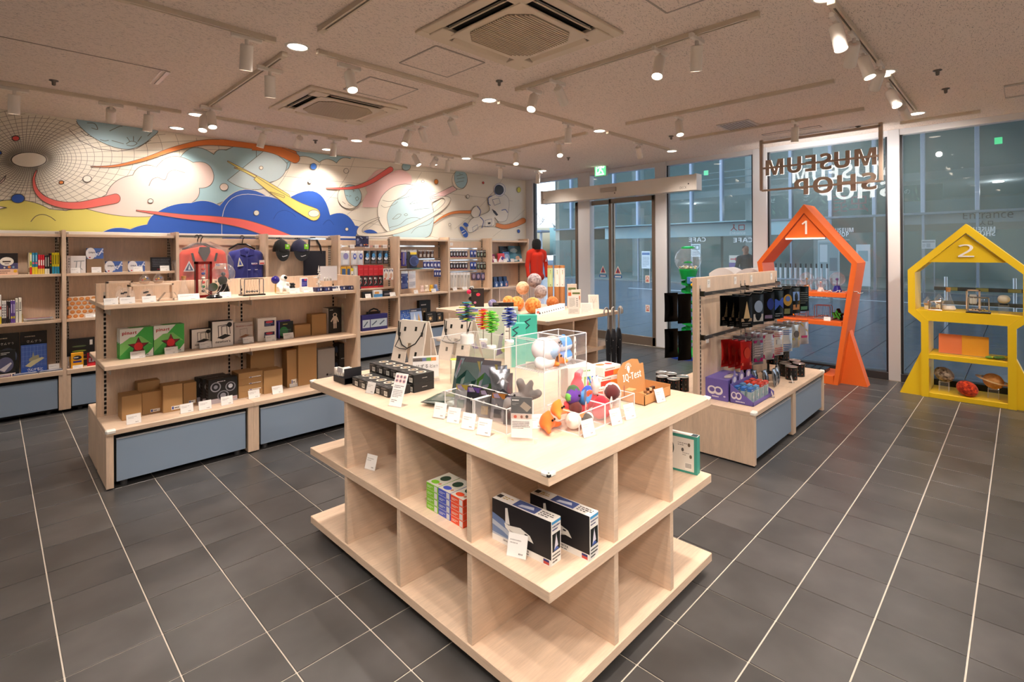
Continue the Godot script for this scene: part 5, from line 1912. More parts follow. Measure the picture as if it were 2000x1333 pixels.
# ------------------------------------------------------------------ goods on the wall shelving
func wall_goods():
	var zf := -6.905
	var G := "goods on the mural wall shelving"
	# bay of books, upper shelf
	boxed(slz(-3,35,495,1.372,zf,0.03),"picture_book","1d1a1c",{"front": [["r",0,0.27,1,0.28,"4d4a72"],["r",0,0,1,0.27,"e9bfa4"],["e",0.42,0.62,0.36,0.2,"efe4d4"],["r",0.2,0.58,0.42,0.07,"4a3d34"],["r",0.3,0.5,0.24,0.03,"4a3d34"],["e",0.55,0.36,0.08,0.06,"dd8a3c"],["e",0.76,0.36,0.06,0.05,"7fa0c0"],["e",0.3,0.34,0.05,0.04,"d8d0c0"],["e",0.86,0.17,0.1,0.07,"e9b02c"],["x",0.05,0.05,0.6,0.18,2,"6b4a3a"]]},"black and pink picture book of the planets, cover out","book",G)
	var sp := [[55,58,494,"c9b79a",[["r",0,0.1,1,0.2,"8a6a4a"]],"thin tan upright book at the end of the row"],[58,62.3,494,"e6e04a",[["r",0.1,0.62,0.8,0.3,"f4f0e0"],["r",0,0.0,1,0.33,"d2322c"],["r",0.2,0.4,0.6,0.18,"4f9a3a"]],"book with a yellow, green and red spine"],[62.3,68,494,"1f7fa6",[["r",0,0,1,0.34,"e6c92a"],["e",0.5,0.52,0.4,0.05,"e05a6a"],["r",0.3,0.6,0.4,0.3,"9fd0e0"]],"book with a teal and yellow spine"],[68,73.6,494,"1f7fa6",[["r",0,0,1,0.34,"e6c92a"],["e",0.5,0.52,0.4,0.05,"e05a6a"],["r",0.3,0.6,0.4,0.3,"9fd0e0"]],"book with a teal and yellow spine"],[73.8,78.8,498,"d02030",[["r",0,0,1,0.28,"e6c04a"],["r",0.2,0.45,0.6,0.28,"f0e6da"]],"book with a red spine and white panel"],[78.8,83.2,498,"d02030",[["r",0,0,1,0.28,"e6c04a"],["r",0.2,0.45,0.6,0.28,"f0e6da"]],"book with a red spine and white panel"],[83.2,87,498,"d02030",[["r",0,0,1,0.28,"e6c04a"],["r",0.2,0.45,0.6,0.28,"f0e6da"]],"book with a red spine and white panel"],[87.2,92,499,"1a1a1c",[["r",0,0,1,0.28,"e9e2d4"],["r",0.25,0.4,0.5,0.5,"b9b4ac"]],"book with a black and white spine"],[92,96.6,499,"1a1a1c",[["r",0,0,1,0.28,"e9e2d4"],["r",0.25,0.4,0.5,0.5,"b9b4ac"]],"book with a black and white spine"],[96.8,101,495,"1c1418",[["e",0.5,0.55,0.35,0.04,"d8622c"],["e",0.5,0.4,0.35,0.04,"6aa040"],["r",0.2,0.65,0.6,0.25,"b8323a"]],"black book with small coloured dots on its spine"]]
	for e in sp: book(e[0],e[1],e[2],1.372,zf,0.13,e[3],e[4],e[5],"upright books on the bay's upper shelf")
	for i in 3: book(101.2 + 5.0 * i,106.1 + 5.0 * i,494,1.372,zf,0.13,"e8d21e",[["r",0,0,1,0.34,"2f9ac0"],["r",0.3,0.45,0.4,0.45,"5a5210"]],"book with a yellow and sky blue spine","upright books on the bay's upper shelf")
	# lower row
	for e in [[-1,2.6,577,"efe9e2",[["r",0,0.5,1,0.1,"c23a34"],["r",0,0,1,0.25,"e0c52c"]],"tall white and yellow book at the row's end"],[3.2,7.8,589,"e6e2dc",[["x",0.1,0.3,0.8,0.6,5,"6a6470"],["r",0,0,1,0.25,"3a3436"]],"white book with a speckled spine"],[7.9,12.2,589,"e6e2dc",[["x",0.1,0.3,0.8,0.6,5,"6a6470"],["r",0,0,1,0.25,"3a3436"]],"white book with a speckled spine"],[12.8,16.6,589,"241c1c",[["r",0.25,0.3,0.5,0.5,"8a5a54"]],"dark book with a brown title on its spine"],[16.7,20.2,589,"1d1a1d",[["r",0.25,0.2,0.5,0.5,"b0a8a4"]],"dark book with a grey title on its spine"],[20.4,25.0,588,"6a4aa0",[["e",0.5,0.25,0.42,0.06,"e6d02c"],["r",0.3,0.45,0.4,0.4,"d8cfe6"]],"violet book with a yellow dot on its spine"],[25.2,29.6,588,"6a4aa0",[["e",0.5,0.25,0.42,0.06,"e6d02c"],["r",0.3,0.45,0.4,0.4,"d8cfe6"]],"violet book with a yellow dot on its spine"],[29.9,35.6,584,"ece6d6",[["r",0.15,0.48,0.7,0.03,"2a2624"],["r",0.3,0.55,0.4,0.3,"8a857c"]],"cream paperback with a black rule on its spine"],[36.4,42.6,583,"ece6d6",[["r",0.15,0.48,0.7,0.03,"2a2624"],["r",0.3,0.55,0.4,0.3,"8a857c"]],"cream paperback with a black rule on its spine"]]:
		book(e[0],e[1],e[2],0.915,zf,0.13,e[3],e[4],e[5],"upright books on the bay's middle shelf")
	boxed(slz(43,45,615,0.915,zf,0.1),"bookend","c9a25a",{},"small brass coloured bookend beside the cream paperbacks","bookend")
	for i in 2:
		var s := slz(46,105,625,0.915,zf + 0.008 * i,0.13)
		s.h = 0.012
		s.at.y += 0.0125 * i
		boxed(s,"magazine",["d9d4cc","c8c0b8"][i],{"top": [["r",0.05,0.1,0.9,0.35,"4a5a9a"],["r",0.1,0.55,0.8,0.3,"c23a34"]],"front": [["r",0.1,0.2,0.8,0.4,"8a8480"]]},["white-edged magazine, the lower of a flat pair","colourful magazine lying on another one"][i],"magazine",G)
	# deck: black sums books, the ship book
	var dz := -6.93
	var sums := [["r",0,0,1,0.1,"2a2c34"],["e",0.5,0.42,0.42,0.22,"565f78"],["r",0.1,0.2,0.8,0.12,"15161a"],["x",0.15,0.85,0.6,0.06,1,"b9a890"]]
	for e in [[-10,37,654,0],[40,92,650,1]]:
		var s := slz(e[0],e[1],e[2],0.42,dz - 0.04,0.025)
		var mb := carton(s.w,s.h,0.025,"17181c",{"front": sums})
		kana(mb,"さんすう",Transform3D(Basis.IDENTITY,V(-s.w * 0.28,s.h * 0.72,0.0145)),s.w * 0.13,s.w * 0.15,k("f0ece6"))
		var o := solo(mb,"picture_book","gloss",["black picture book with a telescope dish on the cover","black picture book half hidden by the blue ship book"][e[3]],"book",s.at,0.0,G)
		o.rotation.x = -0.08
	var s2 := slz(-6,30,686,0.42,dz,0.02)
	boxed(s2,"picture_book","17181c",{"front": [["e",0.45,0.42,0.45,0.3,"5a5a78"],["p",[0.1,0.25,0.75,0.5,0.8,0.45,0.4,0.15],"c9c6cc"],["x",0.2,0.8,0.5,0.12,2,"d8d2c8"],["r",0.0,0.0,1,0.07,"e9dfda"]]},"smaller black picture book of a radio telescope","book",G)
	var grid := [["r",0,0,1,1,"3b5596"]]
	for i in 7: grid.append(["l",[0.08 + 0.14 * i,0.22,0.08 + 0.14 * i,0.95],0.006,"6f86bf"])
	for i in 5: grid.append(["l",[0.02,0.28 + 0.16 * i,0.98,0.28 + 0.16 * i],0.006,"6f86bf"])
	grid += [["p",[0.15,0.26,0.35,0.2,0.9,0.48,0.8,0.52,0.4,0.42],"b9b08a"],["p",[0.3,0.4,0.7,0.5,0.66,0.62,0.5,0.58,0.46,0.75,0.42,0.56,0.3,0.5],"8a866c"],["r",0.0,0.0,1,0.2,"31509a"]]
	var s3 := slz(41,92,676,0.42,dz + 0.03,0.02)
	var m3 := carton(s3.w,s3.h,0.02,"3b5596",{"front": grid})
	for i in 5: kana(m3,["さ","ん","す","る","と"][i],Transform3D(Basis.IDENTITY,V(-s3.w * 0.28 + s3.w * 0.12 * i,s3.h * 0.06,0.0125)),s3.h * 0.1,0.0,k("eef0f2"))
	solo(m3,"picture_book","gloss","blue grid-covered book with a model warship on its cover","book",s3.at,0.0,G).rotation.x = -0.1
	for e in [[-8,22,0.42,"8a5a6a","magazine with a purple and grey cover lying on the deck"],[24,75,0.42,"3d4a78","dark blue magazine lying in a clear sleeve on the deck"],[76,124,0.42,"5a5f72","grey magazine lying in a clear sleeve on the deck"]]:
		var s := slz(e[0],e[1],720,0.42,-6.822,0.075)
		s.h = 0.014
		boxed(s,"magazine",e[3],{"top": [["r",0.06,0.1,0.88,0.5,"d0ccd2"],["r",0.1,0.65,0.5,0.25,"2f4f9a"]],"front": [["r",0.02,0.1,0.96,0.35,"e6e2dc"]]},e[4],"magazine","magazines lying along the deck","gloss")
	pcz(95,116,709,0.42,-6.9,"beside the blue ship book","price cards on the mural wall shelving")
	# second bay
	boxed(slz(131,167.5,500,1.372,zf,0.03),"boxed_book","e6e0de",{"front": [["r",0.0,0,0.2,1,"bfb4b0"],["l",[0.38,0.68,0.9,0.7],0.05,"9aa0a4"],["l",[0.52,0.68,0.46,0.2],0.04,"9aa0a4"],["l",[0.74,0.69,0.7,0.3,0.8,0.2],0.04,"9aa0a4"],["x",0.05,0.3,0.1,0.6,4,"6a6460"]]},"pale boxed book with a large grey pi on its cover","book",G)
	boxed(slz(169,203,506,1.372,zf,0.08),"brown_carton","8f7359",{},"brown carton carrying a blue and white DNA box","box",G,"matte")
	var dna := [["e",0.22,0.5,0.3,0.55,"e6e2e4"],["t","DNA",0.1,0.5,0.16,"4a4a5a"],["l",[0.5,0.2,0.65,0.6,0.8,0.5,0.95,0.9],0.1,"c9d2ea"],["l",[0.52,0.5,0.7,0.3,0.85,0.7,0.98,0.6],0.08,"dfe4f2"],["e",0.16,0.12,0.06,0.06,"c2404a"]]
	for e in [[170,202,485,0,"blue and white DNA puzzle box on top of the brown carton"],[207,239,511,1,"blue and white DNA puzzle box beside the brown carton"],[252,283,511,2,"blue and white DNA puzzle box beside the black box"]]:
		var base: float = 1.372
		if e[3] == 0: base = up_to(on_z(169,506,zf),169,506) + 0.0005
		boxed(slz(e[0],e[1],e[2],base,zf,0.07),"dna_puzzle_box","4d69ad",{"front": dna},e[4],"box","DNA puzzle boxes")
	boxed(slz(295,334,503,1.372,zf,0.05),"black_box","1b1c1e",{"front": [["x",0.06,0.3,0.88,0.6,5,"5a6068"],["x",0.3,0.08,0.4,0.12,1,"b8323a"]]},"black box with a dense circuit print on the upper shelf","box",G)
	price_row([[138,157,523.5,"before the pi book"],[179,198,522,"before the brown carton"],[261,279,521,"before the DNA box near the black one"],[313,331,519,"before the black circuit box"]],1.372,-6.885,"price cards on the mural wall shelving")
	# doughnut box
	var dn := []
	for j in 5:
		for i in 6:
			var cx := 0.02 + 0.19 * i + (0.095 if j % 2 else 0.0)
			if cx > 0.98: continue
			dn.append(["e",cx,0.1 + 0.2 * j,0.075,0.08,"d8823c"])
			dn.append(["e",cx,0.11 + 0.2 * j,0.045,0.035,"e6a25c"])
	boxed(slz(134,196,581,0.915,zf,0.05),"doughnut_box","ecd9c4",{"front": dn},"cream box printed all over with orange doughnuts","box",G)
	pcz(167,187,614,0.915,-6.885,"before the doughnut box","price cards on the mural wall shelving")
	boxed(slz(129,185,664,0.42,-6.95,0.04),"pencil_box","1c1a19",{"front": [["e",0.45,0.72,0.25,0.03,"5a6a48"],["e",0.45,0.55,0.25,0.03,"8a9a3a"],["e",0.45,0.38,0.25,0.03,"9a3a34"],["e",0.5,0.24,0.25,0.03,"b98a2c"],["r",0.82,0.74,0.1,0.18,"d8d4cc"]]},"long black box with glowing coloured streaks on its lid","box",G)
	var pg := "small pouches on the deck below the doughnuts"
	for e in [[128.5,139,698,"c9ccd2","silver pouch beside the yellow packet",[["r",0.1,0.1,0.8,0.4,"8d929a"]]],[170,187,690,"c23a48","red sweet pouch beside the yellow packet",[["r",0.2,0.3,0.6,0.3,"f0d8d4"]]]]:
		var s := slz(e[0],e[1],e[2],0.42,-6.87,0.02)
		solo(pouch(s.w,s.h,0.025,e[3],e[5]),"pouch","foil",e[4],"pouch",s.at,0.0,pg)
	boxed(slz(139,163,691,0.42,-6.85,0.03),"yellow_packet","eca920",{"front": [["e",0.5,0.68,0.36,0.14,"2a2a3a"],["x",0.2,0.62,0.6,0.16,1,"f4efe0"],["r",0.15,0.36,0.7,0.12,"3a3a8a"]]},"yellow packet with a dark arched name","packet",G)
	pcz(142,162,715,0.42,-6.83,"before the yellow packet","price cards on the mural wall shelving")
	jackets()
	caps()
	keyring_bay()
	pencil_bay()
	cutlery_bay()
	book_bay()
	mannequin()
const KANA := {"は": [[0.15,0.9,0.12,0.4,0.18,0.1],[0.35,0.65,0.95,0.7],[0.68,0.95,0.68,0.25,0.55,0.1,0.42,0.18,0.5,0.3,0.68,0.25,0.92,0.1]],"ず": [[0.05,0.72,0.9,0.76],[0.5,0.95,0.52,0.45,0.4,0.4,0.36,0.52,0.5,0.56,0.54,0.3,0.35,0.05],[0.8,0.95,0.85,0.85],[0.92,0.98,0.97,0.88]],"す": [[0.05,0.72,0.95,0.76],[0.5,0.95,0.52,0.45,0.4,0.4,0.36,0.52,0.5,0.56,0.54,0.3,0.35,0.05]],"る": [[0.2,0.9,0.75,0.92,0.2,0.45,0.6,0.55,0.82,0.35,0.7,0.1,0.4,0.08,0.38,0.22,0.55,0.2]],"と": [[0.3,0.92,0.42,0.55],[0.85,0.78,0.3,0.45,0.25,0.18,0.5,0.1,0.85,0.14]],"?": [[0.2,0.75,0.35,0.92,0.65,0.88,0.7,0.68,0.5,0.5,0.48,0.3],[0.46,0.12,0.5,0.08]],"さ": [[0.1,0.74,0.9,0.8],[0.45,0.98,0.75,0.42],[0.22,0.35,0.35,0.1,0.75,0.08]],"ん": [[0.55,0.95,0.1,0.08,0.4,0.45,0.58,0.12,0.75,0.1,0.92,0.4]],"せ": [[0.05,0.6,0.95,0.68],[0.75,0.95,0.75,0.45,0.65,0.4],[0.3,0.9,0.3,0.2,0.45,0.1,0.85,0.12]],"ご": [[0.2,0.85,0.7,0.85,0.6,0.75],[0.15,0.35,0.2,0.15,0.5,0.1,0.85,0.15],[0.82,0.98,0.88,0.88],[0.94,1.0,1.0,0.9]],"ち": [[0.1,0.76,0.85,0.82],[0.45,0.98,0.25,0.42,0.6,0.55,0.8,0.35,0.65,0.12,0.35,0.08]],"の": [[0.5,0.85,0.35,0.2,0.15,0.25,0.15,0.6,0.5,0.85,0.85,0.65,0.85,0.3,0.6,0.08]],"う": [[0.35,0.92,0.65,0.84],[0.2,0.6,0.6,0.68,0.75,0.45,0.6,0.15,0.4,0.05]]}
func kana(mb: MB,s: String,xf: Transform3D,size: float,step: float,col: Color):
	for i in s.length():
		for st in KANA.get(s[i],[]):
			stroke(mb,pairs(st,W(size,size)),size * 0.1,xf.translated_local(V(step * i,0,0)),col)
func hanger(mb: MB,top: Vector3,w: float):
	var pts := []
	for i in 12:
		var a := PI * 1.15 - PI * 1.5 * i / 11.0
		pts.append(top + V(cos(a) * 0.022,sin(a) * 0.022 - 0.022,0))
	pts.append(top + V(0,-0.1,0))
	mb.tube(pts,0.005,8,k("151515"))
	mb.tube([top + V(-w / 2,-0.17,0),top + V(-0.05,-0.105,0),top + V(0.05,-0.105,0),top + V(w / 2,-0.17,0)],0.01,8,k("151515"))
func jackets():
	# orange flight jacket
	var c := on_z(396,470,-6.90)
	var t := thing("flight_jacket","orange flight jacket in clear film on a black hanger","jacket",V(c.x,0,-6.89))
	var o := k("e2452f")
	var B := []
	for q in [-1,1]:
		B.append([V(0.0,1.60,0),V(0.17 * q,1.55,0),0.05,0.06,o])
		B.append([V(0.06 * q,1.50,0),V(0.07 * q,1.18,0),0.10,0.10,o])
		B.append([V(0.18 * q,1.53,0),V(0.215 * q,1.30,0.02),0.06,0.05,o])
		B.append([V(0.215 * q,1.30,0.02),V(0.19 * q,1.15,0.05),0.05,0.045,o])
	B.append([V(-0.1,1.12,0),V(0.1,1.12,0),0.06,0.06,k("45403e")])
	var mb := blob(B,0.015,0.018)
	for i in mb.v.size():
		mb.v[i].z *= 0.6
	put(mb,"shell","cloth",t)
	var d := nb()
	var fx := Transform3D(Basis.IDENTITY,V(0,0,0.068))
	d.prism([W(-0.05,1.64),W(0.05,1.64),W(0.06,1.58),W(0.0,1.46),W(-0.06,1.58)],fx.translated_local(V(0,0,0.0)),0.03,k("55504e"))
	put(d,"collar","cloth",t)
	d = nb()
	d.box(V(0,1.28,0.066),V(0.008,0.32,0.006),k("b9b4b0"))
	for q in [-1,1]: d.box(V(0.115 * q,1.52,0.064),V(0.022,0.1,0.008),k("3a3634"),0.0,Basis(V(0,0,1),-0.2 * q))
	put(d,"zip_and_straps","cloth",t)
	d = nb()
	var px := fx.translated_local(V(-0.155,1.39,0.004))
	d.prism([W(-0.055,-0.03),W(0.055,-0.03),W(0,0.09)],px,0.01,k("e6e6ea"))
	d.flat([W(-0.04,-0.02),W(0.04,-0.02),W(0,0.065)],px.translated_local(V(0,0,0.001)),k("3a4a7a"))
	d.flat([W(-0.012,-0.01),W(0.012,-0.01),W(0,0.05)],px.translated_local(V(0,0,0.002)),k("eceef2"))
	put(d,"patch","card",t)
	d = nb()
	var fl := fx.translated_local(V(0.15,1.41,0.004))
	d.prism(rect(-0.045,-0.03,0.11,0.065),fl,0.01,k("e9c9a8"))
	for i in 4: d.flat(rect(-0.038,-0.022 + 0.014 * i,0.096,0.007),fl.translated_local(V(0,0,0.001)),k("d8584e"))
	d.flat(rect(-0.038,0.004,0.04,0.026),fl.translated_local(V(0,0,0.002)),k("5a6aa8"))
	put(d,"flag_patch","card",t)
	d = nb()
	d.prism([W(-0.27,1.05),W(0.27,1.05),W(0.30,1.45),W(0.22,1.62),W(0.06,1.70),W(-0.06,1.70),W(-0.22,1.62),W(-0.30,1.45)],Transform3D(Basis.IDENTITY,V(0,0,0.082)),0.165,Color.WHITE)
	put(d,"film_bag","film",t)
	d = nb()
	hanger(d,V(c.x + 0.005,1.782,ZP + 0.034),0.34)
	hanger(d,V(c.x - 0.03,1.782,ZP + 0.034),0.3)
	solo(d,"coat_hanger","gloss","black coat hanger carrying the orange jacket","hanger")
	# blue jacket
	c = on_z(479,470,-6.90)
	t = thing("flight_jacket","navy blue flight jacket with round badges on a black hanger","jacket",V(c.x,0,-6.89))
	o = k("33357e")
	B = []
	for q in [-1,1]:
		B.append([V(0.0,1.585,0),V(0.14 * q,1.54,0),0.045,0.055,o])
		B.append([V(0.06 * q,1.49,0),V(0.06 * q,1.20,0),0.09,0.095,o])
		B.append([V(0.15 * q,1.52,0),V(0.155 * q,1.22,0.02),0.05,0.045,o])
	mb = blob(B,0.014,0.016)
	for i in mb.v.size(): mb.v[i].z *= 0.6
	put(mb,"shell","cloth",t)
	d = nb()
	for q in [-1,1]: d.prism([W(0.01 * q,1.53),W(0.075 * q,1.545),W(0.08 * q,1.60),W(0.03 * q,1.62)],fx.translated_local(V(0,0,-0.01)),0.02,k("3b3d8a"))
	put(d,"collar","cloth",t)
	d = nb()
	px = fx.translated_local(V(-0.075,1.45,0.0))
	d.prism([W(-0.035,-0.05),W(0.03,-0.04),W(-0.015,0.06)],px,0.01,k("e9e2cc"))
	d.flat([W(-0.02,-0.03),W(0.012,-0.028),W(-0.012,0.035)],px.translated_local(V(0,0,0.001)),k("4a5ab0"))
	put(d,"patch","card",t)
	d = nb()
	letters(d,"NASA",fx.translated_local(V(0.045,1.425,-0.002)),0.02,k("eceef4"),true)
	d.box(V(0.085,1.425,0.068),V(0.06,0.002,0.002),k("d8402c"),0.0,Basis(V(0,0,1),0.25))
	d.box(V(0,1.36,0.065),V(0.006,0.3,0.004),k("4a4c90"))
	for q in [[0.02,1.36],[0.1,1.36]]: d.box(V(q[0],q[1],0.066),V(0.03,0.006,0.004),k("cfd0e0"))
	put(d,"emblem","card",t)
	d = nb()
	var rb := fx.translated_local(V(0.135,1.20,0.0))
	d.prism(ell(0,0,0.05,0.05,20),rb,0.01,k("e9dcc6"))
	d.flat(ell(0,0,0.036,0.036,20),rb.translated_local(V(0,0,0.001)),k("e4d2d0"))
	d.flat(rect(-0.03,-0.005,0.06,0.01),rb.translated_local(V(0,0,0.002)),k("b84a3a"))
	put(d,"round_badge","card",t)
	d = nb()
	var f2 := fx.translated_local(V(0.165,1.45,0.0))
	d.prism(rect(-0.03,-0.03,0.06,0.055),f2,0.01,k("e6d6d0"))
	d.flat(rect(-0.024,-0.024,0.048,0.02),f2.translated_local(V(0,0,0.001)),k("c8504a"))
	put(d,"flag_patch","card",t)
	d = nb()
	hanger(d,V(c.x,1.782,ZP + 0.034),0.3)
	solo(d,"coat_hanger","gloss","black coat hanger carrying the navy jacket","hanger")
func caps():
	for e in [[550,"141414","black cap with a lime tag hanging from the bar"],[586,"20203c","navy cap with a lime tag hanging from the bar"]]:
		var c := on_z(e[0],480,-6.93)
		var w := 0.105 if e[0] == 550 else 0.118
		var t := thing("cap",e[2],"cap",V(c.x,1.56,-6.95),0.0,"caps hanging under the mural")
		var mb := nb()
		var pf := []
		for i in 9: pf.append(W(w * sin(PI / 2 * (1.0 - i / 8.0)) ,0.02 + 0.165 * sin(PI / 2 * i / 8.0)))
		mb.lathe(pf,24,k(e[1]),Vector3.ZERO,true,[],V(1,1,0.62))
		for i in 6: mb.tube([V(w * cos(TAU * i / 6),0.03,w * 0.62 * sin(TAU * i / 6)),V(w * 0.72 * cos(TAU * i / 6),0.145,w * 0.45 * sin(TAU * i / 6)),V(0,0.186,0)],0.002,5,k("2c2c34"))
		mb.ball(V(0,0.187,0),V(0.008,0.006,0.008),8,k(e[1]))
		put(mb,"crown","cloth",t)
		mb = nb()
		var poly := []
		for i in 15:
			var a := PI + PI * i / 14.0
			poly.append(W(cos(a) * w * 0.82,0.03 + sin(a) * 0.135))
		mb.prism(poly,Transform3D(Basis(Vector3.RIGHT,-0.15),V(0,0.0,w * 0.6)),0.008,k("101012" if e[0] == 550 else "15151c"))
		put(mb,"brim","cloth",t)
		mb = nb()
		stroke(mb,pairs([-0.01,-0.04,0.0,-0.045,0.05,-0.03]),0.008,Transform3D(Basis(Vector3.RIGHT,-0.15),V(0,0.0,w * 0.6 + 0.001)),k("cfd0d4"))
		put(mb,"embroidery","card",t)
		mb = nb()
		mb.box(V(w * 0.55,0.085,w * 0.56),V(0.055,0.065,0.003),k("86d428"),0.0)
		mb.ball(V(w * 0.55,0.095,w * 0.56 + 0.003),V(0.014,0.014,0.002),12,k("dff0c8"))
		put(mb,"tag","card",t)
		mb = nb()
		mb.tube([V(0,0.18,0.0),V(-0.02,0.2,-0.03),V(0,0.205,-0.06),V(0.02,0.2,-0.03),V(0,0.18,0)],0.004,6,k("1c1c1e"))
		put(mb,"hanging_loop","cloth",t)
	var c := on_z(614,500,-6.95)
	var t := thing("tote_bag","plain black tote bag hanging by two long handles","bag",V(c.x + 0.02,0,-6.985))
	var mb := nb()
	mb.add(pouch(0.31,0.42,0.05,"1b1b24",[]),Transform3D(Basis.IDENTITY,V(0.0,1.17,0)))
	put(mb,"body","cloth",t)
	for q in [0.012,-0.012]:
		mb = nb()
		var pts := []
		for p in [[-0.09,1.555],[-0.075,1.66],[-0.05,1.755],[-0.03,1.772],[0.02,1.772],[0.045,1.75],[0.075,1.66],[0.095,1.555]]: pts.append(V(p[0],p[1],q - (0.05 if p[1] > 1.7 else 0.0)))
		mb.tube(pts,0.008,6,k("15151b"))
		put(mb,"handle","cloth",t)
func pegs(zf: float,y: float,xs: Array,n: int):
	for x in xs:
		var mb := nb()
		mb.tube([V(x,y,ZP + 0.035),V(x,y,zf + 0.01),V(x,y + 0.012,zf + 0.02)],0.0025,6,k("c9ccd0"))
		solo(mb,"peg_hook","chrome","thin chrome peg hook on the wall shelving rail","hook",Vector3.ZERO,0.0,"chrome peg hooks along the mural wall")
# a row of hanging packs on the wall bays
func hung(xl: float,xr: float,n: int,top: float,bottom: float,zf: float,called: String,cols: Array,list: Array,label: String,group: String,hdr := "",mat := "gloss"):
	var xs := []
	for i in n:
		var a := xl + (xr - xl) * i / n
		var b := xl + (xr - xl) * (i + 0.94) / n
		var pa_ := on_z(a,top,zf)
		var pb_ := on_z(b,top,zf)
		var h := up_to(pa_,a,top) - up_to(pa_,a,bottom)
		var key := "hg%s%s%.2f%.3f" % [called,cols[i % cols.size()],pb_.x - pa_.x,h]
		if not cache.has(key): cache[key] = pouch(pb_.x - pa_.x,h,0.018,cols[i % cols.size()],list,0.0,hdr).mesh()
		var p := V((pa_.x + pb_.x) / 2,up_to(pa_,a,bottom),zf - 0.008)
		solo(cache[key],called,mat,label,"pack",p,0.0,group)
		xs.append(p.x)
	pegs(zf,up_to(on_z(xl,top,zf),xl,top) - 0.012,xs,n)
func keyring_bay():
	var z := -6.93
	boxed(slz(695,720,461,1.648,-6.98,0.006),"star_chart_card","262a4e",{"front": [["e",0.15,0.65,0.1,0.12,"8a90b8"],["e",0.6,0.68,0.05,0.08,"0c0c14"],["l",[0.35,0.9,0.5,0.75],0.04,"cfd4e6"],["e",0.4,0.15,0.1,0.12,"a09ab4"],["e",0.65,0.18,0.05,0.07,"e09a4a"],["e",0.8,0.2,0.05,0.08,"c8503c"],["e",0.92,0.18,0.04,0.06,"e0b070"],["e",0.88,0.86,0.08,0.1,"7a80a4"],["x",0.05,0.25,0.3,0.3,4,"7a80a8"]]},"dark blue card of planets standing on the bar","card")
	hung(666,684,1,490,518.5,z,"keyring_pouch",["c9ccd2"],[["e",0.55,0.62,0.3,0.22,"8a86b8"],["r",0.2,0.06,0.6,0.3,"dfe0e6"]],"silver keyring pouch with a lilac medal, next to the blue ones","silver keyring pouches","f2f0ee")
	hung(686,710,2,490,518,z,"keyring_pouch",["c4c8d0"],[["e",0.6,0.6,0.28,0.2,"4a5ab8"],["e",0.6,0.62,0.14,0.1,"d8dae6"],["r",0.2,0.06,0.6,0.28,"d8d8de"]],"silver keyring pouch with a blue badge","silver keyring pouches","f2f0ee")
	hung(711,760,4,490,516,z,"keyring_pouch",["1d1e22"],[["e",0.55,0.62,0.26,0.2,"4a90c8"],["e",0.5,0.42,0.3,0.12,"e6e8ee"],["r",0.15,0.05,0.7,0.2,"5a5a60"]],"black keyring pouch with a blue and white badge","black keyring pouches")
	for e in [[665.5,669,479],[685,694,478.5],[714,723,480.5],[733,741,480.5],[749,757.5,479]]:
		var s := slz(e[0],e[1],e[2],1.61,-6.965,0.002)
		boxed({"at": V(s.at.x,1.625,-6.985),"turn": 0.0,"w": s.w,"h": 0.055,"d": 0.002},"price_ticket","efe9e6",{"front": [["x",0.15,0.2,0.7,0.5,2,"b8b0ac"]]},"white price ticket clipped to the bar over the keyring pouches","price ticket","price tickets on the keyring bar")
	# red boxes
	for i in 5:
		var xl := 700.0 + 9.75 * i
		boxed(slz(xl,xl + 9.5,518.5,1.04,-6.93,0.09),"red_game_box","c5242e",{"front": [["r",0.02,0.08,0.96,0.46,"1f1c1c"],["e",0.3,0.42,0.16,0.05,"e6e0dc"],["e",0.62,0.4,0.12,0.06,"8a8684"],["p",[0.2,0.12,0.5,0.36,0.75,0.14,0.6,0.24],"b9b4b0"],["e",0.4,0.24,0.1,0.04,"c5242e"],["r",0.2,0.6,0.6,0.01,"e06a6a"],["r",0.15,0.82,0.7,0.02,"e06a6a"]]},"tall red and black game box in a row of five","box","red game boxes")
	for e in [[666,676.5,521,"d9a62c","yellow framed picture card box"],[677,685,521,"d9a62c","yellow framed picture card box"]]:
		boxed(slz(e[0],e[1],e[2],1.04,-6.95,0.03),"card_box",e[3],{"front": [["r",0.15,0.12,0.7,0.78,"3d5a86"],["p",[0.3,0.2,0.5,0.7,0.7,0.3],"7f9a8a"]]},e[4],"box","yellow card boxes")
	boxed(slz(685.5,690,524,1.04,-6.94,0.04),"figure_box","efece8",{"front": [["e",0.5,0.6,0.3,0.12,"26262a"],["r",0.1,0.05,0.8,0.2,"d8402c"],["r",0,0.85,1,0.15,"e6d02c"]]},"narrow white box with a red base and black face","box")
	boxed(slz(691,699,519,1.04,-6.95,0.04),"figure_box","cfcbc8",{"front": [["r",0.3,0.4,0.4,0.5,"e9e6e2"],["x",0.1,0.1,0.8,0.3,3,"6a5a54"]]},"grey box beside the red game boxes","box")
	hung(749,769,2,525,547,-6.86,"blister_pack",["e4ddd8"],[["r",0.1,0.72,0.8,0.2,"7a7a8a"],["e",0.5,0.38,0.3,0.22,"cfa890"],["r",0.15,0.04,0.3,0.12,"c8503c"]],"white blister pack hanging beside the red boxes","white blister packs")
	# shelf below
	boxed(slz(730,747,568,0.9,-6.87,0.05),"card_packet","e6e6e6",{"front": [["r",0,0,1,0.45,"4a8ac0"],["r",0.1,0.5,0.5,0.3,"e0a04a"]]},"white and blue flat packet on the narrow shelf","packet")
	boxed(slz(749,764,569,0.9,-6.88,0.05),"black_box","1c1c20",{"front": [["r",0.1,0.3,0.8,0.3,"6a6a72"]]},"low black box on the narrow shelf under the red boxes","box")
	boxed(slz(709,727,571,0.9,-6.89,0.05),"black_box","242226",{},"low dark box behind a price card on the narrow shelf","box")
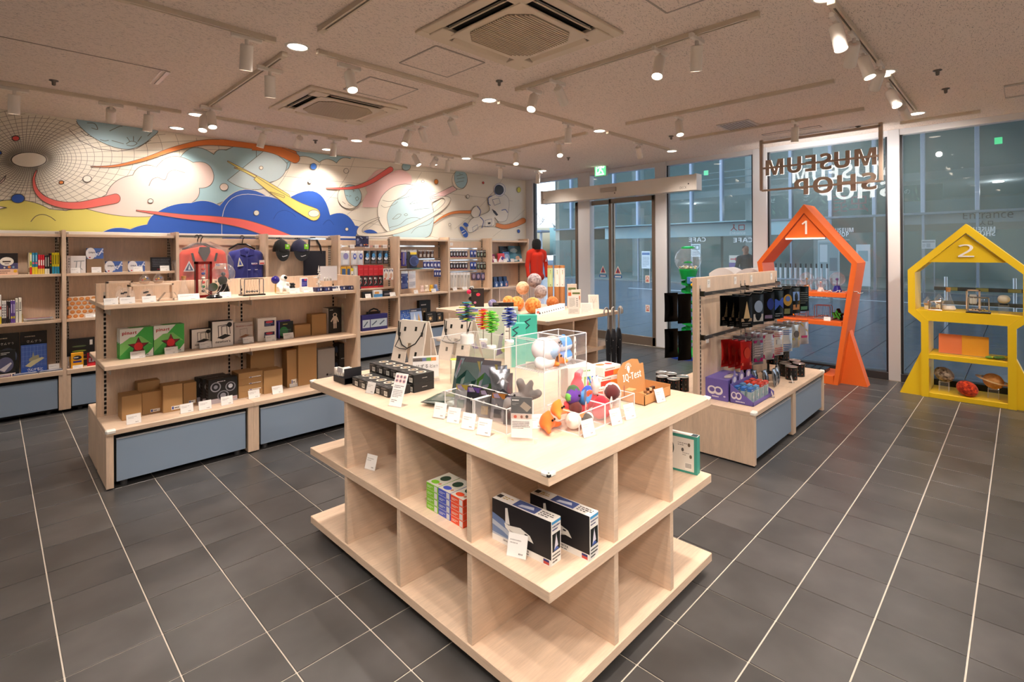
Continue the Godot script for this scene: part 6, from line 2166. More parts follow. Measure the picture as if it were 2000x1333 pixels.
	price_row([[714,725,573,"before the low dark box"],[762,773,570,"beside the low black box"]],0.9,-6.86,"price cards on the mural wall shelving")
	boxed(slz(707,757,617,0.42,-6.88,0.1),"telescope_box","2f2c6e",{"front": [["r",0.02,0.2,0.28,0.5,"c9d4dc"],["r",0.33,0.2,0.64,0.5,"c4d2dc"],["l",[0.4,0.35,0.55,0.55],0.08,"5a6a80"],["l",[0.7,0.35,0.85,0.55],0.08,"5a6a80"],["l",[0.08,0.3,0.2,0.55],0.08,"5a6a80"]]},"long navy box with pale pictures of a model","box")
	var mb := nb()
	mb.tube([V(-0.1,0.0,0),V(-0.06,0.06,0),V(0,0.08,0),V(0.06,0.06,0),V(0.1,0.0,0)],0.012,8,k("2a2a2e"))
	mb.box(V(0,0.02,-0.01),V(0.22,0.04,0.03),k("1a1a1e"),0.004)
	var nb := on_z(730,610,-6.93)
	solo(mb,"instrument_model","gloss","black arched instrument lying on the navy box","model",V(nb.x,up_to(on_z(707,617,-6.88),707,617) + 0.001,-6.93))
func pencil_bay():
	var z := -6.93
	hung(784,795,1,488,520,z,"pencil_set",["3c3488"],[["l",[0.3,0.1,0.3,0.8],0.02,"c9b070"],["l",[0.5,0.1,0.5,0.8],0.02,"e0c48a"],["l",[0.7,0.1,0.7,0.8],0.02,"8a82c8"]],"violet pencil set in a hanging pack","stationery packs on the pegs","e9e2de")
	hung(795.5,816,1,488,525,z,"folder",["22243a"],[["r",0.3,0.74,0.65,0.12,"e6c52a"],["e",0.7,0.4,0.5,0.28,"46548c"],["e",0.7,0.4,0.4,0.22,"2c3668"],["r",0,0,0.25,0.9,"16161c"]],"dark blue folder with a yellow label and a star map","stationery packs on the pegs","d8d4d4")
	hung(818,848,4,489,504,z,"eraser_pack",["4a342c"],[["r",0.2,0.1,0.6,0.4,"a89a90"]],"small dark brown hanging pack","small brown packs","e6dedb")
	hung(827,861,5,509,524,z,"sticker_pack",["3c4688"],[["e",0.4,0.4,0.25,0.2,"d8d8e2"],["e",0.65,0.3,0.18,0.15,"8a92c8"]],"small blue and white hanging sticker pack in the middle row","blue sticker packs, middle row","f2ecea")
	hung(848,862,3,526,541,z,"sticker_pack",["3a4484"],[["e",0.45,0.4,0.25,0.2,"d8d8e2"]],"small blue and white hanging sticker pack in the lowest row","blue sticker packs, lowest row","f2ecea")
	hung(784,798,1,530,565,z,"towel_pack",["33447e"],[["r",0,0.34,1,0.12,"dfe2ea"],["r",0,0.62,1,0.06,"cfd4e2"],["x",0.05,0.7,0.9,0.18,3,"8a98c8"],["x",0.05,0.06,0.9,0.24,4,"7f8ec0"]],"navy star-patterned folded cloth in a hanging pack","cloth packs","c9ced4")
	hung(798.5,813,1,530,564,z,"towel_pack",["e2dfe4"],[["x",0.05,0.1,0.9,0.3,5,"9aa2b8"],["x",0.05,0.55,0.9,0.3,5,"a8aec0"]],"white patterned folded cloth in a hanging pack","cloth packs","c9ced4")
	for e in [[822,830,556,"e9cfc6"],[831,839,555,"efe2cf"],[840,848,548,"e6b63c"],[849,857,551,"7d93c8"]]:
		var s := slz(e[0],e[1],e[2],0.912,-6.92,0.06)
		var r: float = s.w * 0.5
		var c := k(e[3])
		var bm := blob([[V(0,r * 0.8,0),V(0,r * 1.1,0),r * 0.75,r * 0.7,c],[V(0,r * 2.0,0.005),V(0,r * 2.2,0.005),r * 0.72,r * 0.66,c],[V(-r * 0.5,r * 2.75,0),V(-r * 0.5,r * 2.85,0),r * 0.25,r * 0.2,c],[V(r * 0.5,r * 2.75,0),V(r * 0.5,r * 2.85,0),r * 0.25,r * 0.2,c],[V(-r * 0.7,r * 1.0,r * 0.3),V(-r * 0.8,r * 0.4,r * 0.5),r * 0.28,r * 0.25,c],[V(r * 0.7,r * 1.0,r * 0.3),V(r * 0.8,r * 0.4,r * 0.5),r * 0.28,r * 0.25,c]],r * 0.22,r * 0.35)
		for q in [-1,1]: bm.ball(V(q * r * 0.28,r * 2.15,r * 0.68),Vector3.ONE * r * 0.1,6,k("1a1414"))
		solo(bm,"plush_toy","cloth",{"e9cfc6": "tiny pink plush toy","efe2cf": "tiny cream plush toy","e6b63c": "tiny yellow plush toy","7d93c8": "tiny blue plush toy"}[e[3]] + " sitting among the pencil packs","plush toy",s.at,0.0,"tiny plush toys on the wall shelf")
	price_row([[809,817,567,"below the white cloth pack"],[843,852,564,"before the tiny blue plush"]],0.912,-6.85,"price cards on the mural wall shelving")
	var dots := [["r",0,0,1,0.28,"5fb09a"]]
	for i in 26: dots.append(["e",0.08 + 0.84 * fmod(i * 0.37,1.0),0.2 + 0.72 * fmod(i * 0.23,1.0),0.04,0.025,["cfe0f2","8ab4e6","e6f0c8"][i % 3]])
	boxed(slz(784,804,607,0.42,-6.90,0.02),"picture_book","3f68c0",{"front": dots},"blue picture book covered in pale dots","book").rotation.x = -0.2
	boxed(slz(804,826,604,0.42,-6.87,0.02),"picture_book","9fb4d8",{"front": [["r",0,0.8,1,0.2,"3c4660"],["p",[0.15,0.1,0.35,0.75,0.5,0.1],"e6e8ec"],["p",[0.55,0.1,0.7,0.7,0.85,0.1],"d8a860"],["x",0.1,0.82,0.7,0.12,1,"d8d8dc"]]},"picture book of rockets with a dark heading","book").rotation.x = -0.2
	for e in [[819,841,588,0.42,-6.98,"tall black gift box at the back of the deck"],[832,852,611,0.42,-6.9,"black cube box with a warm lamp picture"],[853,866,611,0.42,-6.9,"small black cube box with a warm lamp picture"]]:
		boxed(slz(e[0],e[1],e[2],e[3],e[4],0.08),"lamp_box","1b1a1a",{"front": [["r",0.2,0.15,0.45,0.5,"6a5a4a"],["e",0.42,0.4,0.12,0.14,"e9c48a"],["x",0.15,0.75,0.7,0.12,1,"cfcac4"]]},e[5],"box","black lamp boxes")
func cutlery_bay():
	var z := -6.93
	for r in [[489.0,503.0,"upper"],[512.0,526.5,"second"]]:
		hung(879.8,914,6,r[0],r[1],z,"keyring_pack",["26242e","33303c","26242e","2c2a34"],[["e",0.4,0.45,0.22,0.22,"c9c6d0"],["r",0.0,0.0,1,0.1,"b8484c"]],"small black keyring pack with a white card top, %s row" % r[2],"keyring packs, %s row" % r[2],"efe9e8")
		hung(918.5,931,2,r[0],r[1],z,"keyring_pack",["31479a"],[["e",0.5,0.6,0.25,0.2,"dfe2ee"],["e",0.5,0.25,0.2,0.15,"1c1e30"]],"small blue keyring pack with a pale emblem, %s row" % r[2],"blue keyring packs, %s row" % r[2])
		hung(931.5,950,3,r[0],r[1],z,"keyring_pack",["3a4038","23262a","2c2a26"],[["e",0.5,0.4,0.25,0.22,"8a9a8c"],["r",0.1,0.75,0.8,0.15,"c9c8c4"]],"small dark keyring pack with a grey emblem, %s row" % r[2],"dark keyring packs, %s row" % r[2])
	hung(880,919,6,533,563,z,"cutlery_pack",["d6cfc8","e2ddd8","cfc6bc"],[["l",[0.3,0.1,0.4,0.85],0.02,"8a857e"],["l",[0.6,0.1,0.55,0.85],0.025,"b9a890"],["e",0.45,0.75,0.16,0.08,"9a948c"]],"clear pack of metal cutlery hanging over the shelf","cutlery packs","efecea")
	hung(921,948,3,533,548,z,"charm_pack",["5a4650","3a3358","443a5a"],[["e",0.5,0.5,0.3,0.3,"a890a8"]],"small plum coloured charm pack","plum charm packs")
	boxed({"at": V(on_z(881.5,480,-7.0).x,1.67,-6.995),"turn": 0.0,"w": 0.06,"h": 0.05,"d": 0.002},"price_ticket","f0ece8",{"front": [["x",0.2,0.3,0.6,0.4,2,"b8b0ac"]]},"small white price ticket at the top of the cutlery bay","price ticket")
	price_row([[885,893,562,"below the cutlery packs"],[904,913,561,"at the middle of the cutlery shelf"],[919,926,559,"at the end of the cutlery shelf"]],0.917,-6.85,"price cards on the mural wall shelving")
func book_bay():
	for e in [[962,968,497,"8a3a6a",[["e",0.5,0.5,0.5,0.3,"d8a0a8"]],"pink and violet booklet leaning at the bay's side",-6.9],[973.5,987,495,"c8424a",[["p",[0.0,0.1,0.5,0.7,1.0,0.3,1,0,0,0],"e6dce0"],["e",0.7,0.4,0.25,0.2,"4a3a80"]],"red picture book with a pale swoosh",-6.88],[979,995,481,"26282e",[["e",0.6,0.6,0.45,0.3,"4a525c"],["l",[0.3,0.7,0.8,0.75],0.02,"b8bcc4"]],"large black picture book leaning at the back",-6.97],[984,996.5,492,"4a6a9c",[["e",0.6,0.5,0.4,0.3,"7f9ac0"],["p",[0.2,0.1,0.6,0.5,0.8,0.1],"cfd8e4"]],"blue picture book leaning before the large black one",-6.91],[996.5,1020,480,"4f8296",[["e",0.4,0.7,0.3,0.14,"a8c8d0"],["e",0.65,0.22,0.18,0.14,"c8a890"],["r",0.1,0.04,0.5,0.1,"cfd8d8"],["l",[0.1,0.6,0.5,0.85],0.02,"cfe0e4"]],"large teal picture book with a whale on its cover",-6.95]]:
		var s := slz(e[0],e[1],e[2],1.371,e[6],0.018)
		boxed(s,"picture_book",e[3],{"front": e[4]},e[5],"book","picture books in the last bay","gloss").rotation.x = -0.18
	price_row([[965,971,505,"before the pink booklet"],[984,990.5,505,"before the red picture book"],[998,1004.5,505,"before the blue picture book"],[1015,1020.5,504.5,"before the teal whale book"]],1.371,-6.845,"price cards on the mural wall shelving")
	for i in 3:
		var t := thing("postcard_box","blue counter box of dark postcards, one of three side by side","box",on_z(967 + 9.6 * i,555,-6.92) * V(1,0,0) + V(0,0.917,-6.93),0.0,"blue postcard boxes")
		var mb := nb()
		mb.add(carton(0.095,0.1,0.1,"3f5f96",{"front": [["e",0.5,0.4,0.22,0.3,["c8d4e6","e0dcd8","d89a94"][i]],["x",0.1,0.78,0.8,0.14,1,"b8c8e0"]]}),Transform3D.IDENTITY)
		put(mb,"tray","card",t)
		for j in 4:
			mb = nb()
			mb.box(V(0,0.13,-0.035 + 0.018 * j),V(0.085,0.11,0.003),k(["23304a","2c3a5a","1f2838","30456a"][j]),0.0,Basis(Vector3.RIGHT,-0.15))
			put(mb,"postcard","card",t)
func mannequin():
	var p := on_z(1048,500,-6.62)
	var t := thing("mannequin","shop mannequin in a bright red flight jacket and black cap","mannequin",V(p.x,0,-6.62),-0.35)
	var r := k("d8301c")
	var B := []
	for q in [-1,1]:
		B.append([V(0.0,1.60,0),V(0.13 * q,1.55,0),0.045,0.05,r])
		B.append([V(0.05 * q,1.48,0.0),V(0.05 * q,1.14,0),0.085,0.075,r])
		B.append([V(0.16 * q,1.53,0),V(0.20 * q,1.30,0.0),0.05,0.04,r])
		B.append([V(0.20 * q,1.30,0.0),V(0.195 * q,1.10,0.04),0.04,0.034,r])
	B.append([V(-0.08,1.08,0),V(0.08,1.08,0),0.075,0.075,k("b8281a")])
	put(blob(B,0.016,0.02),"jacket","cloth",t)
	var mb := nb()
	mb.lathe([W(0.075,1.60),W(0.085,1.64),W(0.09,1.69),W(0.085,1.75),W(0.06,1.79),W(0.0,1.81)],20,k("161616"))
	put(mb,"cap","cloth",t)
	mb = nb()
	var fx := Transform3D(Basis(V(0.85,0,-0.5),Vector3.UP,V(0.5,0,0.85)),V(0.205,1.40,0.035))
	mb.prism([W(-0.045,-0.03),W(0.045,-0.03),W(0,0.07)],fx,0.012,k("cfd8e4"))
	mb.flat([W(-0.028,-0.02),W(0.028,-0.02),W(0,0.045)],fx.translated_local(V(0,0,0.001)),k("4a6a9a"))
	put(mb,"patch","card",t)
	mb = nb()
	mb.cyl(V(0,0.02,0),V(0,1.1,0),0.016,0.016,12,k("9a9a9e"))
	put(mb,"pole","chrome",t)
	mb = nb()
	mb.lathe([W(0,0),W(0.15,0),W(0.15,0.012),W(0.03,0.022),W(0,0.022)],24,k("b9b9bd"),Vector3.ZERO,false)
	put(mb,"base","metal_paint",t)
# ------------------------------------------------------------------ goods on the gondola with the star boxes
const LABEL := [["r",0.42,0.06,0.5,0.14,"f2efe9"],["r",0.45,0.08,0.09,0.1,"3a55a8"],["x",0.58,0.09,0.28,0.08,1,"3a3634"]]
func kraft(s: Dictionary,label: String,with_label := true):
	var pr := {"front": LABEL} if with_label else {}
	pr["top"] = [["l",[0.0,0.5,1.0,0.5],0.012,"8a6a42"]]
	boxed(s,"brown_carton","b08a5c",pr,label,"box","plain brown cartons on the gondola","matte")
func gondola_goods():
	var PG := "price cards on the gondola"
	# ---- middle shelf
	var h := 0.812
	var art1 := [["p",[0,0,1,0,1,1,0.72,1,0.45,0.72,0,0.5],"3fae49"],["p",[0,0.48,0.3,0.7,0.62,0.72,0.98,0.4,0.6,0.5,0.3,0.4,0,0.1],"7cc66a"],["p",[0.6,0,1,0,1,0.3,0.85,0.12],"eef0ea"]]
	var star := []
	for i in 10:
		var r := 0.3 if i % 2 == 0 else 0.13
		star += [0.55 + r * 1.0 * sin(TAU * i / 10),0.38 + r * 0.95 * cos(TAU * i / 10)]
	var star2 := []
	for i in 10: star2 += [0.55 + (star[i * 2] - 0.55) * 1.14,0.37 + (star[i * 2 + 1] - 0.38) * 1.14]
	art1 += [["p",star2,"1c1416"],["p",star,"7a1420"],["e",0.55,0.37,0.13,0.14,"d8202c"],["t","pinart",0.07,0.8,0.1,"c02830"],["x",0.74,0.05,0.2,0.05,1,"3a4a3a"]]
	for e in [[234,703,299.5,644,"pair of"],[300.8,694,360,637.5,"second"]]:
		for i in 4:
			var s := slotx(e[0],e[1],e[2],e[3],h,0.045)
			s.at.z -= 0.047 * i
			s.at.x -= 0.004 * i
			if s.at.z < -4.74: continue
			var lab := "pinart box with a red star, front of the %s" % ["row at the gondola's end" if e[0] < 250 else "row by the cradle boxes"]
			if i > 0: lab = "green and white pinart box behind others, %s" % ["at the gondola's end" if e[0] < 250 else "by the cradle boxes"]
			boxed(s,"pinart_box","f0f1ec",{"front": art1,"left": [["r",0.0,0.0,1,0.55,"3fae49"]],"top": [["r",0.3,0,0.7,1,"5fb85a"]]},lab,"box","pinart boxes")
	var crad := [["l",[0.3,0.35,0.28,0.82,0.68,0.85,0.72,0.4],0.025,"3a3836"],["l",[0.45,0.45,0.44,0.78,0.82,0.82,0.85,0.48],0.025,"3a3836"],["p",[0.22,0.35,0.5,0.28,0.9,0.4,0.6,0.48],"1c1a1a"],["e",0.82,0.84,0.12,0.1,"20211f"],["t","newton's",0.16,0.14,0.09,"1c1a1a"]]
	boxed(slotx(374.5,682,413.7,645,h,0.06),"cradle_box","e9e4de",{"front": crad,"left": [["r",0,0,1,1,"1c1c1e"]],"top": [["r",0,0,1,1,"26262a"]]},"smaller white Newton's cradle box with black sides","box","Newton's cradle boxes")
	boxed(slotx(414.5,677,455.7,629.6,h,0.1),"cradle_box","ece7e1",{"front": crad,"left": [["r",0,0,1,1,"1c1c1e"]],"top": [["r",0,0,1,1,"26262a"]]},"larger white Newton's cradle box with black sides","box","Newton's cradle boxes")
	boxed(slotx(457.6,670,493.8,632,h,0.07),"cradle_box","b9aea6",{"front": [["l",[0.32,0.4,0.3,0.68,0.68,0.7,0.7,0.4],0.02,"8a8480"],["p",[0.25,0.3,0.5,0.26,0.85,0.36,0.6,0.42],"9a6a4a"],["t","Newton's cradle",0.1,0.8,0.07,"8a4a44"],["x",0.2,0.12,0.3,0.06,1,"8a8480"]]},"grey Newton's cradle box with a brown base picture","box","Newton's cradle boxes")
	var sw := slotx(503.5,667,539.8,645.5,h,0.09)
	var gem := {"front": [["r",0.35,0.25,0.55,0.5,"23264a"],["x",0.4,0.3,0.45,0.25,2,"8a90c0"],["e",0.62,0.62,0.2,0.1,"d84a5a"]]}
	boxed(sw,"white_cube_box","efebe6",gem,"white box with a dark starry label, lower of two","box","white boxes with starry labels")
	var s2 := sw.duplicate()
	s2.at.y += sw.h + 0.0005
	boxed(s2,"white_cube_box","efebe6",gem,"white box with a dark starry label, stacked on another","box","white boxes with starry labels")
	for i in 2:
		var s := slotx(541 + 3 * i,662,570 + 3 * i,628 + 2 * i,h,0.02)
		s.at.z -= 0.03 * (1 - i)
		boxed(s,"game_box",["5a44a8","202a28"][i],{"front": [] if i == 0 else [["e",0.35,0.4,0.3,0.3,"2f8a4a"],["x",0.3,0.8,0.5,0.1,1,"d8c85a"],["x",0.1,0.15,0.8,0.4,4,"6a8a7a"],["r",0.0,0,0.08,1,"5a44c0"]]},["violet game box behind the black and green one","black and green game box with a yellow title"][i],"box")
	kraft(slotx(575.5,658,607,636,h,0.1),"low brown carton beside the astronaut box",false)
	kraft(slotx(609,654,638,615,h,0.11),"tall brown carton beside the astronaut box",false)
	boxed(slotx(641.5,650,667,603,h,0.12),"astronaut_box","1a1a1c",{"front": [["e",0.5,0.72,0.16,0.08,"e6dcd0"],["e",0.5,0.72,0.1,0.05,"2a2420"],["r",0.36,0.38,0.28,0.28,"e2d4c6"],["r",0.38,0.18,0.1,0.22,"e2d4c6"],["r",0.52,0.18,0.1,0.22,"e2d4c6"],["l",[0.36,0.6,0.22,0.48],0.05,"e2d4c6"],["l",[0.64,0.6,0.74,0.45],0.05,"e2d4c6"],["x",0.1,0.9,0.4,0.06,1,"cfcac4"]],"left": [["r",0,0,1,1,"e9e4de"]]},"black box with a small astronaut on its front","box")
	for i in 2:
		var p := on_y(677,648,h)
		var t := thing("clear_bulb_pack",["clear pack with a small lamp, lower of two","clear pack with a small lamp, upper of two"][i],"pack",V(p.x,h + 0.155 * i,p.z - 0.05),0.0,"clear lamp packs")
		var mb := nb()
		mb.bx(V(-0.045,0,-0.04),V(0.045,0.154,0.04),Color.WHITE)
		put(mb,"film_case","film",t)
		mb = nb()
		mb.lathe([W(0.03,0.002),W(0.03,0.03),W(0.012,0.035),W(0.03,0.06),W(0.034,0.085),W(0.02,0.11),W(0,0.115)],16,k("d8cfae"))
		put(mb,"lamp","gloss",t)
	for e in [[255,284,702,"before the front pinart row"],[322,348,693,"before the second pinart row"],[390,414,682,"before the smaller cradle box"],[429,452,677,"before the larger cradle box"],[475,496,672,"before the grey cradle box"],[519,540,668,"before the white starry boxes"],[554,574,663,"before the black and green game"],[586,605,658,"before the low brown carton"],[618,637,653.5,"before the tall brown carton"],[649,667,650,"before the astronaut box"],[671,689,648,"before the clear lamp packs"]]:
		var a := on_y(e[0],e[2],h)
		var b := on_z(e[1],e[2],a.z)
		pcard((a + V(b.x,h,a.z)) * 0.5,0.0,b.x - a.x,0.05,e[3],PG)
	# ---- deck
	h = 0.396
	kraft(slotx(238,823,277,776,h,0.16),"brown carton at the open end of the deck")
	kraft(slotx(277.5,812,316,769,h,0.14),"brown carton second from the deck's open end")
	var sb := slotx(268,805,312,748,h,0.1)
	sb.at.z = -4.70
	kraft(sb,"wide brown carton standing behind two others",false)
	kraft(slotx(318.5,808,357,755,h,0.12),"tall square brown carton beside the wide one")
	kraft(slotx(358,794,384,750,h,0.1),"narrow brown carton next to the gyroscope boxes")
	var gy := [["r",0.0,0.0,1,0.2,"b9b0b8"],["e",0.25,0.68,0.18,0.2,"9a9aa2"],["e",0.25,0.68,0.14,0.16,"1a1a1e"],["e",0.25,0.68,0.07,0.08,"8a8a92"],["e",0.76,0.62,0.18,0.2,"8a8a92"],["e",0.76,0.62,0.14,0.16,"1c1c20"],["e",0.76,0.64,0.08,0.09,"c9c9d0"],["e",0.5,0.3,0.2,0.2,"77777f"],["e",0.5,0.3,0.16,0.16,"1c1c20"],["e",0.5,0.3,0.1,0.1,"8a8a92"],["x",0.3,0.85,0.4,0.08,1,"cfcad0"],["x",0.7,0.05,0.26,0.12,2,"c86a3a"]]
	for i in 3:
		var s := slotx(407,792,463.6,744,h,0.07)
		s.at += V(-0.02 * i,0,-0.075 * i)
		boxed(s,"gyroscope_box","17171a",{"front": gy,"left": [["x",0.1,0.1,0.8,0.8,6,"6a6a72"]],"top": [["x",0.1,0.3,0.7,0.3,1,"8a8a90"]]},["black gyroscope box at the front of its row","black gyroscope box in the middle of its row","black gyroscope box at the back of its row"][i],"box","gyroscope boxes")
	var sf := slotx(466,779.5,513.6,767.5,h,0.17)
	for i in 4:
		var s := sf.duplicate()
		s.at = sf.at + V(0,(sf.h + 0.001) * i,0)
		kraft(s,"flat brown carton in a stack of four")
	var st := slotx(497,770,540.6,681,h,0.1)
	st.at.z = -4.71
	st.h = up_to(st.at + V(0,0,0.05),515,681) - h
	st.w = 0.19
	kraft(st,"large upright brown carton behind the flat stack")
	kraft(slotx(515.5,771,552,725.6,h,0.13),"square brown carton beside the flat stack",false)
	kraft(slotx(561,758,580,685,h,0.12),"tall narrow brown carton behind a price card")
	kraft(slotx(583,755,619,673.5,h,0.13),"tallest brown carton on the deck",false)
	boxed(slotx(621,736,654,684,h,0.1),"grey_box","a9a6a4",{"front": [["e",0.55,0.12,0.06,0.04,"2a2828"],["x",0.65,0.08,0.28,0.06,1,"6a6866"]]},"plain grey box with a small black dot","box","","matte")
	var glo := {"front": [["e",0.58,0.62,0.28,0.24,"5a86c4"],["p",[0.4,0.2,0.52,0.42,0.64,0.42,0.78,0.2],"cfc8c2"],["x",0.1,0.04,0.8,0.08,1,"d8d4d0"]],"left": [["e",0.5,0.6,0.28,0.22,"4a5a78"],["p",[0.35,0.2,0.45,0.4,0.55,0.4,0.65,0.2],"a8948a"]]}
	var sg := slotx(663,732,695,704,h,0.12)
	boxed(sg,"globe_lamp_box","17181a",glo,"black globe lamp box, lower of two","box","globe lamp boxes")
	var sg2 := sg.duplicate()
	sg2.at = sg.at + V(0,sg.h + 0.001,0)
	boxed(sg2,"globe_lamp_box","17181a",glo,"black globe lamp box, upper of two","box","globe lamp boxes")
	for e in [[247.5,276,831,"before the carton at the open end"],[353,378,809,"before the narrow carton"],[389,413.6,803,"beside the gyroscope boxes"],[432.6,455.5,793.5,"before the gyroscope boxes"],[486,508,780.5,"before the flat stack"],[532.5,553,771.5,"before the square carton"],[566,585,757.5,"before the tall narrow carton"]]:
		var a := on_y(e[0],e[2],h)
		var b := on_z(e[1],e[2],a.z)
		pcard((a + V(b.x,h,a.z)) * 0.5,0.0,b.x - a.x,0.065,e[3],PG)
	# on the deck behind, towards the wall
	solo(pouch(0.16,0.12,0.04,"e6dfd2",[["r",0.1,0.1,0.8,0.3,"c9a25a"]]),"pouch","gloss","white and gold bag on the deck facing the mural","bag",V(0.64,0.4,-5.14),PI)
	top_shelf()
func cradle(called: String,p: Vector3,turn: float,w: float,hh: float,d: float,base: String,rod: String,mat: String,label: String):
	var t := thing(called,label,"cradle",p,turn,"")
	var mb := nb()
	mb.box(V(0,0.006,0),V(w,0.012,d),k(base),0.003)
	put(mb,"base","gloss",t)
	var x := w * 0.42
	var z := d * 0.38
	for s in [-1,1]:
		mb = nb()
		mb.tube([V(-x,0.01,s * z),V(-x,hh * 0.93,s * z),V(-x * 0.92,hh,s * z),V(x * 0.92,hh,s * z),V(x,hh * 0.93,s * z),V(x,0.01,s * z)],0.004,8,k(rod))
		put(mb,"rail",mat,t)
	for i in 5:
		mb = nb()
		var bx := (i - 2) * w * 0.115
		mb.ball(V(bx,hh * 0.24,0),Vector3.ONE * w * 0.056,12,k(rod))
		for s in [-1,1]: mb.cyl(V(bx,hh * 0.26,0),V(bx,hh,s * z),0.0006,0.0006,4,k("cfcac4"))
		put(mb,"ball",mat,t)
func drop_glass(p: Vector3,r: float,label: String,group: String,cols := ["c8402c","e0b030","3a6ab0"]):
	var t := thing("glass_drop",label,"glass ornament",p,0.0,group)
	var mb := nb()
	mb.lathe([W(0,0.0),W(r * 0.75,r * 0.15),W(r,r * 0.7),W(r * 0.82,r * 1.3),W(r * 0.4,r * 1.9),W(r * 0.12,r * 2.4),W(0,r * 2.6)],20,Color.WHITE)
	put(mb,"shell","acrylic",t)
	mb = nb()
	mb.lathe([W(0,0.004),W(r * 0.68,r * 0.18),W(r * 0.9,r * 0.62),W(0,r * 0.64)],16,k("d8b8a0"),Vector3.ZERO,false)
	put(mb,"liquid","gloss",t)
	mb = nb()
	for i in 3: mb.ball(V((i - 1) * r * 0.4,r * (0.9 + 0.15 * i),r * 0.2),Vector3.ONE * r * 0.17,8,k(cols[i]))
	put(mb,"floats","gloss",t)
func flask(p: Vector3,s: float,label: String):
	var t := thing("storm_glass",label,"flask",p)
	var mb := nb()
	mb.lathe([W(0,0.001),W(0.042,0.001),W(0.048,0.012),W(0.014,0.105),W(0.014,0.15)].map(func(q): return q * s),20,Color.WHITE)
	put(mb,"glass","acrylic",t)
	mb = nb()
	mb.lathe([W(0,0.003),W(0.04,0.003),W(0.044,0.012),W(0.036,0.035),W(0,0.036)].map(func(q): return q * s),16,k("e6dcd0"),Vector3.ZERO,false)
	put(mb,"crystals","gloss",t)
	mb = nb()
	mb.lathe([W(0,0.135),W(0.012,0.135),W(0.016,0.165),W(0,0.166)].map(func(q): return q * s),12,k("b8824a"),Vector3.ZERO,false)
	put(mb,"cork","matte",t)
func globe_ball(p: Vector3,r: float,bh: float,base: String,inner: String,label: String,group: String):
	var t := thing("glass_globe_lamp",label,"lamp",p,0.0,group)
	var mb := nb()
	mb.lathe([W(0,0),W(r * 0.62,0),W(r * 0.55,bh * 0.3),W(r * 0.34,bh),W(0,bh)],18,k(base),Vector3.ZERO,false)
	put(mb,"base","gloss",t)
	mb = nb()
	mb.ball(V(0,bh + r * 0.94,0),Vector3.ONE * r,28,Color.WHITE)
	put(mb,"globe","acrylic",t)
	mb = nb()
	mb.cyl(V(0,bh,0),V(0,bh + r * 0.8,0),r * 0.06,r * 0.05,8,k(inner))
	mb.ball(V(0,bh + r * 0.9,0),Vector3.ONE * r * 0.2,12,k(inner))
	put(mb,"electrode","metal",t)
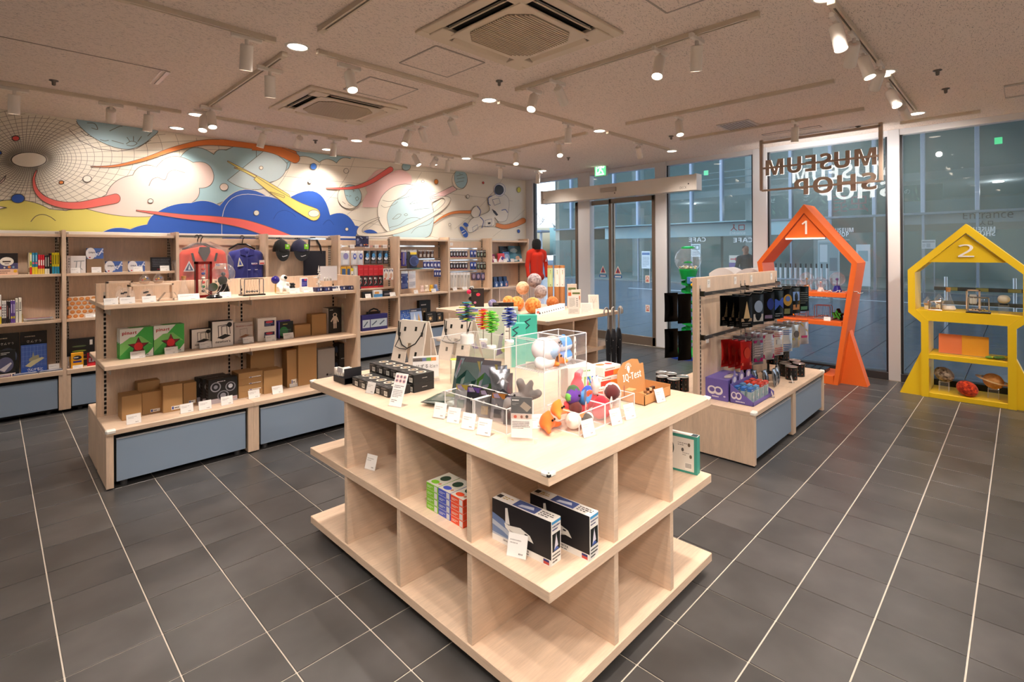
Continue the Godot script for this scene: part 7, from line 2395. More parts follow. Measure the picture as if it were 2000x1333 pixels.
func top_shelf():
	var h := 1.22
	var Z := -4.56
	var X := func(px): return on_z(px,570,Z).x
	# wooden frame and open wooden box
	var t := thing("wooden_stand","upright pale wooden frame with a hanging glass behind the clear disc","frame",V(X.call(236),h,-4.62))
	var mb := nb()
	for s in [-1,1]: mb.box(V(s * 0.068,0.075,0),V(0.014,0.15,0.04),Color.WHITE,0.001)
	for y in [0.007,0.143]: mb.box(V(0,y,0),V(0.15,0.014,0.04),Color.WHITE,0.001)
	put(mb,"frame","wood",t)
	mb = nb()
	mb.lathe([W(0,0.02),W(0.022,0.03),W(0.022,0.1),W(0.008,0.12),W(0,0.12)],16,Color.WHITE)
	put(mb,"glass","acrylic",t)
	t = thing("wooden_open_box","pale wooden open box carrying two glass drops on top","box",V(X.call(298),h,-4.62))
	mb = nb()
	for s in [-1,1]: mb.box(V(s * 0.128,0.06,0),V(0.012,0.12,0.08),Color.WHITE,0.001)
	for y in [0.006,0.114]: mb.box(V(0,y,0),V(0.268,0.012,0.08),Color.WHITE,0.001)
	put(mb,"carcass","wood",t)
	for px in [286.0,313.0]: drop_glass(V(X.call(px),h + 0.121,-4.62),0.036,"glass drop with coloured floats on the wooden box","glass drops on the wooden box")
	for e in [[245,-4.5,0.055,"round clear disc with a small black vane inside"],[287,-4.56,0.04,"small clear dome with a black vane inside the wooden box"]]:
		t = thing("radiometer",e[3],"radiometer",V(on_z(e[0],575,e[1]).x,h + (0.013 if e[0] == 287 else 0.0),e[1]))
		mb = nb()
		mb.ball(V(0,e[2],0),V(e[2],e[2],e[2] * 0.6),22,Color.WHITE)
		put(mb,"globe","acrylic",t)
		mb = nb()
		for q in [[-0.3,0.25],[0.3,-0.2],[0.0,0.35],[0.1,-0.4]]: mb.box(V(q[0] * e[2],e[2] * (1 + q[1]),0),V(0.02,0.012,0.002),k("1a1a1a"))
		mb.cyl(V(0,0,0),V(0,e[2] * 1.5,0),0.001,0.001,4,k("8a8a8a"))
		put(mb,"vane","paint",t)
	mb = nb()
	mb.prism([W(-0.065,0),W(0.065,0),W(0.035,0.06),W(-0.02,0.06)],Transform3D(Basis.IDENTITY,V(0,0.0005,0.03)),0.06,Color.WHITE)
	solo(mb,"crystal_prism","crystal","clear crystal wedge lying before the wooden box","prism",V(X.call(325),h,-4.5))
	flask(V(X.call(359),h,-4.56),1.05,"corked glass flask with pale crystals beside the red frame")
	# thermometer in its dark red frame
	t = thing("galileo_thermometer","dark red wooden frame holding a glass thermometer with coloured bulbs","thermometer",V(X.call(400),h,-4.6))
	mb = nb()
	for s in [-1,1]: mb.box(V(s * 0.047,0.14,0),V(0.018,0.28,0.045),k("5e1214"),0.002)
	for y in [0.01,0.27]: mb.box(V(0,y,0),V(0.112,0.02,0.045),k("5e1214"),0.002)
	put(mb,"frame","gloss",t)
	mb = nb()
	mb.cyl(V(0,0.025,0),V(0,0.25,0),0.022,0.022,16,Color.WHITE)
	put(mb,"tube","acrylic",t)
	mb = nb()
	for i in 6: mb.ball(V(0,0.05 + 0.034 * i,0),V(0.014,0.011,0.014),10,k(["1c1c1c","2c6a3a","c8302c","e6dcc8","2a3a80","c8302c"][i]))
	put(mb,"bulbs","gloss",t)
	# ring mobile
	t = thing("orbit_mobile","silver orbit mobile with two discs inside large rings on a black base","mobile",V(X.call(412),h,-4.47))
	mb = nb()
	mb.lathe([W(0,0),W(0.055,0),W(0.055,0.012),W(0.03,0.025),W(0,0.026)],20,k("161616"),Vector3.ZERO,false)
	put(mb,"base","gloss",t)
	for q in [[0.085,0.0],[0.075,0.6]]:
		mb = nb()
		var pts := []
		for i in 24: pts.append(V(cos(PI * 0.85 + PI * 1.3 * i / 23) * q[0],0.11 + sin(PI * 0.85 + PI * 1.3 * i / 23) * q[0],0).rotated(Vector3.UP,q[1]))
		mb.tube(pts,0.003,8,k("d8d8dc"))
		put(mb,"ring","chrome",t)
	for q in [[-0.01,0.085],[0.055,0.135]]:
		mb = nb()
		mb.cyl(V(q[0],q[1],0.004),V(q[0],q[1],0.007),0.033,0.033,24,k("9a9aa0"))
		for s in [-1,1]: mb.ball(V(q[0] + s * 0.045,q[1] + 0.01 * s,0.006),Vector3.ONE * 0.008,8,k("d8d8dc"))
		put(mb,"disc","chrome",t)
	globe_ball(V(X.call(441),h,-4.62),0.085,0.1,"1a1a1c","6a6a70","large clear glass globe on a black tapered base","")
	cradle("newtons_cradle",V(X.call(489),h,-4.52),0.0,0.17,0.135,0.12,"161616","d8d8dc","chrome","chrome Newton's cradle on a black base on the gondola's top")
	# astronaut figure
	t = thing("astronaut_figure","white seated astronaut figurine with a black visor and purple globe","figurine",V(X.call(550),h,-4.55))
	var w := k("efebe4")
	mb = blob([[V(0,0.05,0),V(0,0.085,0),0.03,0.028,w],[V(0.012,0.125,0.004),V(0.014,0.132,0.004),0.026,0.025,w],[V(-0.02,0.045,0.01),V(-0.026,0.04,0.045),0.016,0.014,w],[V(-0.026,0.04,0.045),V(-0.026,0.012,0.05),0.014,0.013,w],[V(0.02,0.045,0.01),V(0.03,0.04,0.045),0.016,0.014,w],[V(0.03,0.04,0.045),V(0.03,0.012,0.05),0.014,0.013,w],[V(0.028,0.085,0.0),V(0.045,0.065,0.02),0.014,0.012,w],[V(0.045,0.065,0.02),V(0.035,0.085,0.035),0.012,0.011,w],[V(-0.028,0.085,0),V(-0.04,0.06,0.015),0.014,0.012,w],[V(0,0.075,-0.03),V(0,0.1,-0.03),0.024,0.024,w]],0.0065,0.012)
	put(mb,"body","paint",t)
	mb = nb()
	mb.ball(V(0.018,0.132,0.018),V(0.019,0.017,0.014),14,k("151212"))
	put(mb,"visor","gloss",t)
	mb = nb()
	mb.box(V(0,0.005,0.015),V(0.1,0.01,0.09),k("cfc8b0"),0.004)
	mb.cyl(V(-0.05,0.01,-0.01),V(-0.05,0.09,-0.01),0.006,0.004,8,k("c9a24a"))
	put(mb,"plinth","paint",t)
	mb = nb()
	mb.ball(V(-0.05,0.115,-0.01),Vector3.ONE * 0.034,18,k("2a1e7a"))
	put(mb,"globe","gloss",t)
	# dark crystal lump
	mb = nb()
	for i in 9: mb.box(V(0.018 * (i % 3) - 0.018,0.02 + 0.022 * (i / 3),0.008 * ((i * 5) % 3)),V(0.03,0.03,0.03),k("1c1d22"),0.006,Basis(V(0.3,1,0.2).normalized(),i * 1.1))
	solo(mb,"black_crystal","gloss","lump of black crystals beside the astronaut figure","mineral",V(X.call(571),h,-4.6))
	boxed({"at": V(X.call(597),h,-4.6),"turn": 0.0,"w": 0.058,"h": 0.04,"d": 0.06},"clear_riser","e9e4e0",{},"low white riser under the small blue box","riser")
	boxed({"at": V(X.call(597),h + 0.041,-4.6),"turn": 0.0,"w": 0.06,"h": 0.08,"d": 0.03},"small_blue_box","efebe6",{"front": [["r",0.1,0.05,0.8,0.85,"30308a"],["e",0.65,0.78,0.2,0.1,"d8485a"],["x",0.15,0.15,0.7,0.4,4,"8a8ad0"]]},"small white and blue box with a red spot on a riser","box")
	# white tower
	mb = nb()
	mb.lathe([W(0,0),W(0.03,0),W(0.03,0.008),W(0.012,0.012),W(0.012,0.02)],16,k("d8cdb0"),Vector3.ZERO,false)
	for i in 9:
		mb.box(V(0.008 * sin(i * 1.9),0.03 + 0.017 * i,0.008 * cos(i * 1.9)),V(0.03 - 0.0015 * i,0.006,0.03 - 0.0015 * i),k("f0ece6"),0.001,Basis(Vector3.UP,i * 0.5))
		mb.cyl(V(0.008 * sin(i * 1.9),0.03 + 0.017 * i,0),V(0.008 * sin(i * 1.9 + 1.9),0.047 + 0.017 * i,0.004),0.005,0.004,6,k("e6e2dc"))
	mb.cyl(V(0,0.18,0),V(0,0.23,0),0.01,0.001,8,k("f0ece6"))
	mb.box(V(-0.03,0.125,0),V(0.035,0.008,0.02),k("f0ece6"),0.001)
	solo(mb,"marble_tower","paint","slender white twisting tower model with a pointed top","model",V(X.call(619),h,-4.52))
	# white panel on a clear stand with small glasses
	t = thing("white_panel_display","white panel standing on a clear shelf with small glass pieces","display",V(X.call(646),h,-4.56))
	mb = nb()
	mb.box(V(0,0.155,-0.04),V(0.16,0.13,0.003),k("dcd6d6"))
	put(mb,"panel","paint",t)
	mb = nb()
	mb.bx(V(-0.09,0.088,-0.06),V(0.09,0.091,0.05),Color.WHITE)
	mb.bx(V(-0.09,0,-0.06),V(-0.087,0.088,0.05),Color.WHITE)
	mb.bx(V(0.087,0,-0.06),V(0.09,0.088,0.05),Color.WHITE)
	put(mb,"riser","acrylic",t)
	mb = nb()
	for q in [-0.06,-0.035,-0.005]: mb.lathe([W(0,0.091),W(0.008,0.092),W(0.009,0.11),W(0.005,0.12),W(0,0.121)],10,k("cfc8c0"),V(q,0,0.01))
	put(mb,"small_glasses","gloss",t)
	for i in 6:
		boxed({"at": V(X.call(613 + 15.0 * i),h,-4.48),"turn": 0.0,"w": 0.058,"h": 0.038,"d": 0.07},"small_navy_box","23264a",{"front": [["e",0.35,0.5,0.14,0.3,"4a5a9a"],["r",0.62,0.3,0.2,0.5,"cfd0d8"]]},"small navy box in a row along the shelf's end","box","small navy boxes")
	for e in [[203,231,"before the wooden frame"],[234,264,"before the clear disc"],[278,305,"before the wooden open box"],[348,390,"before the storm glass flask"],[429.5,452,"before the large glass globe"],[566,586,"beside the astronaut figure"],[593,612,"before the small blue box"],[650,665,"on the clear shelf's foot"]]:
		var a := on_z(e[0],585,-4.44)
		var b := on_z(e[1],585,-4.44)
		pcard(V((a.x + b.x) / 2,h,-4.44),0.0,b.x - a.x,0.045,e[2],"price cards on the gondola's top shelf")
# ------------------------------------------------------------------ goods on the low table
const TT := 0.85
# an open clear box: thin panes, the glow of the edges painted as pale strips
func clear_bin(p: Vector3,w: float,hh: float,d: float,label: String,group: String,lid := false) -> Node3D:
	var t := thing("clear_bin",label,"bin",p,0.0,group)
	var mb := nb()
	mb.quad(V(-w / 2,0.003,d / 2),V(w / 2,0.003,d / 2),V(w / 2,hh,d / 2),V(-w / 2,hh,d / 2),Color.WHITE)
	mb.quad(V(-w / 2,0.003,-d / 2),V(w / 2,0.003,-d / 2),V(w / 2,hh,-d / 2),V(-w / 2,hh,-d / 2),Color.WHITE)
	for s in [-1,1]: mb.quad(V(s * w / 2,0.003,-d / 2),V(s * w / 2,0.003,d / 2),V(s * w / 2,hh,d / 2),V(s * w / 2,hh,-d / 2),Color.WHITE)
	var y := hh if lid else 0.003
	mb.quad(V(-w / 2,y,-d / 2),V(w / 2,y,-d / 2),V(w / 2,y,d / 2),V(-w / 2,y,d / 2),Color.WHITE)
	put(mb,"panes","acrylic",t)
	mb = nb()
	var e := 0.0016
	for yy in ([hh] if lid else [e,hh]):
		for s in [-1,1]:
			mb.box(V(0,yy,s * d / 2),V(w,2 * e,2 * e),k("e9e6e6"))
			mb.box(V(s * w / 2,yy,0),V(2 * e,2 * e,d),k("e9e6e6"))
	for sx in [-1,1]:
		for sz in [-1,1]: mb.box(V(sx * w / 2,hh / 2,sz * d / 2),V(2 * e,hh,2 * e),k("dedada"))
	put(mb,"painted_bright_edges","edge",t)
	return t
func plush(p: Vector3,turn: float,bones: Array,cell: float,label: String,tag_col := "",eyes := []):
	var t := thing("plush_toy",label,"plush toy",p,turn,"plush toys on the low table")
	put(blob(bones,cell,cell * 1.8),"body","cloth",t)
	if eyes.size():
		var mb := nb()
		for e in eyes: mb.ball(e,Vector3.ONE * 0.005,8,k("141010"))
		put(mb,"eye","gloss",t)
	if tag_col:
		var mb := nb()
		var b: Array = bones[0]
		mb.prism(ell(0,0,0.02,0.026,16),Transform3D(Basis(Vector3.UP,0.3),b[1] + V(0.02,0.0,b[3] + 0.012)),0.002,k(tag_col))
		mb.flat(rect(-0.01,-0.006,0.02,0.01),Transform3D(Basis(Vector3.UP,0.3),b[1] + V(0.02,0.0,b[3] + 0.0125)),k("8a7a74"))
		put(mb,"paper_tag","card",t)
func helicone(p: Vector3,base_r: float,base_h: float,rod: float,prof: Array,cols: Array,label: String):
	var t := thing("spinning_toy",label,"toy",p,0.0,"spinning spiral toys")
	var mb := nb()
	mb.lathe([W(0,0),W(base_r,0),W(base_r,base_h * 0.9),W(base_r * 0.95,base_h),W(0,base_h)],24,k("f2eeec"),Vector3.ZERO,false)
	put(mb,"base","gloss",t)
	mb = nb()
	mb.cyl(V(0,base_h,0),V(0,base_h + rod + prof.size() * 0.0052,0),0.0025,0.0025,10,k("b8b0a8"))
	put(mb,"rod","chrome",t)
	mb = nb()
	for i in prof.size():
		mb.box(V(0,base_h + rod + 0.0052 * i,0),V(prof[i] * 2.0,0.0046,0.018),k(cols[i % cols.size()]),0.001,Basis(Vector3.UP,i * 1.25))
	put(mb,"blades","gloss",t)
func clear_riser(p: Vector3,w: float,hh: float,d: float,label: String):
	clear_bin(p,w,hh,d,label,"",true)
func table_goods():
	var PG := "price cards on the low table"
	# black puzzle boxes, bar codes outwards
	var bc := {"front": [["b",0.42,0.12,0.42,0.5],["x",0.06,0.72,0.7,0.2,2,"b8b4b0"],["x",0.08,0.15,0.26,0.5,4,"8a8684"]],"right": [["x",0.4,0.45,0.35,0.12,1,"cfcac6"]],"top": [["e",0.5,0.55,0.36,0.22,"d8cfc0"],["e",0.5,0.55,0.26,0.14,"3a3634"],["e",0.5,0.55,0.12,0.07,"c9a870"],["x",0.1,0.1,0.6,0.1,1,"8a8684"]]}
	var ms := [carton(0.072,0.045,0.125,"1a191a",bc).mesh()]
	for i in 5:
		solo(ms[0],"metal_puzzle_box","card","black metal puzzle box in the single front row","box",V(1.402,TT,-2.565 + 0.0735 * i),-PI / 2,"black metal puzzle boxes")
	for j in 2:
		for i in 6: solo(ms[0],"metal_puzzle_box","card",["black metal puzzle box in the lower layer of the rear block","black metal puzzle box in the upper layer of the rear block"][j],"box",V(1.535,TT + 0.0455 * j,-2.62 + 0.0735 * i),-PI / 2,"black metal puzzle boxes")
	# card holder at the table's end
	var t := thing("card_tray","black tray of white cards with a blank white label","tray",V(1.36,TT,-2.70),-PI / 2)
	var mb := nb()
	mb.bx(V(-0.06,0,-0.05),V(0.07,0.035,0.05),k("1b1c20"),0.003)
	mb.bx(V(0.066,0,-0.05),V(0.07,0.085,0.05),k("1b1c20"),0.001)
	put(mb,"tray","card",t)
	mb = nb()
	for i in 5: mb.box(V(-0.05 + 0.02 * i,0.05,0.0),V(0.012,0.035 - 0.003 * i,0.085),k("efeae4"),0.001,Basis(V(0,0,1),0.12))
	put(mb,"cards","card",t)
	mb = nb()
	mb.bx(V(0.0,0.06,0.052),V(0.06,0.09,0.056),k("cfcdd2"),0.004)
	put(mb,"label_plate","gloss",t)
	boxed({"at": V(1.34,TT,-2.755),"turn": -PI / 2,"w": 0.055,"h": 0.07,"d": 0.03},"paper_pad","efe9df",{"front": [["x",0.1,0.1,0.8,0.7,6,"cfc6ba"]]},"cream pad of leaflets at the table's end","paper")
	# はずる sign
	t = thing("acrylic_sign","clear sign with colour squares asking about the metal puzzles","sign",V(1.66,TT,-2.38),-0.55)
	mb = nb()
	mb.bx(V(-0.075,0.0,0),V(0.075,0.14,0.003),Color.WHITE)
	mb.bx(V(-0.075,0,-0.04),V(0.075,0.003,0.03),Color.WHITE)
	put(mb,"holder","acrylic",t)
	mb = nb()
	mb.bx(V(-0.07,0.02,-0.002),V(0.07,0.138,-0.0005),k("eeebe9"))
	var fx := Transform3D(Basis.IDENTITY,V(-0.07,0.02,0.0))
	art(mb,fx,0.14,0.118,[["r",0.0,0.76,0.36,0.16,"4a3f3a"],["r",0.36,0.76,0.16,0.16,"5a6a9a"],["r",0.52,0.76,0.18,0.16,"5f9a3a"],["r",0.7,0.76,0.2,0.16,"e08a2c"],["x",0.1,0.2,0.7,0.1,1,"8a8684"]])
	kana(mb,"はずると",fx.translated_local(V(0.016,0.052,0.002)),0.02,0.024,k("4a4644"))
	kana(mb,"は?",fx.translated_local(V(0.108,0.052,0.002)),0.014,0.015,k("4a4644"))
	put(mb,"card","card",t)
	# leaflet in a slanted clear stand (its square code left out)
	t = thing("leaflet_stand","tall slanted leaflet with pink ornaments before the puzzle boxes","leaflet",V(1.285,TT,-2.09),-PI / 2 + 0.25)
	mb = nb()
	var bs := Basis(Vector3.RIGHT,-0.35)
	mb.box(bs * V(0,0.075,0) + V(0,0.002,0),V(0.075,0.15,0.0015),k("f4efee"),0.0,bs)
	var la := [["x",0.1,0.1,0.5,0.1,2,"6a6462"],["x",0.1,0.26,0.8,0.24,5,"8a8482"],["x",0.1,0.54,0.8,0.1,2,"4a4442"]]
	for i in 3:
		for j in 2: la += [["e",0.2 + 0.3 * i,0.76 + 0.13 * j,0.13,0.055,"e0b4b0"],["e",0.2 + 0.3 * i,0.76 + 0.13 * j,0.06,0.03,"5a5a7a"]]
	art(mb,Transform3D(bs,bs * V(-0.0375,0.002,0.0012)),0.075,0.15,la)
	put(mb,"leaflet","card",t)
	mb = nb()
	mb.box(V(0,0.001,-0.02),V(0.075,0.002,0.06),Color.WHITE)
	put(mb,"foot","acrylic",t)
	pcard(on_y(722,769,TT),-PI / 2 + 0.2,0.058,0.055,"before the black puzzle boxes",PG)
	# two big cream cord puzzles, folded like tents
	for e in [[1.80,-2.70,0.30,0,"big cream tent-shaped cord puzzle with a black loop, nearer the gondola"],[2.16,-2.70,0.27,1,"big cream tent-shaped cord puzzle beside the clear riser"]]:
		t = thing("cord_puzzle",e[4],"puzzle",V(e[0],TT,e[1]),-PI / 2 + 0.2)
		for s in [-1,1]:
			mb = nb()
			var bt := Basis(Vector3.RIGHT,-0.24 * s)
			var xf := Transform3D(bt,V(0,0,0.085 * s))
			if s < 0: xf = Transform3D(bt,V(0,0,0.085 * s)) * Transform3D(Basis(Vector3.UP,PI),Vector3.ZERO)
			var H2: float = e[2]
			for q in [[-0.13,-0.015],[0.02,0.13]]:
				mb.prism([W(q[0],0),W(q[1],0),W(q[1] * 0.95,H2 * 0.55),W(q[0] * 0.95,H2 * 0.55)],xf,0.008,k("d9cfc4"))
			mb.prism([W(-0.125,H2 * 0.55),W(0.125,H2 * 0.55),W(0.115,H2),W(-0.115,H2)],xf,0.008,k("d9cfc4"))
			for q in [[-0.06,0.78],[0.03,0.8],[-0.07,0.22],[0.06,0.3],[0.085,0.7],[-0.1,0.66]]:
				mb.flat(rect(q[0],q[1] * H2,0.018,0.026),xf.translated_local(V(0,0,0.001)),k("1a1614"))
			put(mb,"board","matte",t)
		mb = nb()
		var xb := Transform3D(Basis(Vector3.RIGHT,-0.24),V(0,0,0.085))
		var pts := []
		for q in [[-0.11,0.97],[-0.095,0.7],[-0.05,0.5],[0.0,0.44],[0.06,0.55],[0.1,0.75],[0.112,0.97]]: pts.append(xb * V(q[0],q[1] * e[2],0.008))
		mb.tube(pts,0.0035,6,k("141414"))
		var p2 := []
		for q in [[-0.09,0.95],[-0.08,0.6],[-0.1,0.45],[-0.06,0.42],[0.0,0.42]]: p2.append(xb * V(q[0],q[1] * e[2],0.012))
		mb.tube(p2,0.003,6,k("141414"))
		put(mb,"cord","cloth",t)
	boxed({"at": V(1.74,TT,-2.22),"turn": -0.5,"w": 0.05,"h": 0.13,"d": 0.05},"lime_topped_box","dfe0d0",{"front": [["r",0,0.05,0.9,0.6,"cfd0b8"],["l",[0.2,0.1,0.6,0.6],0.03,"8a9a6a"]],"top": [["r",0,0,1,1,"b4e03a"]],"right": [["r",0.2,0.3,0.5,0.4,"3a3a38"]]},"small pale box with a lime green lid","box")
	# clear riser with spinning toys
	clear_riser(V(1.985,TT,-2.27),0.34,0.20,0.56,"long clear riser carrying the spinning spiral toys")
	var pr := []
	for i in 22: pr.append(0.045 * sqrt(1.0 - pow((i - 10.5) / 11.5,2.0)))
	var big := []
	for i in 9: big.append(0.035 + 0.004 * i)
	for i in 12: big.append(0.075 - 0.0045 * i)
	helicone(on_y(917,672,1.05) + V(0,0.0012,-0.02),0.038,0.05,0.075,big,["4a3f8a","5fb04a","3f9ab8","d8e04a","7a5ab0","2f6a7a"],"tall purple, green and blue spinning spiral toy on a white drum")
	helicone(on_y(944,667,1.05) + V(0,0.0012,0),0.024,0.012,0.06,pr,["f0562c","e62c5a","f08a1e","e8c42c"],"red and orange spinning spiral toy")
	helicone(on_y(960,680,1.05) + V(0,0.0012,0),0.026,0.012,0.072,pr,["4fc43a","7fe04a","3f9a2a","b4e86a"],"green spinning spiral toy")
	helicone(on_y(995,669,1.05) + V(0,0.0012,0),0.026,0.012,0.075,pr,["2a3fa8","c9d4ee","4a62c8","1f2f80"],"blue and white spinning spiral toy")
	# crow game boxes behind
	boxed({"at": V(2.33,TT,-2.56),"turn": -0.75,"w": 0.33,"h": 0.34,"d": 0.05},"board_game_box","cdd2c2",{"front": [["p",[0.05,0.28,0.2,0.4,0.35,0.3,0.4,0.2,0.1,0.2],"8a7ab0"],["p",[0.55,0.05,0.62,0.45,0.7,0.5,0.68,0.1],"4a2a6a"],["e",0.75,0.3,0.08,0.1,"6ab04a"],["e",0.82,0.5,0.06,0.08,"8fc03a"],["e",0.7,0.18,0.05,0.06,"c8d42c"],["x",0.3,0.6,0.2,0.05,1,"c86a4a"]]},"large pale green board game box with a purple bird","box")
	for i in 2: boxed({"at": V(2.375 - 0.13 + 0.17 * i,TT,-2.27 - 0.06 * i),"turn": -0.75,"w": 0.13,"h": 0.27 + 0.03 * i,"d": 0.06},"board_game_box","3fb8a4",{"front": [["r",0.08 if i else 0.3,0.0,0.02,1,"e6e6dc"],["l",[0.4,0.7,0.6,0.78,0.4,0.86,0.65,0.92],0.025,"2a3a4a"],["r",0,0.0,0.28 * (1 - i),1,"e9e4da"],["x",0.05,0.8,0.2 * (1 - i) + 0.01,0.06,1,"3a3634"]]},["white and teal game box behind the red spiral toy","teal game box with a dark squiggle"][i],"box","teal game boxes")
	# holographic pouches leaning back
	for e in [[1.62,-1.99,0.16,0.19,"8fa8a8","2f5a54","large holographic pouch with a dark green gem"],[1.66,-1.90,0.15,0.18,"b4bcd4","5f9a4a","holographic pouch with a bright green gem"]]:
		var o := solo(pouch(e[2],e[3],0.03,e[4],[["p",[0.04,0.5,0.2,0.95,0.35,0.95,0.12,0.4],"c8e0f0"],["p",[0.45,0.95,0.55,0.95,0.85,0.6,0.9,0.75],"b89ae0"],["p",[0.2,0.9,0.26,0.9,0.1,0.45],"e6b0c8"],["p",[0.8,0.9,0.9,0.9,0.95,0.6],"e8d890"],["p",[0.15,0.12,0.15,0.4,0.5,0.66,0.85,0.42,0.7,0.1],e[5]],["p",[0.5,0.66,0.42,0.3,0.85,0.42],"6f9a9a"],["p",[0.15,0.12,0.42,0.3,0.7,0.1],"4a8070"]],0.0,"8a8890"),"holographic_pouch","foil",e[6],"pouch",V(e[0],TT,e[1]),-PI / 2 + 0.35,"holographic pouches")
		o.rotation.x = -0.28
	var fl := solo(pouch(0.17,0.2,0.03,"aab8b4",[["p",[0.1,0.1,0.1,0.6,0.6,0.9,0.9,0.5,0.7,0.1],"6a8a7a"],["p",[0.6,0.9,0.4,0.4,0.9,0.5],"98a868"],["p",[0.0,0.75,0.2,0.98,0.3,0.98],"c8b0e0"],["p",[0.8,0.98,0.98,0.98,0.98,0.7],"e8c890"]],0.0),"holographic_pouch","foil","holographic pouch with a green gem lying flat on the table","pouch",V(1.40,TT + 0.018,-1.93),0.0,"holographic pouches")
	fl.basis = Basis(Vector3.UP,-1.2) * Basis(Vector3.RIGHT,-PI / 2)
	for i in 3:
		var o := solo(pouch(0.1,0.15,0.05,"8d8f96",[["p",[0.1,0.4,0.5,0.55,0.9,0.35,0.8,0.1,0.2,0.1],"4a4c54"],["p",[0.2,0.7,0.5,0.9,0.8,0.72],"cfd0d6"],["r",0.3,0.2,0.4,0.14,"b8b4bc"]],0.12),"mineral_pouch","foil",["crumpled silver pouch of dark mineral, front one","crumpled silver pouch of dark mineral, middle one","crumpled silver pouch of dark mineral, rear one"][i],"pouch",V(1.62 + 0.05 * i,TT,-1.72 - 0.06 * i),-0.7 + 0.2 * i,"silver mineral pouches")
		o.rotation.x = -0.2
	# front bins with small pouches and a card before each
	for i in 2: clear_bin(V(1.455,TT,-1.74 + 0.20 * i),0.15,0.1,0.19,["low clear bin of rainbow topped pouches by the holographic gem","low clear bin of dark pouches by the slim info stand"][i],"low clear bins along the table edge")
	for i in 5:
		var o := solo(pouch(0.075,0.115,0.014,["c9ccd4","4a4a52","55504e","9a9aa2","55545a"][i],[["r",0.05,0.8,0.9,0.18,["e8d060","8a6ad0","77706c","f0a050","5a5a62"][i]],["p",[0.1,0.95,0.4,0.98,0.6,0.82,0.2,0.82],"d8c8f0"],["e",0.4,0.55,0.08,0.06,"efeaea"],["r",0.25,0.12,0.45,0.3,["8a9a9a","2a2a2e","b89a5a","3a3a40","26262a"][i]]]),"mineral_card_pouch","foil",["small pouch with a yellow rainbow top","small dark pouch with a violet top","small pouch showing a brown stone slab","small pouch with a fiery rainbow top","small black pouch at the bin's end"][i],"pouch",V(1.44 + 0.005 * i,TT + 0.006,-1.80 + 0.075 * i),-PI / 2 + 0.35,"small pouches in the low clear bins")
		o.rotation.x = -0.2
	for e in [[843,871,821,"of the rainbow topped pouch"],[870,898,831,"of the violet topped pouch"],[898,928,843,"of the brown slab pouch"],[927,961,855,"at the end of the low bins"]]:
		pcard(on_y((e[0] + e[1]) / 2.0,e[2] - 4,TT),-PI / 2 + 0.3,0.062,0.062,e[3],PG)
	# slim info stand
	t = thing("info_stand","upright clear stand with a black and white leaflet about a plush","sign",on_y(1019,862,TT),-0.95)
	mb = nb()
	mb.bx(V(-0.042,0.0,0),V(0.042,0.165,0.003),Color.WHITE)
	mb.bx(V(-0.06,0,-0.03),V(0.06,0.003,0.03),Color.WHITE)
	put(mb,"holder","acrylic",t)
	mb = nb()
	mb.bx(V(-0.04,0.012,-0.002),V(0.04,0.164,-0.0006),k("f0ebe8"))
	art(mb,Transform3D(Basis.IDENTITY,V(-0.04,0.012,-0.0006)),0.08,0.152,[["r",0,0.6,1,0.4,"191817"],["p",[0.42,0.78,0.62,0.9,0.97,0.76,0.76,0.64],"9a8a76"],["x",0.06,0.9,0.5,0.06,1,"efe9e4"],["x",0.06,0.8,0.3,0.07,2,"8a8480"],["r",0.02,0.47,0.96,0.12,"c9b4a8"],["e",0.2,0.52,0.08,0.04,"b8482c"],["e",0.5,0.52,0.06,0.04,"8a4a34"],["e",0.75,0.53,0.07,0.04,"3a2a24"],["x",0.06,0.22,0.85,0.2,5,"6a6462"]])
	put(mb,"leaflet","card",t)
	pcard(on_y(1048,838,TT),-0.7,0.05,0.055,"behind the slim info stand",PG)
	# tall riser and the two upper bins of plush
	clear_riser(V(1.70,TT,-1.49),0.285,0.215,0.165,"clear riser under the two bins of plush toys")
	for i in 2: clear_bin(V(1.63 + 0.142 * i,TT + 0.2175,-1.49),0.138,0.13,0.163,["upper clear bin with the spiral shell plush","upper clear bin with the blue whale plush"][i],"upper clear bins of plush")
	var wv := k("e6e2e6")
	var lb := k("9fb8d8")
	var U := TT + 0.222
	plush(V(1.60,U + 0.04,-1.45),0.3,[[V(0,0.04,0),V(0,0.04,0.01),0.05,0.05,wv],[V(0,0.04,0.035),V(0,0.04,0.04),0.034,0.03,lb],[V(0.0,0.04,0.05),V(0.005,0.04,0.055),0.02,0.018,k("b9a8b0")],[V(0.02,0.0,0.03),V(0.04,-0.02,0.03),0.018,0.016,wv]],0.009,"white and blue spiral shell plush on top of its pile","",[])
	plush(V(1.58,U,-1.44),0.5,[[V(-0.01,0.03,0),V(0.02,0.03,0.02),0.03,0.03,k("e9e6e6")],[V(0.03,0.03,0.03),V(0.045,0.03,0.035),0.018,0.014,lb]],0.009,"small white ball plush with a pale blue snout","5a6478",[V(0.02,0.045,0.048)])
	plush(V(1.655,U,-1.44),0.2,[[V(0,0.03,0),V(0.01,0.035,0.0),0.032,0.03,k("ee8a3a")],[V(0.03,0.02,0.03),V(0.04,0.02,0.04),0.012,0.01,k("ee8a3a")],[V(-0.03,0.02,0.03),V(-0.035,0.02,0.04),0.012,0.01,k("ee8a3a")]],0.008,"orange octopus plush under the grey fish plush","efe6e0",[V(0.01,0.045,0.03)])
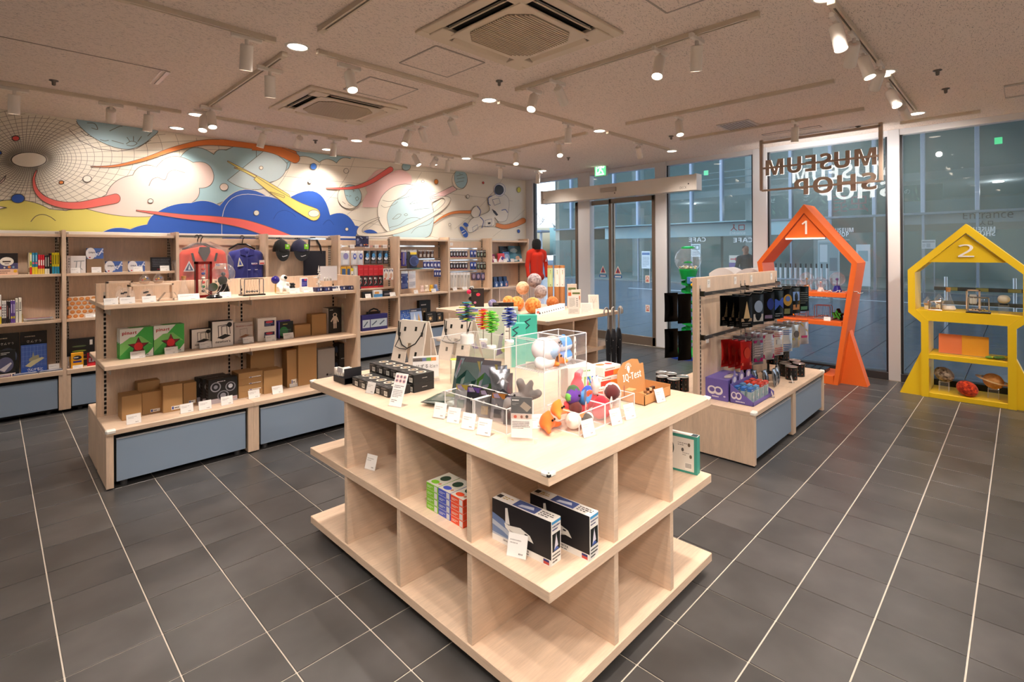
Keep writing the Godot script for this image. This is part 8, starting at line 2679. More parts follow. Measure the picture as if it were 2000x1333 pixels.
	plush(V(1.675,U + 0.058,-1.47),0.4,[[V(0,0.03,0),V(0.02,0.03,0),0.038,0.036,k("a89c98")],[V(0.05,0.02,0),V(0.075,0.015,0),0.02,0.01,k("a89c98")]],0.009,"grey round fish plush with a red mouth line","",[V(-0.005,0.04,0.037),V(0.02,0.04,0.036)])
	for i in 2: plush(V(1.765,U + 0.052 * i,-1.48),0.15,[[V(-0.03,0.03,0),V(0.02,0.03,0),0.03,0.028,k("3f8fe0")],[V(0.04,0.03,0),V(0.05,0.045,0),0.016,0.006,k("3f8fe0")],[V(0.0,0.05,0),V(0.005,0.068,0),0.012,0.004,k("2f7fd0")],[V(-0.035,0.018,0.012),V(0.02,0.016,0.014),0.02,0.018,k("dce8f4")]],0.009,["blue whale plush at the bottom of its bin","blue whale plush lying on another whale"][i],"f0ebe6",[V(-0.05,0.035,0.022)])
	# plush below the front bins
	var gy := k("77726f")
	plush(V(1.545,TT,-1.53),-0.9,[[V(0,0.05,0),V(0.0,0.08,0.0),0.032,0.028,gy],[V(-0.02,0.10,0.03),V(-0.045,0.095,0.06),0.025,0.018,gy],[V(-0.045,0.09,0.07),V(-0.06,0.07,0.075),0.014,0.01,gy],[V(0.01,0.12,0.0),V(0.0,0.165,0.02),0.016,0.018,gy],[V(0.03,0.12,0.0),V(0.045,0.16,0.01),0.015,0.013,gy],[V(0.045,0.1,0.0),V(0.075,0.12,0.02),0.016,0.018,gy],[V(0.02,0.03,0.02),V(0.04,0.005,0.04),0.016,0.014,gy],[V(-0.02,0.03,0.02),V(-0.02,0.005,0.05),0.016,0.014,gy]],0.0085,"grey long-snouted plush sprawling upside down behind the info stand","",[V(-0.02,0.118,0.05),V(-0.005,0.105,0.055)])
	var pk := k("ec5a62")
	plush(V(1.74,TT,-1.37),0.2,[[V(-0.06,0.05,0),V(0.05,0.055,0),0.03,0.034,pk],[V(0.08,0.06,0.01),V(0.1,0.06,0.015),0.034,0.03,pk],[V(-0.1,0.06,0),V(-0.12,0.09,0),0.016,0.012,pk],[V(0.0,0.03,0.03),V(0.01,0.015,0.05),0.014,0.012,pk]],0.009,"coral pink salamander plush lying across the bin","",[V(0.1,0.075,0.04)])
	plush(V(1.745,TT + 0.095,-1.385),0.2,[[V(0,0.02,0),V(0,0.035,0),0.034,0.03,pk],[V(0.0,0.06,0),V(0.0,0.085,0.005),0.016,0.014,pk],[V(0.0,0.085,0.005),V(0.018,0.1,0.01),0.014,0.011,k("f08a90")]],0.008,"coral pink plush standing with a long curled neck","e85a8a")
	var F := TT + 0.004
	for e in [[V(1.52,F,-1.36),"e8722c","orange crab plush beside the clear bin",0.032],[V(1.56,F + 0.05,-1.34),"f08430","orange octopus plush with curled arms on the pile",0.028]]:
		var c := k(e[1])
		var r: float = e[3]
		plush(e[0],0.3,[[V(0,r,0),V(0,r * 1.2,0),r,r * 0.9,c],[V(r,r * 0.5,r * 0.6),V(r * 1.7,r * 0.4,r),r * 0.4,r * 0.3,c],[V(-r,r * 0.5,r * 0.6),V(-r * 1.6,r * 0.4,r),r * 0.4,r * 0.3,c],[V(r * 0.8,r * 0.5,-r * 0.5),V(r * 1.6,r * 0.9,-r * 0.6),r * 0.38,r * 0.3,c],[V(-r * 0.4,r * 1.8,0),V(-r * 0.1,r * 2.3,0.01),r * 0.36,r * 0.3,c]],0.008,e[2],"",[V(r * 0.3,r * 1.4,r * 0.9),V(-r * 0.3,r * 1.4,r * 0.9)])
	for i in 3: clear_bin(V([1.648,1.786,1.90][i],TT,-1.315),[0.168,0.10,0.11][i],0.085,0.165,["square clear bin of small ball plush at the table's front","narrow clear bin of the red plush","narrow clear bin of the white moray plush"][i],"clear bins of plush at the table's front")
	plush(V(1.60,F,-1.29),0.3,[[V(0,0.034,0),V(0,0.036,0.0),0.033,0.032,k("ece4dc")],[V(-0.04,0.045,0),V(-0.05,0.055,0),0.006,0.006,k("ece4dc")]],0.008,"cream ball plush with a loop, in the square bin","",[V(0.015,0.04,0.031)])
	plush(V(1.655,F,-1.265),0.2,[[V(0,0.026,0),V(0,0.027,0),0.026,0.026,k("2a2422")],[V(0,0.026,-0.012),V(0.0,0.027,-0.014),0.027,0.027,k("c07a3a")]],0.007,"dark brown ball plush at the square bin's corner","")
	plush(V(1.64,F + 0.045,-1.31),0.2,[[V(0,0.026,0),V(0,0.027,0),0.027,0.026,k("5a2a26")]],0.008,"maroon ball plush resting on the darker one","d8a09a")
	plush(V(1.70,F,-1.29),0.6,[[V(-0.015,0.02,0),V(0.02,0.02,0),0.02,0.019,k("eae4de")],[V(-0.03,0.028,0.005),V(-0.036,0.026,0.01),0.013,0.009,k("eae4de")],[V(-0.028,0.042,0.0),V(-0.028,0.044,0.0),0.006,0.006,k("eae4de")]],0.007,"tiny white mouse plush in the square bin","")
	plush(V(1.645,F + 0.085,-1.33),0.1,[[V(0,0.025,0),V(0.015,0.03,0),0.03,0.028,k("5a2f8a")],[V(0.02,0.045,-0.01),V(0.04,0.04,-0.02),0.026,0.02,k("3f5a3a")],[V(-0.035,0.03,0),V(-0.04,0.045,0),0.012,0.008,k("6fb04a")]],0.008,"violet and green plush heaped on the square bin","6a7a98",[V(0.005,0.035,0.03)])
	plush(V(1.715,F + 0.07,-1.325),0.1,[[V(0,0.02,0),V(0.02,0.03,0),0.026,0.024,k("4a8fd4")],[V(0.03,0.045,-0.005),V(0.04,0.05,-0.005),0.02,0.018,k("2a4ab0")],[V(0.0,0.05,0.02),V(0.02,0.05,0.028),0.006,0.006,k("e8502c")]],0.008,"bright blue plush with a red loop on the pile","")
	plush(V(1.775,F,-1.285),0.1,[[V(-0.005,0.035,0),V(0.005,0.07,0),0.034,0.028,k("d8283a")],[V(0.03,0.02,0.01),V(0.04,0.06,0.0),0.018,0.02,k("d8283a")]],0.009,"bright red plush filling its narrow bin","f0ebe6")
	plush(V(1.80,F + 0.1,-1.33),0.1,[[V(0,0,0),V(0,0.03,0),0.014,0.02,k("e6dccf")],[V(-0.008,0.04,0),V(-0.02,0.065,0),0.008,0.005,k("e6dccf")],[V(0.008,0.04,0),V(0.022,0.065,0),0.008,0.005,k("e6dccf")]],0.006,"cream squid plush standing head down","")
	plush(V(1.88,F + 0.02,-1.30),0.25,[[V(0.03,0.07,-0.01),V(-0.02,0.08,0.01),0.034,0.036,k("e6e2de")],[V(-0.045,0.082,0.02),V(-0.05,0.082,0.022),0.03,0.03,k("5a2222")],[V(0.03,0.02,0),V(0.04,0.05,0),0.022,0.03,k("dcd8d4")]],0.009,"white moray plush with a dark red open mouth","8a2a34")
	for e in [[1152,855,"before the square bin of ball plush"],[1206,832,"before the red plush"],[1233,821,"before the white moray plush"],[1292,788,"before the IQ-Test counter box"]]:
		pcard(on_y(e[0],e[1] - 2,TT),-0.15,0.062,0.062,e[2],PG)
	# IQ-Test counter box
	t = thing("counter_box","brown card counter box lettered IQ-Test with small wooden puzzles","counter box",V(2.19,TT,-1.32),0.0)
	var kr := k("bf8a55")
	mb = nb()
	mb.bx(V(-0.12,0,-0.07),V(0.12,0.003,0.07),kr)
	mb.bx(V(-0.12,0.0,0.067),V(0.12,0.045,0.07),kr)
	for s in [-1,1]: mb.bx(V(s * 0.12,0,-0.07),V(s * 0.117,0.055,0.07),kr)
	put(mb,"tray","matte",t)
	mb = nb()
	mb.prism([W(-0.12,0),W(0.12,0),W(0.12,0.14),W(0.085,0.14),W(0.075,0.165),W(0.02,0.175),W(-0.06,0.165),W(-0.11,0.13),W(-0.12,0.1)],Transform3D(Basis(Vector3.RIGHT,-0.12),V(0,0.0,-0.066)),0.003,kr)
	var ix := Transform3D(Basis(Vector3.RIGHT,-0.12),V(0,0,-0.065))
	letters(mb,"IQ-Test",ix.translated_local(V(-0.075,0.075,0)),0.035,k("f6f2ec"),true)
	for i in 9: stroke(mb,[W(-0.02 + cos(0.4 + i * 0.3) * 0.022,0.13 + sin(0.4 + i * 0.3) * 0.022),W(-0.02 + cos(0.4 + i * 0.3) * 0.03,0.13 + sin(0.4 + i * 0.3) * 0.03)],0.003,ix,k("f6f2ec"))
	mb.flat(ell(-0.02,0.133,0.013,0.015,16),ix,k("f6f2ec"))
	mb.flat(rect(-0.026,0.112,0.012,0.01),ix,k("f6f2ec"))
	put(mb,"back_board","matte",t)
	for i in 7:
		mb = nb()
		for j in 5: mb.box(V(0.013 * (j % 3) - 0.013,0.009 + 0.012 * (j / 3),0.0),V(0.0125,0.0125,0.0125),k(["5a3420","c8966a","8a5a38","e0b88a","3a2014"][(i + j) % 5]),0.001)
		solo(mb,"wooden_cube_puzzle","paint","small striped wooden cube puzzle in the IQ-Test box","puzzle",V(2.13 + 0.035 * (i % 4),TT + 0.004 + 0.026 * (i / 5),-1.29 - 0.035 * (i / 4) * (1 if i < 5 else 0)),0.5 * i,"small wooden cube puzzles")
	boxed({"at": V(2.10,TT + 0.004,-1.345),"turn": 0.1,"w": 0.05,"h": 0.05,"d": 0.04},"kraft_puzzle_box","c99a66",{"front": [["r",0.2,0.2,0.5,0.5,"3a2a20"]]},"small open brown puzzle box inside the IQ-Test box","box")
	# behind: red and white boxes, lettered box
	for i in 3:
		boxed({"at": V(2.10 + 0.02 * i,TT + 0.047 * i,-1.52),"turn": -0.3 + 0.1 * i,"w": 0.13,"h": 0.046,"d": 0.1},"dice_game_box","e9e0da",{"front": [["r",0.05,0.05,0.5,0.55,"e2483a"],["r",0.55,0.05,0.4,0.55,"ee8a3a"],["x",0.1,0.7,0.8,0.2,1,"8a5a50"]],"top": [["e",0.3,0.6,0.2,0.2,"ee7a3a"],["e",0.7,0.5,0.15,0.2,"e2483a"]]},["red and white game box at the bottom of its pile","red and white game box in the middle of its pile","red and white game box on top of its pile"][i],"box","red and white game boxes")
	boxed({"at": V(2.0,TT,-1.58),"turn": -0.35,"w": 0.16,"h": 0.15,"d": 0.07},"lettered_game_box","e6e4dc",{"front": [["t","EN",0.35,0.35,0.3,"7fae3a"],["t","N1",0.66,0.35,0.3,"3a6ab8"],["x",0.55,0.8,0.35,0.1,1,"6aa04a"]]},"white game box with large green and blue letters","box")
	# silver bits behind the riser
	mb = nb()
	for i in 9: mb.ball(V(0.03 * (i % 3) - 0.03,0.02 + 0.015 * (i / 3),0.03 * ((i * 2) % 3)),V(0.02,0.016,0.02),10,k(["c9ccd0","8a9a94","b8b4b0"][i % 3]))
	solo(mb,"foil_ball_heap","foil","heap of crumpled silver foil balls under the clear riser","ornament",V(1.93,TT,-2.40))
	mb = nb()
	mb.ball(V(0,0.03,0),V(0.06,0.028,0.03),12,k("e8c83a"))
	for i in 7: mb.ball(V(0.045 * cos(i * 2.4),0.035 + 0.01 * sin(i * 1.7),0.024),Vector3.ONE * 0.007,6,k("c8402c"))
	solo(mb,"spotted_pouch","cloth","yellow pouch with red spots by the upper bins","pouch",V(1.74,TT,-1.70),0.3)
	middle_shelf_goods()
func middle_shelf_goods():
	var h := 0.476
	var sky := [["r",0,0.14,1,0.86,"121217"],["p",[0,0.14,0.55,0.14,0.4,0.4,0.2,0.58,0,0.66],"5d74a0"],["p",[0,0.14,0.5,0.14,0.3,0.36,0,0.5],"aab4c4"],["p",[0,0.2,0.4,0.16,0.2,0.3,0,0.38],"6a80a8"],["p",[0.22,0.52,0.3,0.5,0.5,0.56,0.66,0.48,0.72,0.34,0.62,0.36,0.45,0.34,0.3,0.36,0.24,0.42],"e4e0da"],["p",[0.3,0.42,0.5,0.34,0.62,0.36,0.4,0.24],"b9b4b0"],["p",[0.24,0.52,0.24,0.88,0.28,0.9,0.32,0.52],"dcd8d4"],["e",0.60,0.46,0.03,0.02,"2a2a2e"],["r",0,0,1,0.15,"e9e6e0"],["t","SPACE SHUTTLE ORBITER",0.2,0.075,0.05,"1a1a1a"],["x",0.3,0.02,0.5,0.045,1,"3a3634"],["r",0.88,0.02,0.09,0.11,"b8423a"],["r",0.88,0.08,0.09,0.05,"2a2a6a"]]
	var side := [["r",0.1,0.3,0.8,0.4,"15161c"],["p",[0.3,0.35,0.5,0.68,0.7,0.4],"dcd8e4"],["p",[0.2,0.32,0.5,0.4,0.8,0.32],"4a66b0"],["r",0.05,0.92,0.9,0.06,"4a9ad0"],["x",0.1,0.76,0.8,0.14,2,"2a2a6a"],["x",0.1,0.05,0.8,0.22,3,"1a1a1a"]]
	var topa := [["r",0.34,0.1,0.38,0.8,"4a5a92"],["p",[0.42,0.2,0.66,0.4,0.62,0.7,0.44,0.5],"c9d0e0"],["x",0.75,0.2,0.22,0.6,3,"1a1a1a"],["r",0.02,0.3,0.08,0.4,"2a2a2a"],["x",0.12,0.3,0.16,0.4,2,"c9a02c"]]
	for e in [[962,1052,1077,1109,972,0.056,"space shuttle model kit box behind its price card"],[1036,1043,1152,1098,963,0.056,"space shuttle model kit box standing behind another one"]]:
		var s := slot(e[0],e[1],e[2],e[3],e[4],h,e[5])
		boxed(s,"model_kit_box","ece9e3",{"front": sky,"right": side,"top": topa},e[6],"box","space shuttle kit boxes")
	pcard(on_y(1008,1090,h),-PI / 2 + 0.35,0.075,0.075,"before the space shuttle kit","price cards on the table's middle board")
	# small puzzle box and card
	boxed({"at": V(1.42,h,-2.03),"turn": -PI / 2 + 0.15,"w": 0.075,"h": 0.14,"d": 0.05},"metal_puzzle_box","171717",{"front": [["e",0.5,0.45,0.4,0.22,"d8c8a0"],["e",0.5,0.45,0.3,0.16,"2a2624"],["l",[0.35,0.4,0.5,0.55,0.6,0.4],0.04,"efeadf"],["x",0.1,0.8,0.8,0.12,1,"e6e2dc"]]},"single black metal puzzle box on the middle board","box")
	pcard(on_y(722,918,h),-PI / 2 + 0.25,0.07,0.07,"alone on the middle board","price cards on the table's middle board")
	# flat puzzle boxes in three colours
	for c in 3:
		for i in 4:
			var hex: String = ["7fc02c","4a5ac0","e8502c"][c]
			boxed({"at": V(1.335,h + 0.028 * i,-1.79 + 0.083 * c),"turn": -PI / 2,"w": 0.08,"h": 0.0275,"d": 0.12},"flat_puzzle_box",hex,{"front": [["r",0.7,0.1,0.26,0.8,"d8d8d8"],["x",0.1,0.3,0.5,0.4,2,"e6eadc"]],"left": [["r",0.1,0.1,0.6,0.8,"3a3a3e"]],"top": [["r",0,0,1,1,"dcd8cc"],["e",0.4,0.2,0.28,0.12,hex],["e",0.5,0.6,0.3,0.2,"2f4a3a"],["e",0.8,0.2,0.1,0.06,"c88a6a"]]},"flat puzzle box with a %s spine in a stack of four" % ["green","blue","red"][c],"box","flat colour puzzle boxes")
	boxed({"at": V(1.47,h,-1.60),"turn": -PI / 2,"w": 0.09,"h": 0.16,"d": 0.03},"upright_puzzle_box","dfe0d0",{"front": [["e",0.5,0.4,0.3,0.2,"2f3a34"],["r",0,0.85,1,0.15,"7fc02c"]]},"upright pale puzzle box with a green top edge","box")
	boxed(slot(1300,914,1362,930,842,h,0.04),"teal_game_box","3f9a8a",{"front": [["r",0.04,0.06,0.86,0.86,"e6e2d8"],["x",0.4,0.7,0.3,0.1,2,"8a8680"],["e",0.75,0.75,0.04,0.05,"6a5a4a"],["e",0.55,0.6,0.04,0.05,"5a5a5a"],["e",0.8,0.45,0.04,0.05,"6a5a4a"],["x",0.55,0.45,0.2,0.1,2,"a8a49c"],["b",0.62,0.1,0.22,0.18],["e",0.16,0.6,0.12,0.2,"3a4a44"]],"top": [["r",0,0,1,1,"e9e6e0"],["r",0.8,0.1,0.18,0.8,"3a4a50"]]},"teal edged game box with its back print facing out","box")
# ------------------------------------------------------------------ goods on the table by the door
func ball_toy(p: Vector3,r: float,cols: Array,label: String,group: String,squash := 1.0):
	var f := FastNoiseLite.new()
	f.seed = int(p.x * 100)
	f.frequency = 1.6
	var mb := nb()
	mb.ball(V(0,r * squash,0),V(r,r * squash,r),26,k(cols[0]),Basis(V(1,0,0),0.5),func(n: Vector3): return k(cols[0]).lerp(k(cols[1]),clampf(f.get_noise_3dv(n * 1.6) * 1.6 + 0.45,0.0,1.0)))
	solo(mb,"planet_ball","cloth",label,"ball",p,0.0,group)
func far_table_goods():
	var h := 0.85
	var PG := "price cards on the table by the door"
	for e in [[993,600,11,0,"orange sun plush ball half hidden behind another"],[1010,607,14,0,"orange sun plush ball beside the dark counter card"],[1041,613,16,0,"large orange sun plush ball at the table's edge"],[1079,603,12,0,"dull orange plush ball behind the tubes"]]:
		var p := on_y(e[0],e[1],h)
		var r: float = e[2] / FOC * (p.x * SI - p.z * CO)
		ball_toy(p,r,["e8742a","f0b060"] if e[0] < 1070 else ["b8602a","c8844a"],e[4],"orange sun plush balls")
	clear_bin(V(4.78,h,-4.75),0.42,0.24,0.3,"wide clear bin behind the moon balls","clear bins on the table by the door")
	for e in [[1044,562,14,"b9acac","7d7074","grey moon ball at the top of the clear tower"],[1056,583,13,"b4a6a2","8a7a78","grey moon ball below the topmost one"],[1021,576,13,"f0c8a4","e0a880","peach coloured planet ball in the clear tower"]]:
		var p := on_x(e[0],e[1],4.62)
		var r: float = e[2] / FOC * (p.x * SI - p.z * CO)
		ball_toy(p,r,[e[3],e[4]],e[5],"moon balls in the clear tower")
		clear_bin(V(p.x,h,p.z),0.07,p.y - h - 0.002,0.07,"clear pedestal under the " + {"b9acac": "topmost moon ball","b4a6a2": "lower moon ball","f0c8a4": "peach planet ball"}[e[3]],"clear pedestals",true)
	ball_toy(on_y(962,602,h),0.055,["4a5590","a8a0c0"],"small navy planet ball with an orange spot","")
	boxed({"at": on_y(991,614,h) + V(-0.02,0,-0.05),"turn": -0.7,"w": 0.24,"h": 0.13,"d": 0.06},"counter_card_box","1e1a1a",{"front": [["x",0.05,0.86,0.4,0.08,1,"d8d4d0"],["e",0.15,0.6,0.07,0.09,"c8502c"],["e",0.35,0.6,0.07,0.09,"d87a3a"],["e",0.55,0.6,0.07,0.09,"b85a3a"],["e",0.75,0.6,0.07,0.09,"e09a5a"],["r",0.1,0.1,0.12,0.34,"3a4a6a"],["r",0.3,0.1,0.12,0.34,"8a8a80"],["r",0.5,0.1,0.12,0.34,"c8703a"],["r",0.7,0.1,0.12,0.34,"9a9aa2"]]},"black counter card with rows of orange charms","counter box")
	boxed({"at": on_y(938,603,h) + V(0,0,-0.05),"turn": -0.7,"w": 0.16,"h": 0.25,"d": 0.06},"toy_box","2c2426",{"front": [["e",0.55,0.7,0.16,0.08,"e0405a"],["e",0.3,0.3,0.1,0.06,"c87a9a"],["x",0.2,0.85,0.5,0.06,1,"6aa04a"]]},"black toy box with pink hearts beside the navy ball","box")
	var t := thing("string_puppet","black and pink jointed toy figure beside the black toy box","toy",on_y(921,601,h) + V(0,0.002,0))
	var mb := nb()
	for e in [[0,0.03,"e03a8a"],[0.02,0.07,"e03a8a"],[-0.01,0.11,"1a1616"],[0.0,0.17,"e6e0dc"],[-0.04,0.2,"e0305a"],[0.0,0.23,"141214"]]: mb.ball(V(e[0],e[1],0),V(0.032,0.03,0.03),12,k(e[2]))
	put(mb,"body","gloss",t)
	# posters in tubes
	for i in 3:
		var p := on_y([1075,1088,1098.5][i],601,h)
		t = thing("poster_tube",["kraft tube with a pale green printed sleeve","kraft tube with a white printed sleeve beside the green one","kraft tube with a white printed sleeve at the end"][i],"tube",p,0.0,"kraft poster tubes")
		mb = nb()
		mb.cyl(Vector3.ZERO,V(0,0.535,0),0.034,0.034,20,k("b07a4a"))
		put(mb,"tube","matte",t)
		mb = nb()
		mb.cyl(V(0,0.265,0),V(0,0.50,0),0.0348,0.0348,20,k(["b9cc98","ece8e0","e9e4dc"][i]),false)
		for j in 10: mb.ball(V(sin(j * 2.1 - 0.75) * 0.034,0.29 + 0.02 * ((j * 3) % 10),cos(j * 2.1 - 0.75) * 0.034),V(0.007,0.007,0.004),8,k(["3a3a34","c8a02c","6a9a4a","8a3a3a"][j % 4]))
		put(mb,"sleeve","card",t)
	# pile of flat packs, fanned
	for i in 11:
		mb = carton(0.075,0.1,0.006,"e9e6e2",{"front": [["e",0.4,0.5,0.22,0.18,["c86a5a","6a8ac0","5a9a6a"][i % 3]],["e",0.65,0.35,0.14,0.12,"4a4a52"],["r",0.1,0.8,0.5,0.08,"8a9ab0"]]})
		var o := solo(mb,"badge_pack","gloss","small white pack in the fanned row before the tubes","pack",on_y(1052 + 4.5 * i,618 - 1.2 * i,h),-0.9,"fanned white packs")
		o.rotation.x = -0.75
	for e in [[1121,614,0.13,0.21,"d9d4cc",[["x",0.12,0.4,0.5,0.5,9,"8a8a84"],["x",0.75,0.4,0.12,0.5,5,"4a4a46"],["x",0.1,0.06,0.8,0.22,4,"9a9a94"]],"grey leaflet with columns of print leaning in its stand"],[1160,604,0.13,0.18,"dcd6cc",[["l",[0.5,0.05,0.48,0.4,0.4,0.7],0.015,"7a766c"],["l",[0.48,0.4,0.7,0.75],0.012,"7a766c"],["x",0.15,0.4,0.7,0.5,8,"b4aea2"]],"cream card with a drawn branching tree"],[1146,612,0.14,0.12,"efebe6",[["x",0.1,0.1,0.8,0.8,6,"cfcac4"]],"white sheet leaning low between the two leaflets"]]:
		var o := solo(carton(e[2],e[3],0.003,e[4],{"front": e[5]}),"leaflet","card",e[6],"leaflet",on_y(e[0],e[1],h),-0.8,"leaflets on the table by the door")
		o.rotation.x = -0.3
	for i in 2: boxed({"at": on_y(1122 + 8 * i,603,h) + V(0.05,0,-0.08),"turn": -0.8,"w": 0.12,"h": 0.3 - 0.07 * i,"d": 0.04},"gift_box",["c9bcae","dcd2c8"][i],{"front": [["r",0.1,0.75,0.8,0.1,"5a6a3a"],["r",0.1,0.45,0.8,0.2,"c8643a"]]},["tall pale gift box with green and orange bands","shorter pale gift box beside the tall one"][i],"box")
	pcard(on_y(1012,618,h),-0.8,0.05,0.05,"before the orange sun balls",PG)
	# umbrellas hooked on the table edge
	for i in 5:
		var p := V(4.88 + 0.052 * i,0.05,-3.415 + 0.04 * (i % 2))
		t = thing("umbrella","folded black dotted umbrella with a grey hooked handle","umbrella",p,0.3 * i,"folded umbrellas at the table's corner")
		mb = nb()
		mb.lathe([W(0.006,0.0),W(0.012,0.03),W(0.03,0.35),W(0.036,0.52),W(0.02,0.6),W(0.008,0.62)],9,k("1c1b1d"),Vector3.ZERO,false)
		for j in 14: mb.ball(V(sin(j * 2.3) * (0.012 + 0.0006 * 3 * j),0.1 + 0.03 * j,cos(j * 2.3) * (0.012 + 0.0018 * j)),Vector3.ONE * 0.004,5,k("a8a4a0"))
		put(mb,"canopy","cloth",t)
		mb = nb()
		var pts := [V(0,0.6,0)]
		for j in 9: pts.append(V(0.04 * cos(PI * j / 8.0) - 0.04,0.82 + 0.045 * sin(PI * j / 8.0),0))
		pts.append(V(-0.08,0.79,0))
		mb.tube(pts,0.009,10,k("9a948e"))
		put(mb,"handle","gloss",t)
# ------------------------------------------------------------------ hanging pouches and the deck below them
func hook_goods():
	var kinds := [["1b1a1c",[["p",[0.25,0.3,0.5,0.85,0.75,0.3],"e8c89a"],["r",0.1,0.2,0.8,0.1,"c8a888"],["x",0.15,0.05,0.7,0.12,2,"9a9490"]],"black pouch with a glowing shuttle launch"],["2a2c30",[["e",0.5,0.6,0.35,0.2,"a8bcd8"],["r",0.1,0.1,0.8,0.25,"d8d4cc"]],"dark pouch with a pale blue picture"],["16161c",[["e",0.6,0.6,0.3,0.2,"3a4a9a"],["r",0.15,0.1,0.6,0.12,"8a7a9a"]],"black pouch with a violet picture"],["15161c",[["p",[0.1,0.3,0.5,0.5,0.9,0.35,0.9,0.75,0.1,0.7],"4a64b8"],["x",0.15,0.06,0.7,0.16,2,"a8a4a0"]],"black pouch with a blue earth picture"],["1a1916",[["e",0.5,0.6,0.38,0.22,"d8a850"],["e",0.5,0.65,0.2,0.1,"6a8ad8"],["r",0.2,0.08,0.5,0.2,"8a8a60"]],"black pouch with a gold and blue picture"],["24231f",[["r",0.15,0.5,0.7,0.35,"8aa0c8"],["r",0.15,0.15,0.7,0.2,"c8824a"]],"dark pouch with a blue and orange label"],["1c1e1e",[["x",0.15,0.3,0.7,0.5,6,"8a8e8a"],["r",0.2,0.06,0.6,0.14,"6a9a7a"]],"black pouch showing its printed back"]]
	var low := [["b82a26",[["r",0.05,0.15,0.9,0.1,"d86a5a"],["e",0.5,0.6,0.3,0.2,"d04a3a"]],"glossy red waisted pouch"],["8a8488",[["r",0.1,0.1,0.8,0.14,"a8206a"],["r",0.1,0.8,0.8,0.1,"b03a7a"],["x",0.1,0.3,0.8,0.45,5,"cfc6cc"]],"silver pouch with magenta checks"],["c9c2c2",[["r",0.0,0.05,1,0.16,"a02a5a"],["x",0.1,0.3,0.8,0.5,5,"e6dee2"],["r",0.0,0.84,1,0.12,"b83a6a"]],"pale pouch with plum checks"],["d8d0cc",[["x",0.05,0.04,0.9,0.3,4,"d0322c"],["r",0.2,0.45,0.6,0.2,"efeae6"],["x",0.05,0.75,0.9,0.2,3,"d0322c"]],"white pouch with red checks"],["cfd4da",[["x",0.05,0.04,0.9,0.3,4,"3a72c0"],["x",0.05,0.7,0.9,0.22,3,"3a72c0"]],"white pouch with blue checks"],["b9b4ae",[["r",0.1,0.35,0.8,0.08,"d8b82c"],["e",0.5,0.6,0.3,0.15,"6a5a50"]],"silver pouch with a yellow band"],["c9bfc0",[["r",0.2,0.3,0.6,0.1,"d8508a"],["l",[0.2,0.95,0.8,0.6],0.04,"e0c02c"]],"clear pouch with yellow and pink ribbons"]]
	for row in 2:
		for i in 7:
			var x := 3.93 + 0.235 * i
			var kd: Array = (kinds if row == 0 else low)[i]
			var w := 0.13 if row == 0 else 0.115
			var hh := (0.235 if row == 0 else 0.21)
			var top := 1.225 if row == 0 else 0.885
			var m := pouch(w,hh,0.022,kd[0],kd[1],0.25 if row == 1 and i == 0 else 0.06).mesh()
			for j in 4:
				solo(m,"hanging_pouch","foil",kd[2] + (" on the upper bar" if row == 0 else " on the lower bar"),"pouch",V(x + 0.004 * ((j * 3 + i) % 4),top - hh - 0.012,-1.50 - 0.05 * j),-0.42 + 0.12 * sin(i * 3 + j),"hanging food pouches, %s" % kd[2])
			var mb := nb()
			mb.tube([V(x + 0.005,top,-1.772),V(x + 0.005,top,-1.47),V(x + 0.005,top + 0.015,-1.46)],0.003,6,k("c9ccd0"))
			solo(mb,"peg_hook","chrome","chrome peg hook carrying %ss" % kd[2],"hook")
	# behind the panel
	for e in [[0,1.10,0],[1,1.10,1],[0,0.80,2],[1,0.80,3]]:
		var w2 := 0.13
		solo(pouch(w2,0.24,0.04,"131314",[["p",[0.2,0.2,0.5,0.8,0.6,0.3],"26262a"]],0.1),"hanging_pouch","foil","plain black pouch hanging behind the panel, %s row" % ("upper" if e[1] > 1 else "lower"),"pouch",V(3.90 + 0.02 * e[0],e[1] - 0.13,-1.98 - 0.13 * e[0]),PI - 0.5,"plain black pouches behind the panel")
	var deck := 0.396
	var bear := [["e",0.3,0.45,0.2,0.2,"e9e2e6"],["e",0.58,0.45,0.2,0.2,"e9e2e6"],["e",0.3,0.47,0.12,0.11,"6a5aa0"],["e",0.58,0.47,0.12,0.11,"6a5aa0"],["x",0.3,0.1,0.5,0.14,1,"e9e6f0"],["e",0.85,0.22,0.05,0.04,"cfc8e0"]]
	boxed({"at": V(4.075,deck,-1.72),"turn": -PI / 2,"w": 0.18,"h": 0.165,"d": 0.34},"counter_carton","6d5fae",{"front": bear,"top": [["e",0.75,0.5,0.2,0.3,"efe9f0"]]},"closed purple carton printed with round badges","box")
	var t := thing("counter_box","open purple counter box of small toothpaste-like cartons","counter box",V(4.133,deck,-1.53),0.0)
	var mb := nb()
	var pu := k("6d5fae")
	mb.bx(V(-0.22,0,-0.088),V(0.22,0.004,0.088),pu)
	mb.bx(V(-0.22,0,0.084),V(0.22,0.03,0.088),pu)
	mb.bx(V(-0.22,0,-0.088),V(0.22,0.14,-0.084),pu)
	for s in [-1,1]: mb.prism([W(-0.088,0),W(0.088,0),W(0.088,0.03),W(-0.088,0.14)],Transform3D(Basis(V(0,0,1),Vector3.UP,Vector3.LEFT),V(s * 0.22 - (0.0 if s < 0 else 0.004),0,0)),0.004,pu)
	art(mb,Transform3D(Basis(V(0,0,1),Vector3.UP,Vector3.LEFT),V(-0.2204,0,-0.088)),0.176,0.14,[["e",0.18,0.42,0.13,0.2,"e9e2e6"],["e",0.38,0.42,0.13,0.2,"e9e2e6"],["e",0.18,0.44,0.08,0.12,"6a5aa0"],["e",0.38,0.44,0.08,0.12,"6a5aa0"],["x",0.25,0.06,0.6,0.14,1,"e9e6f0"]])
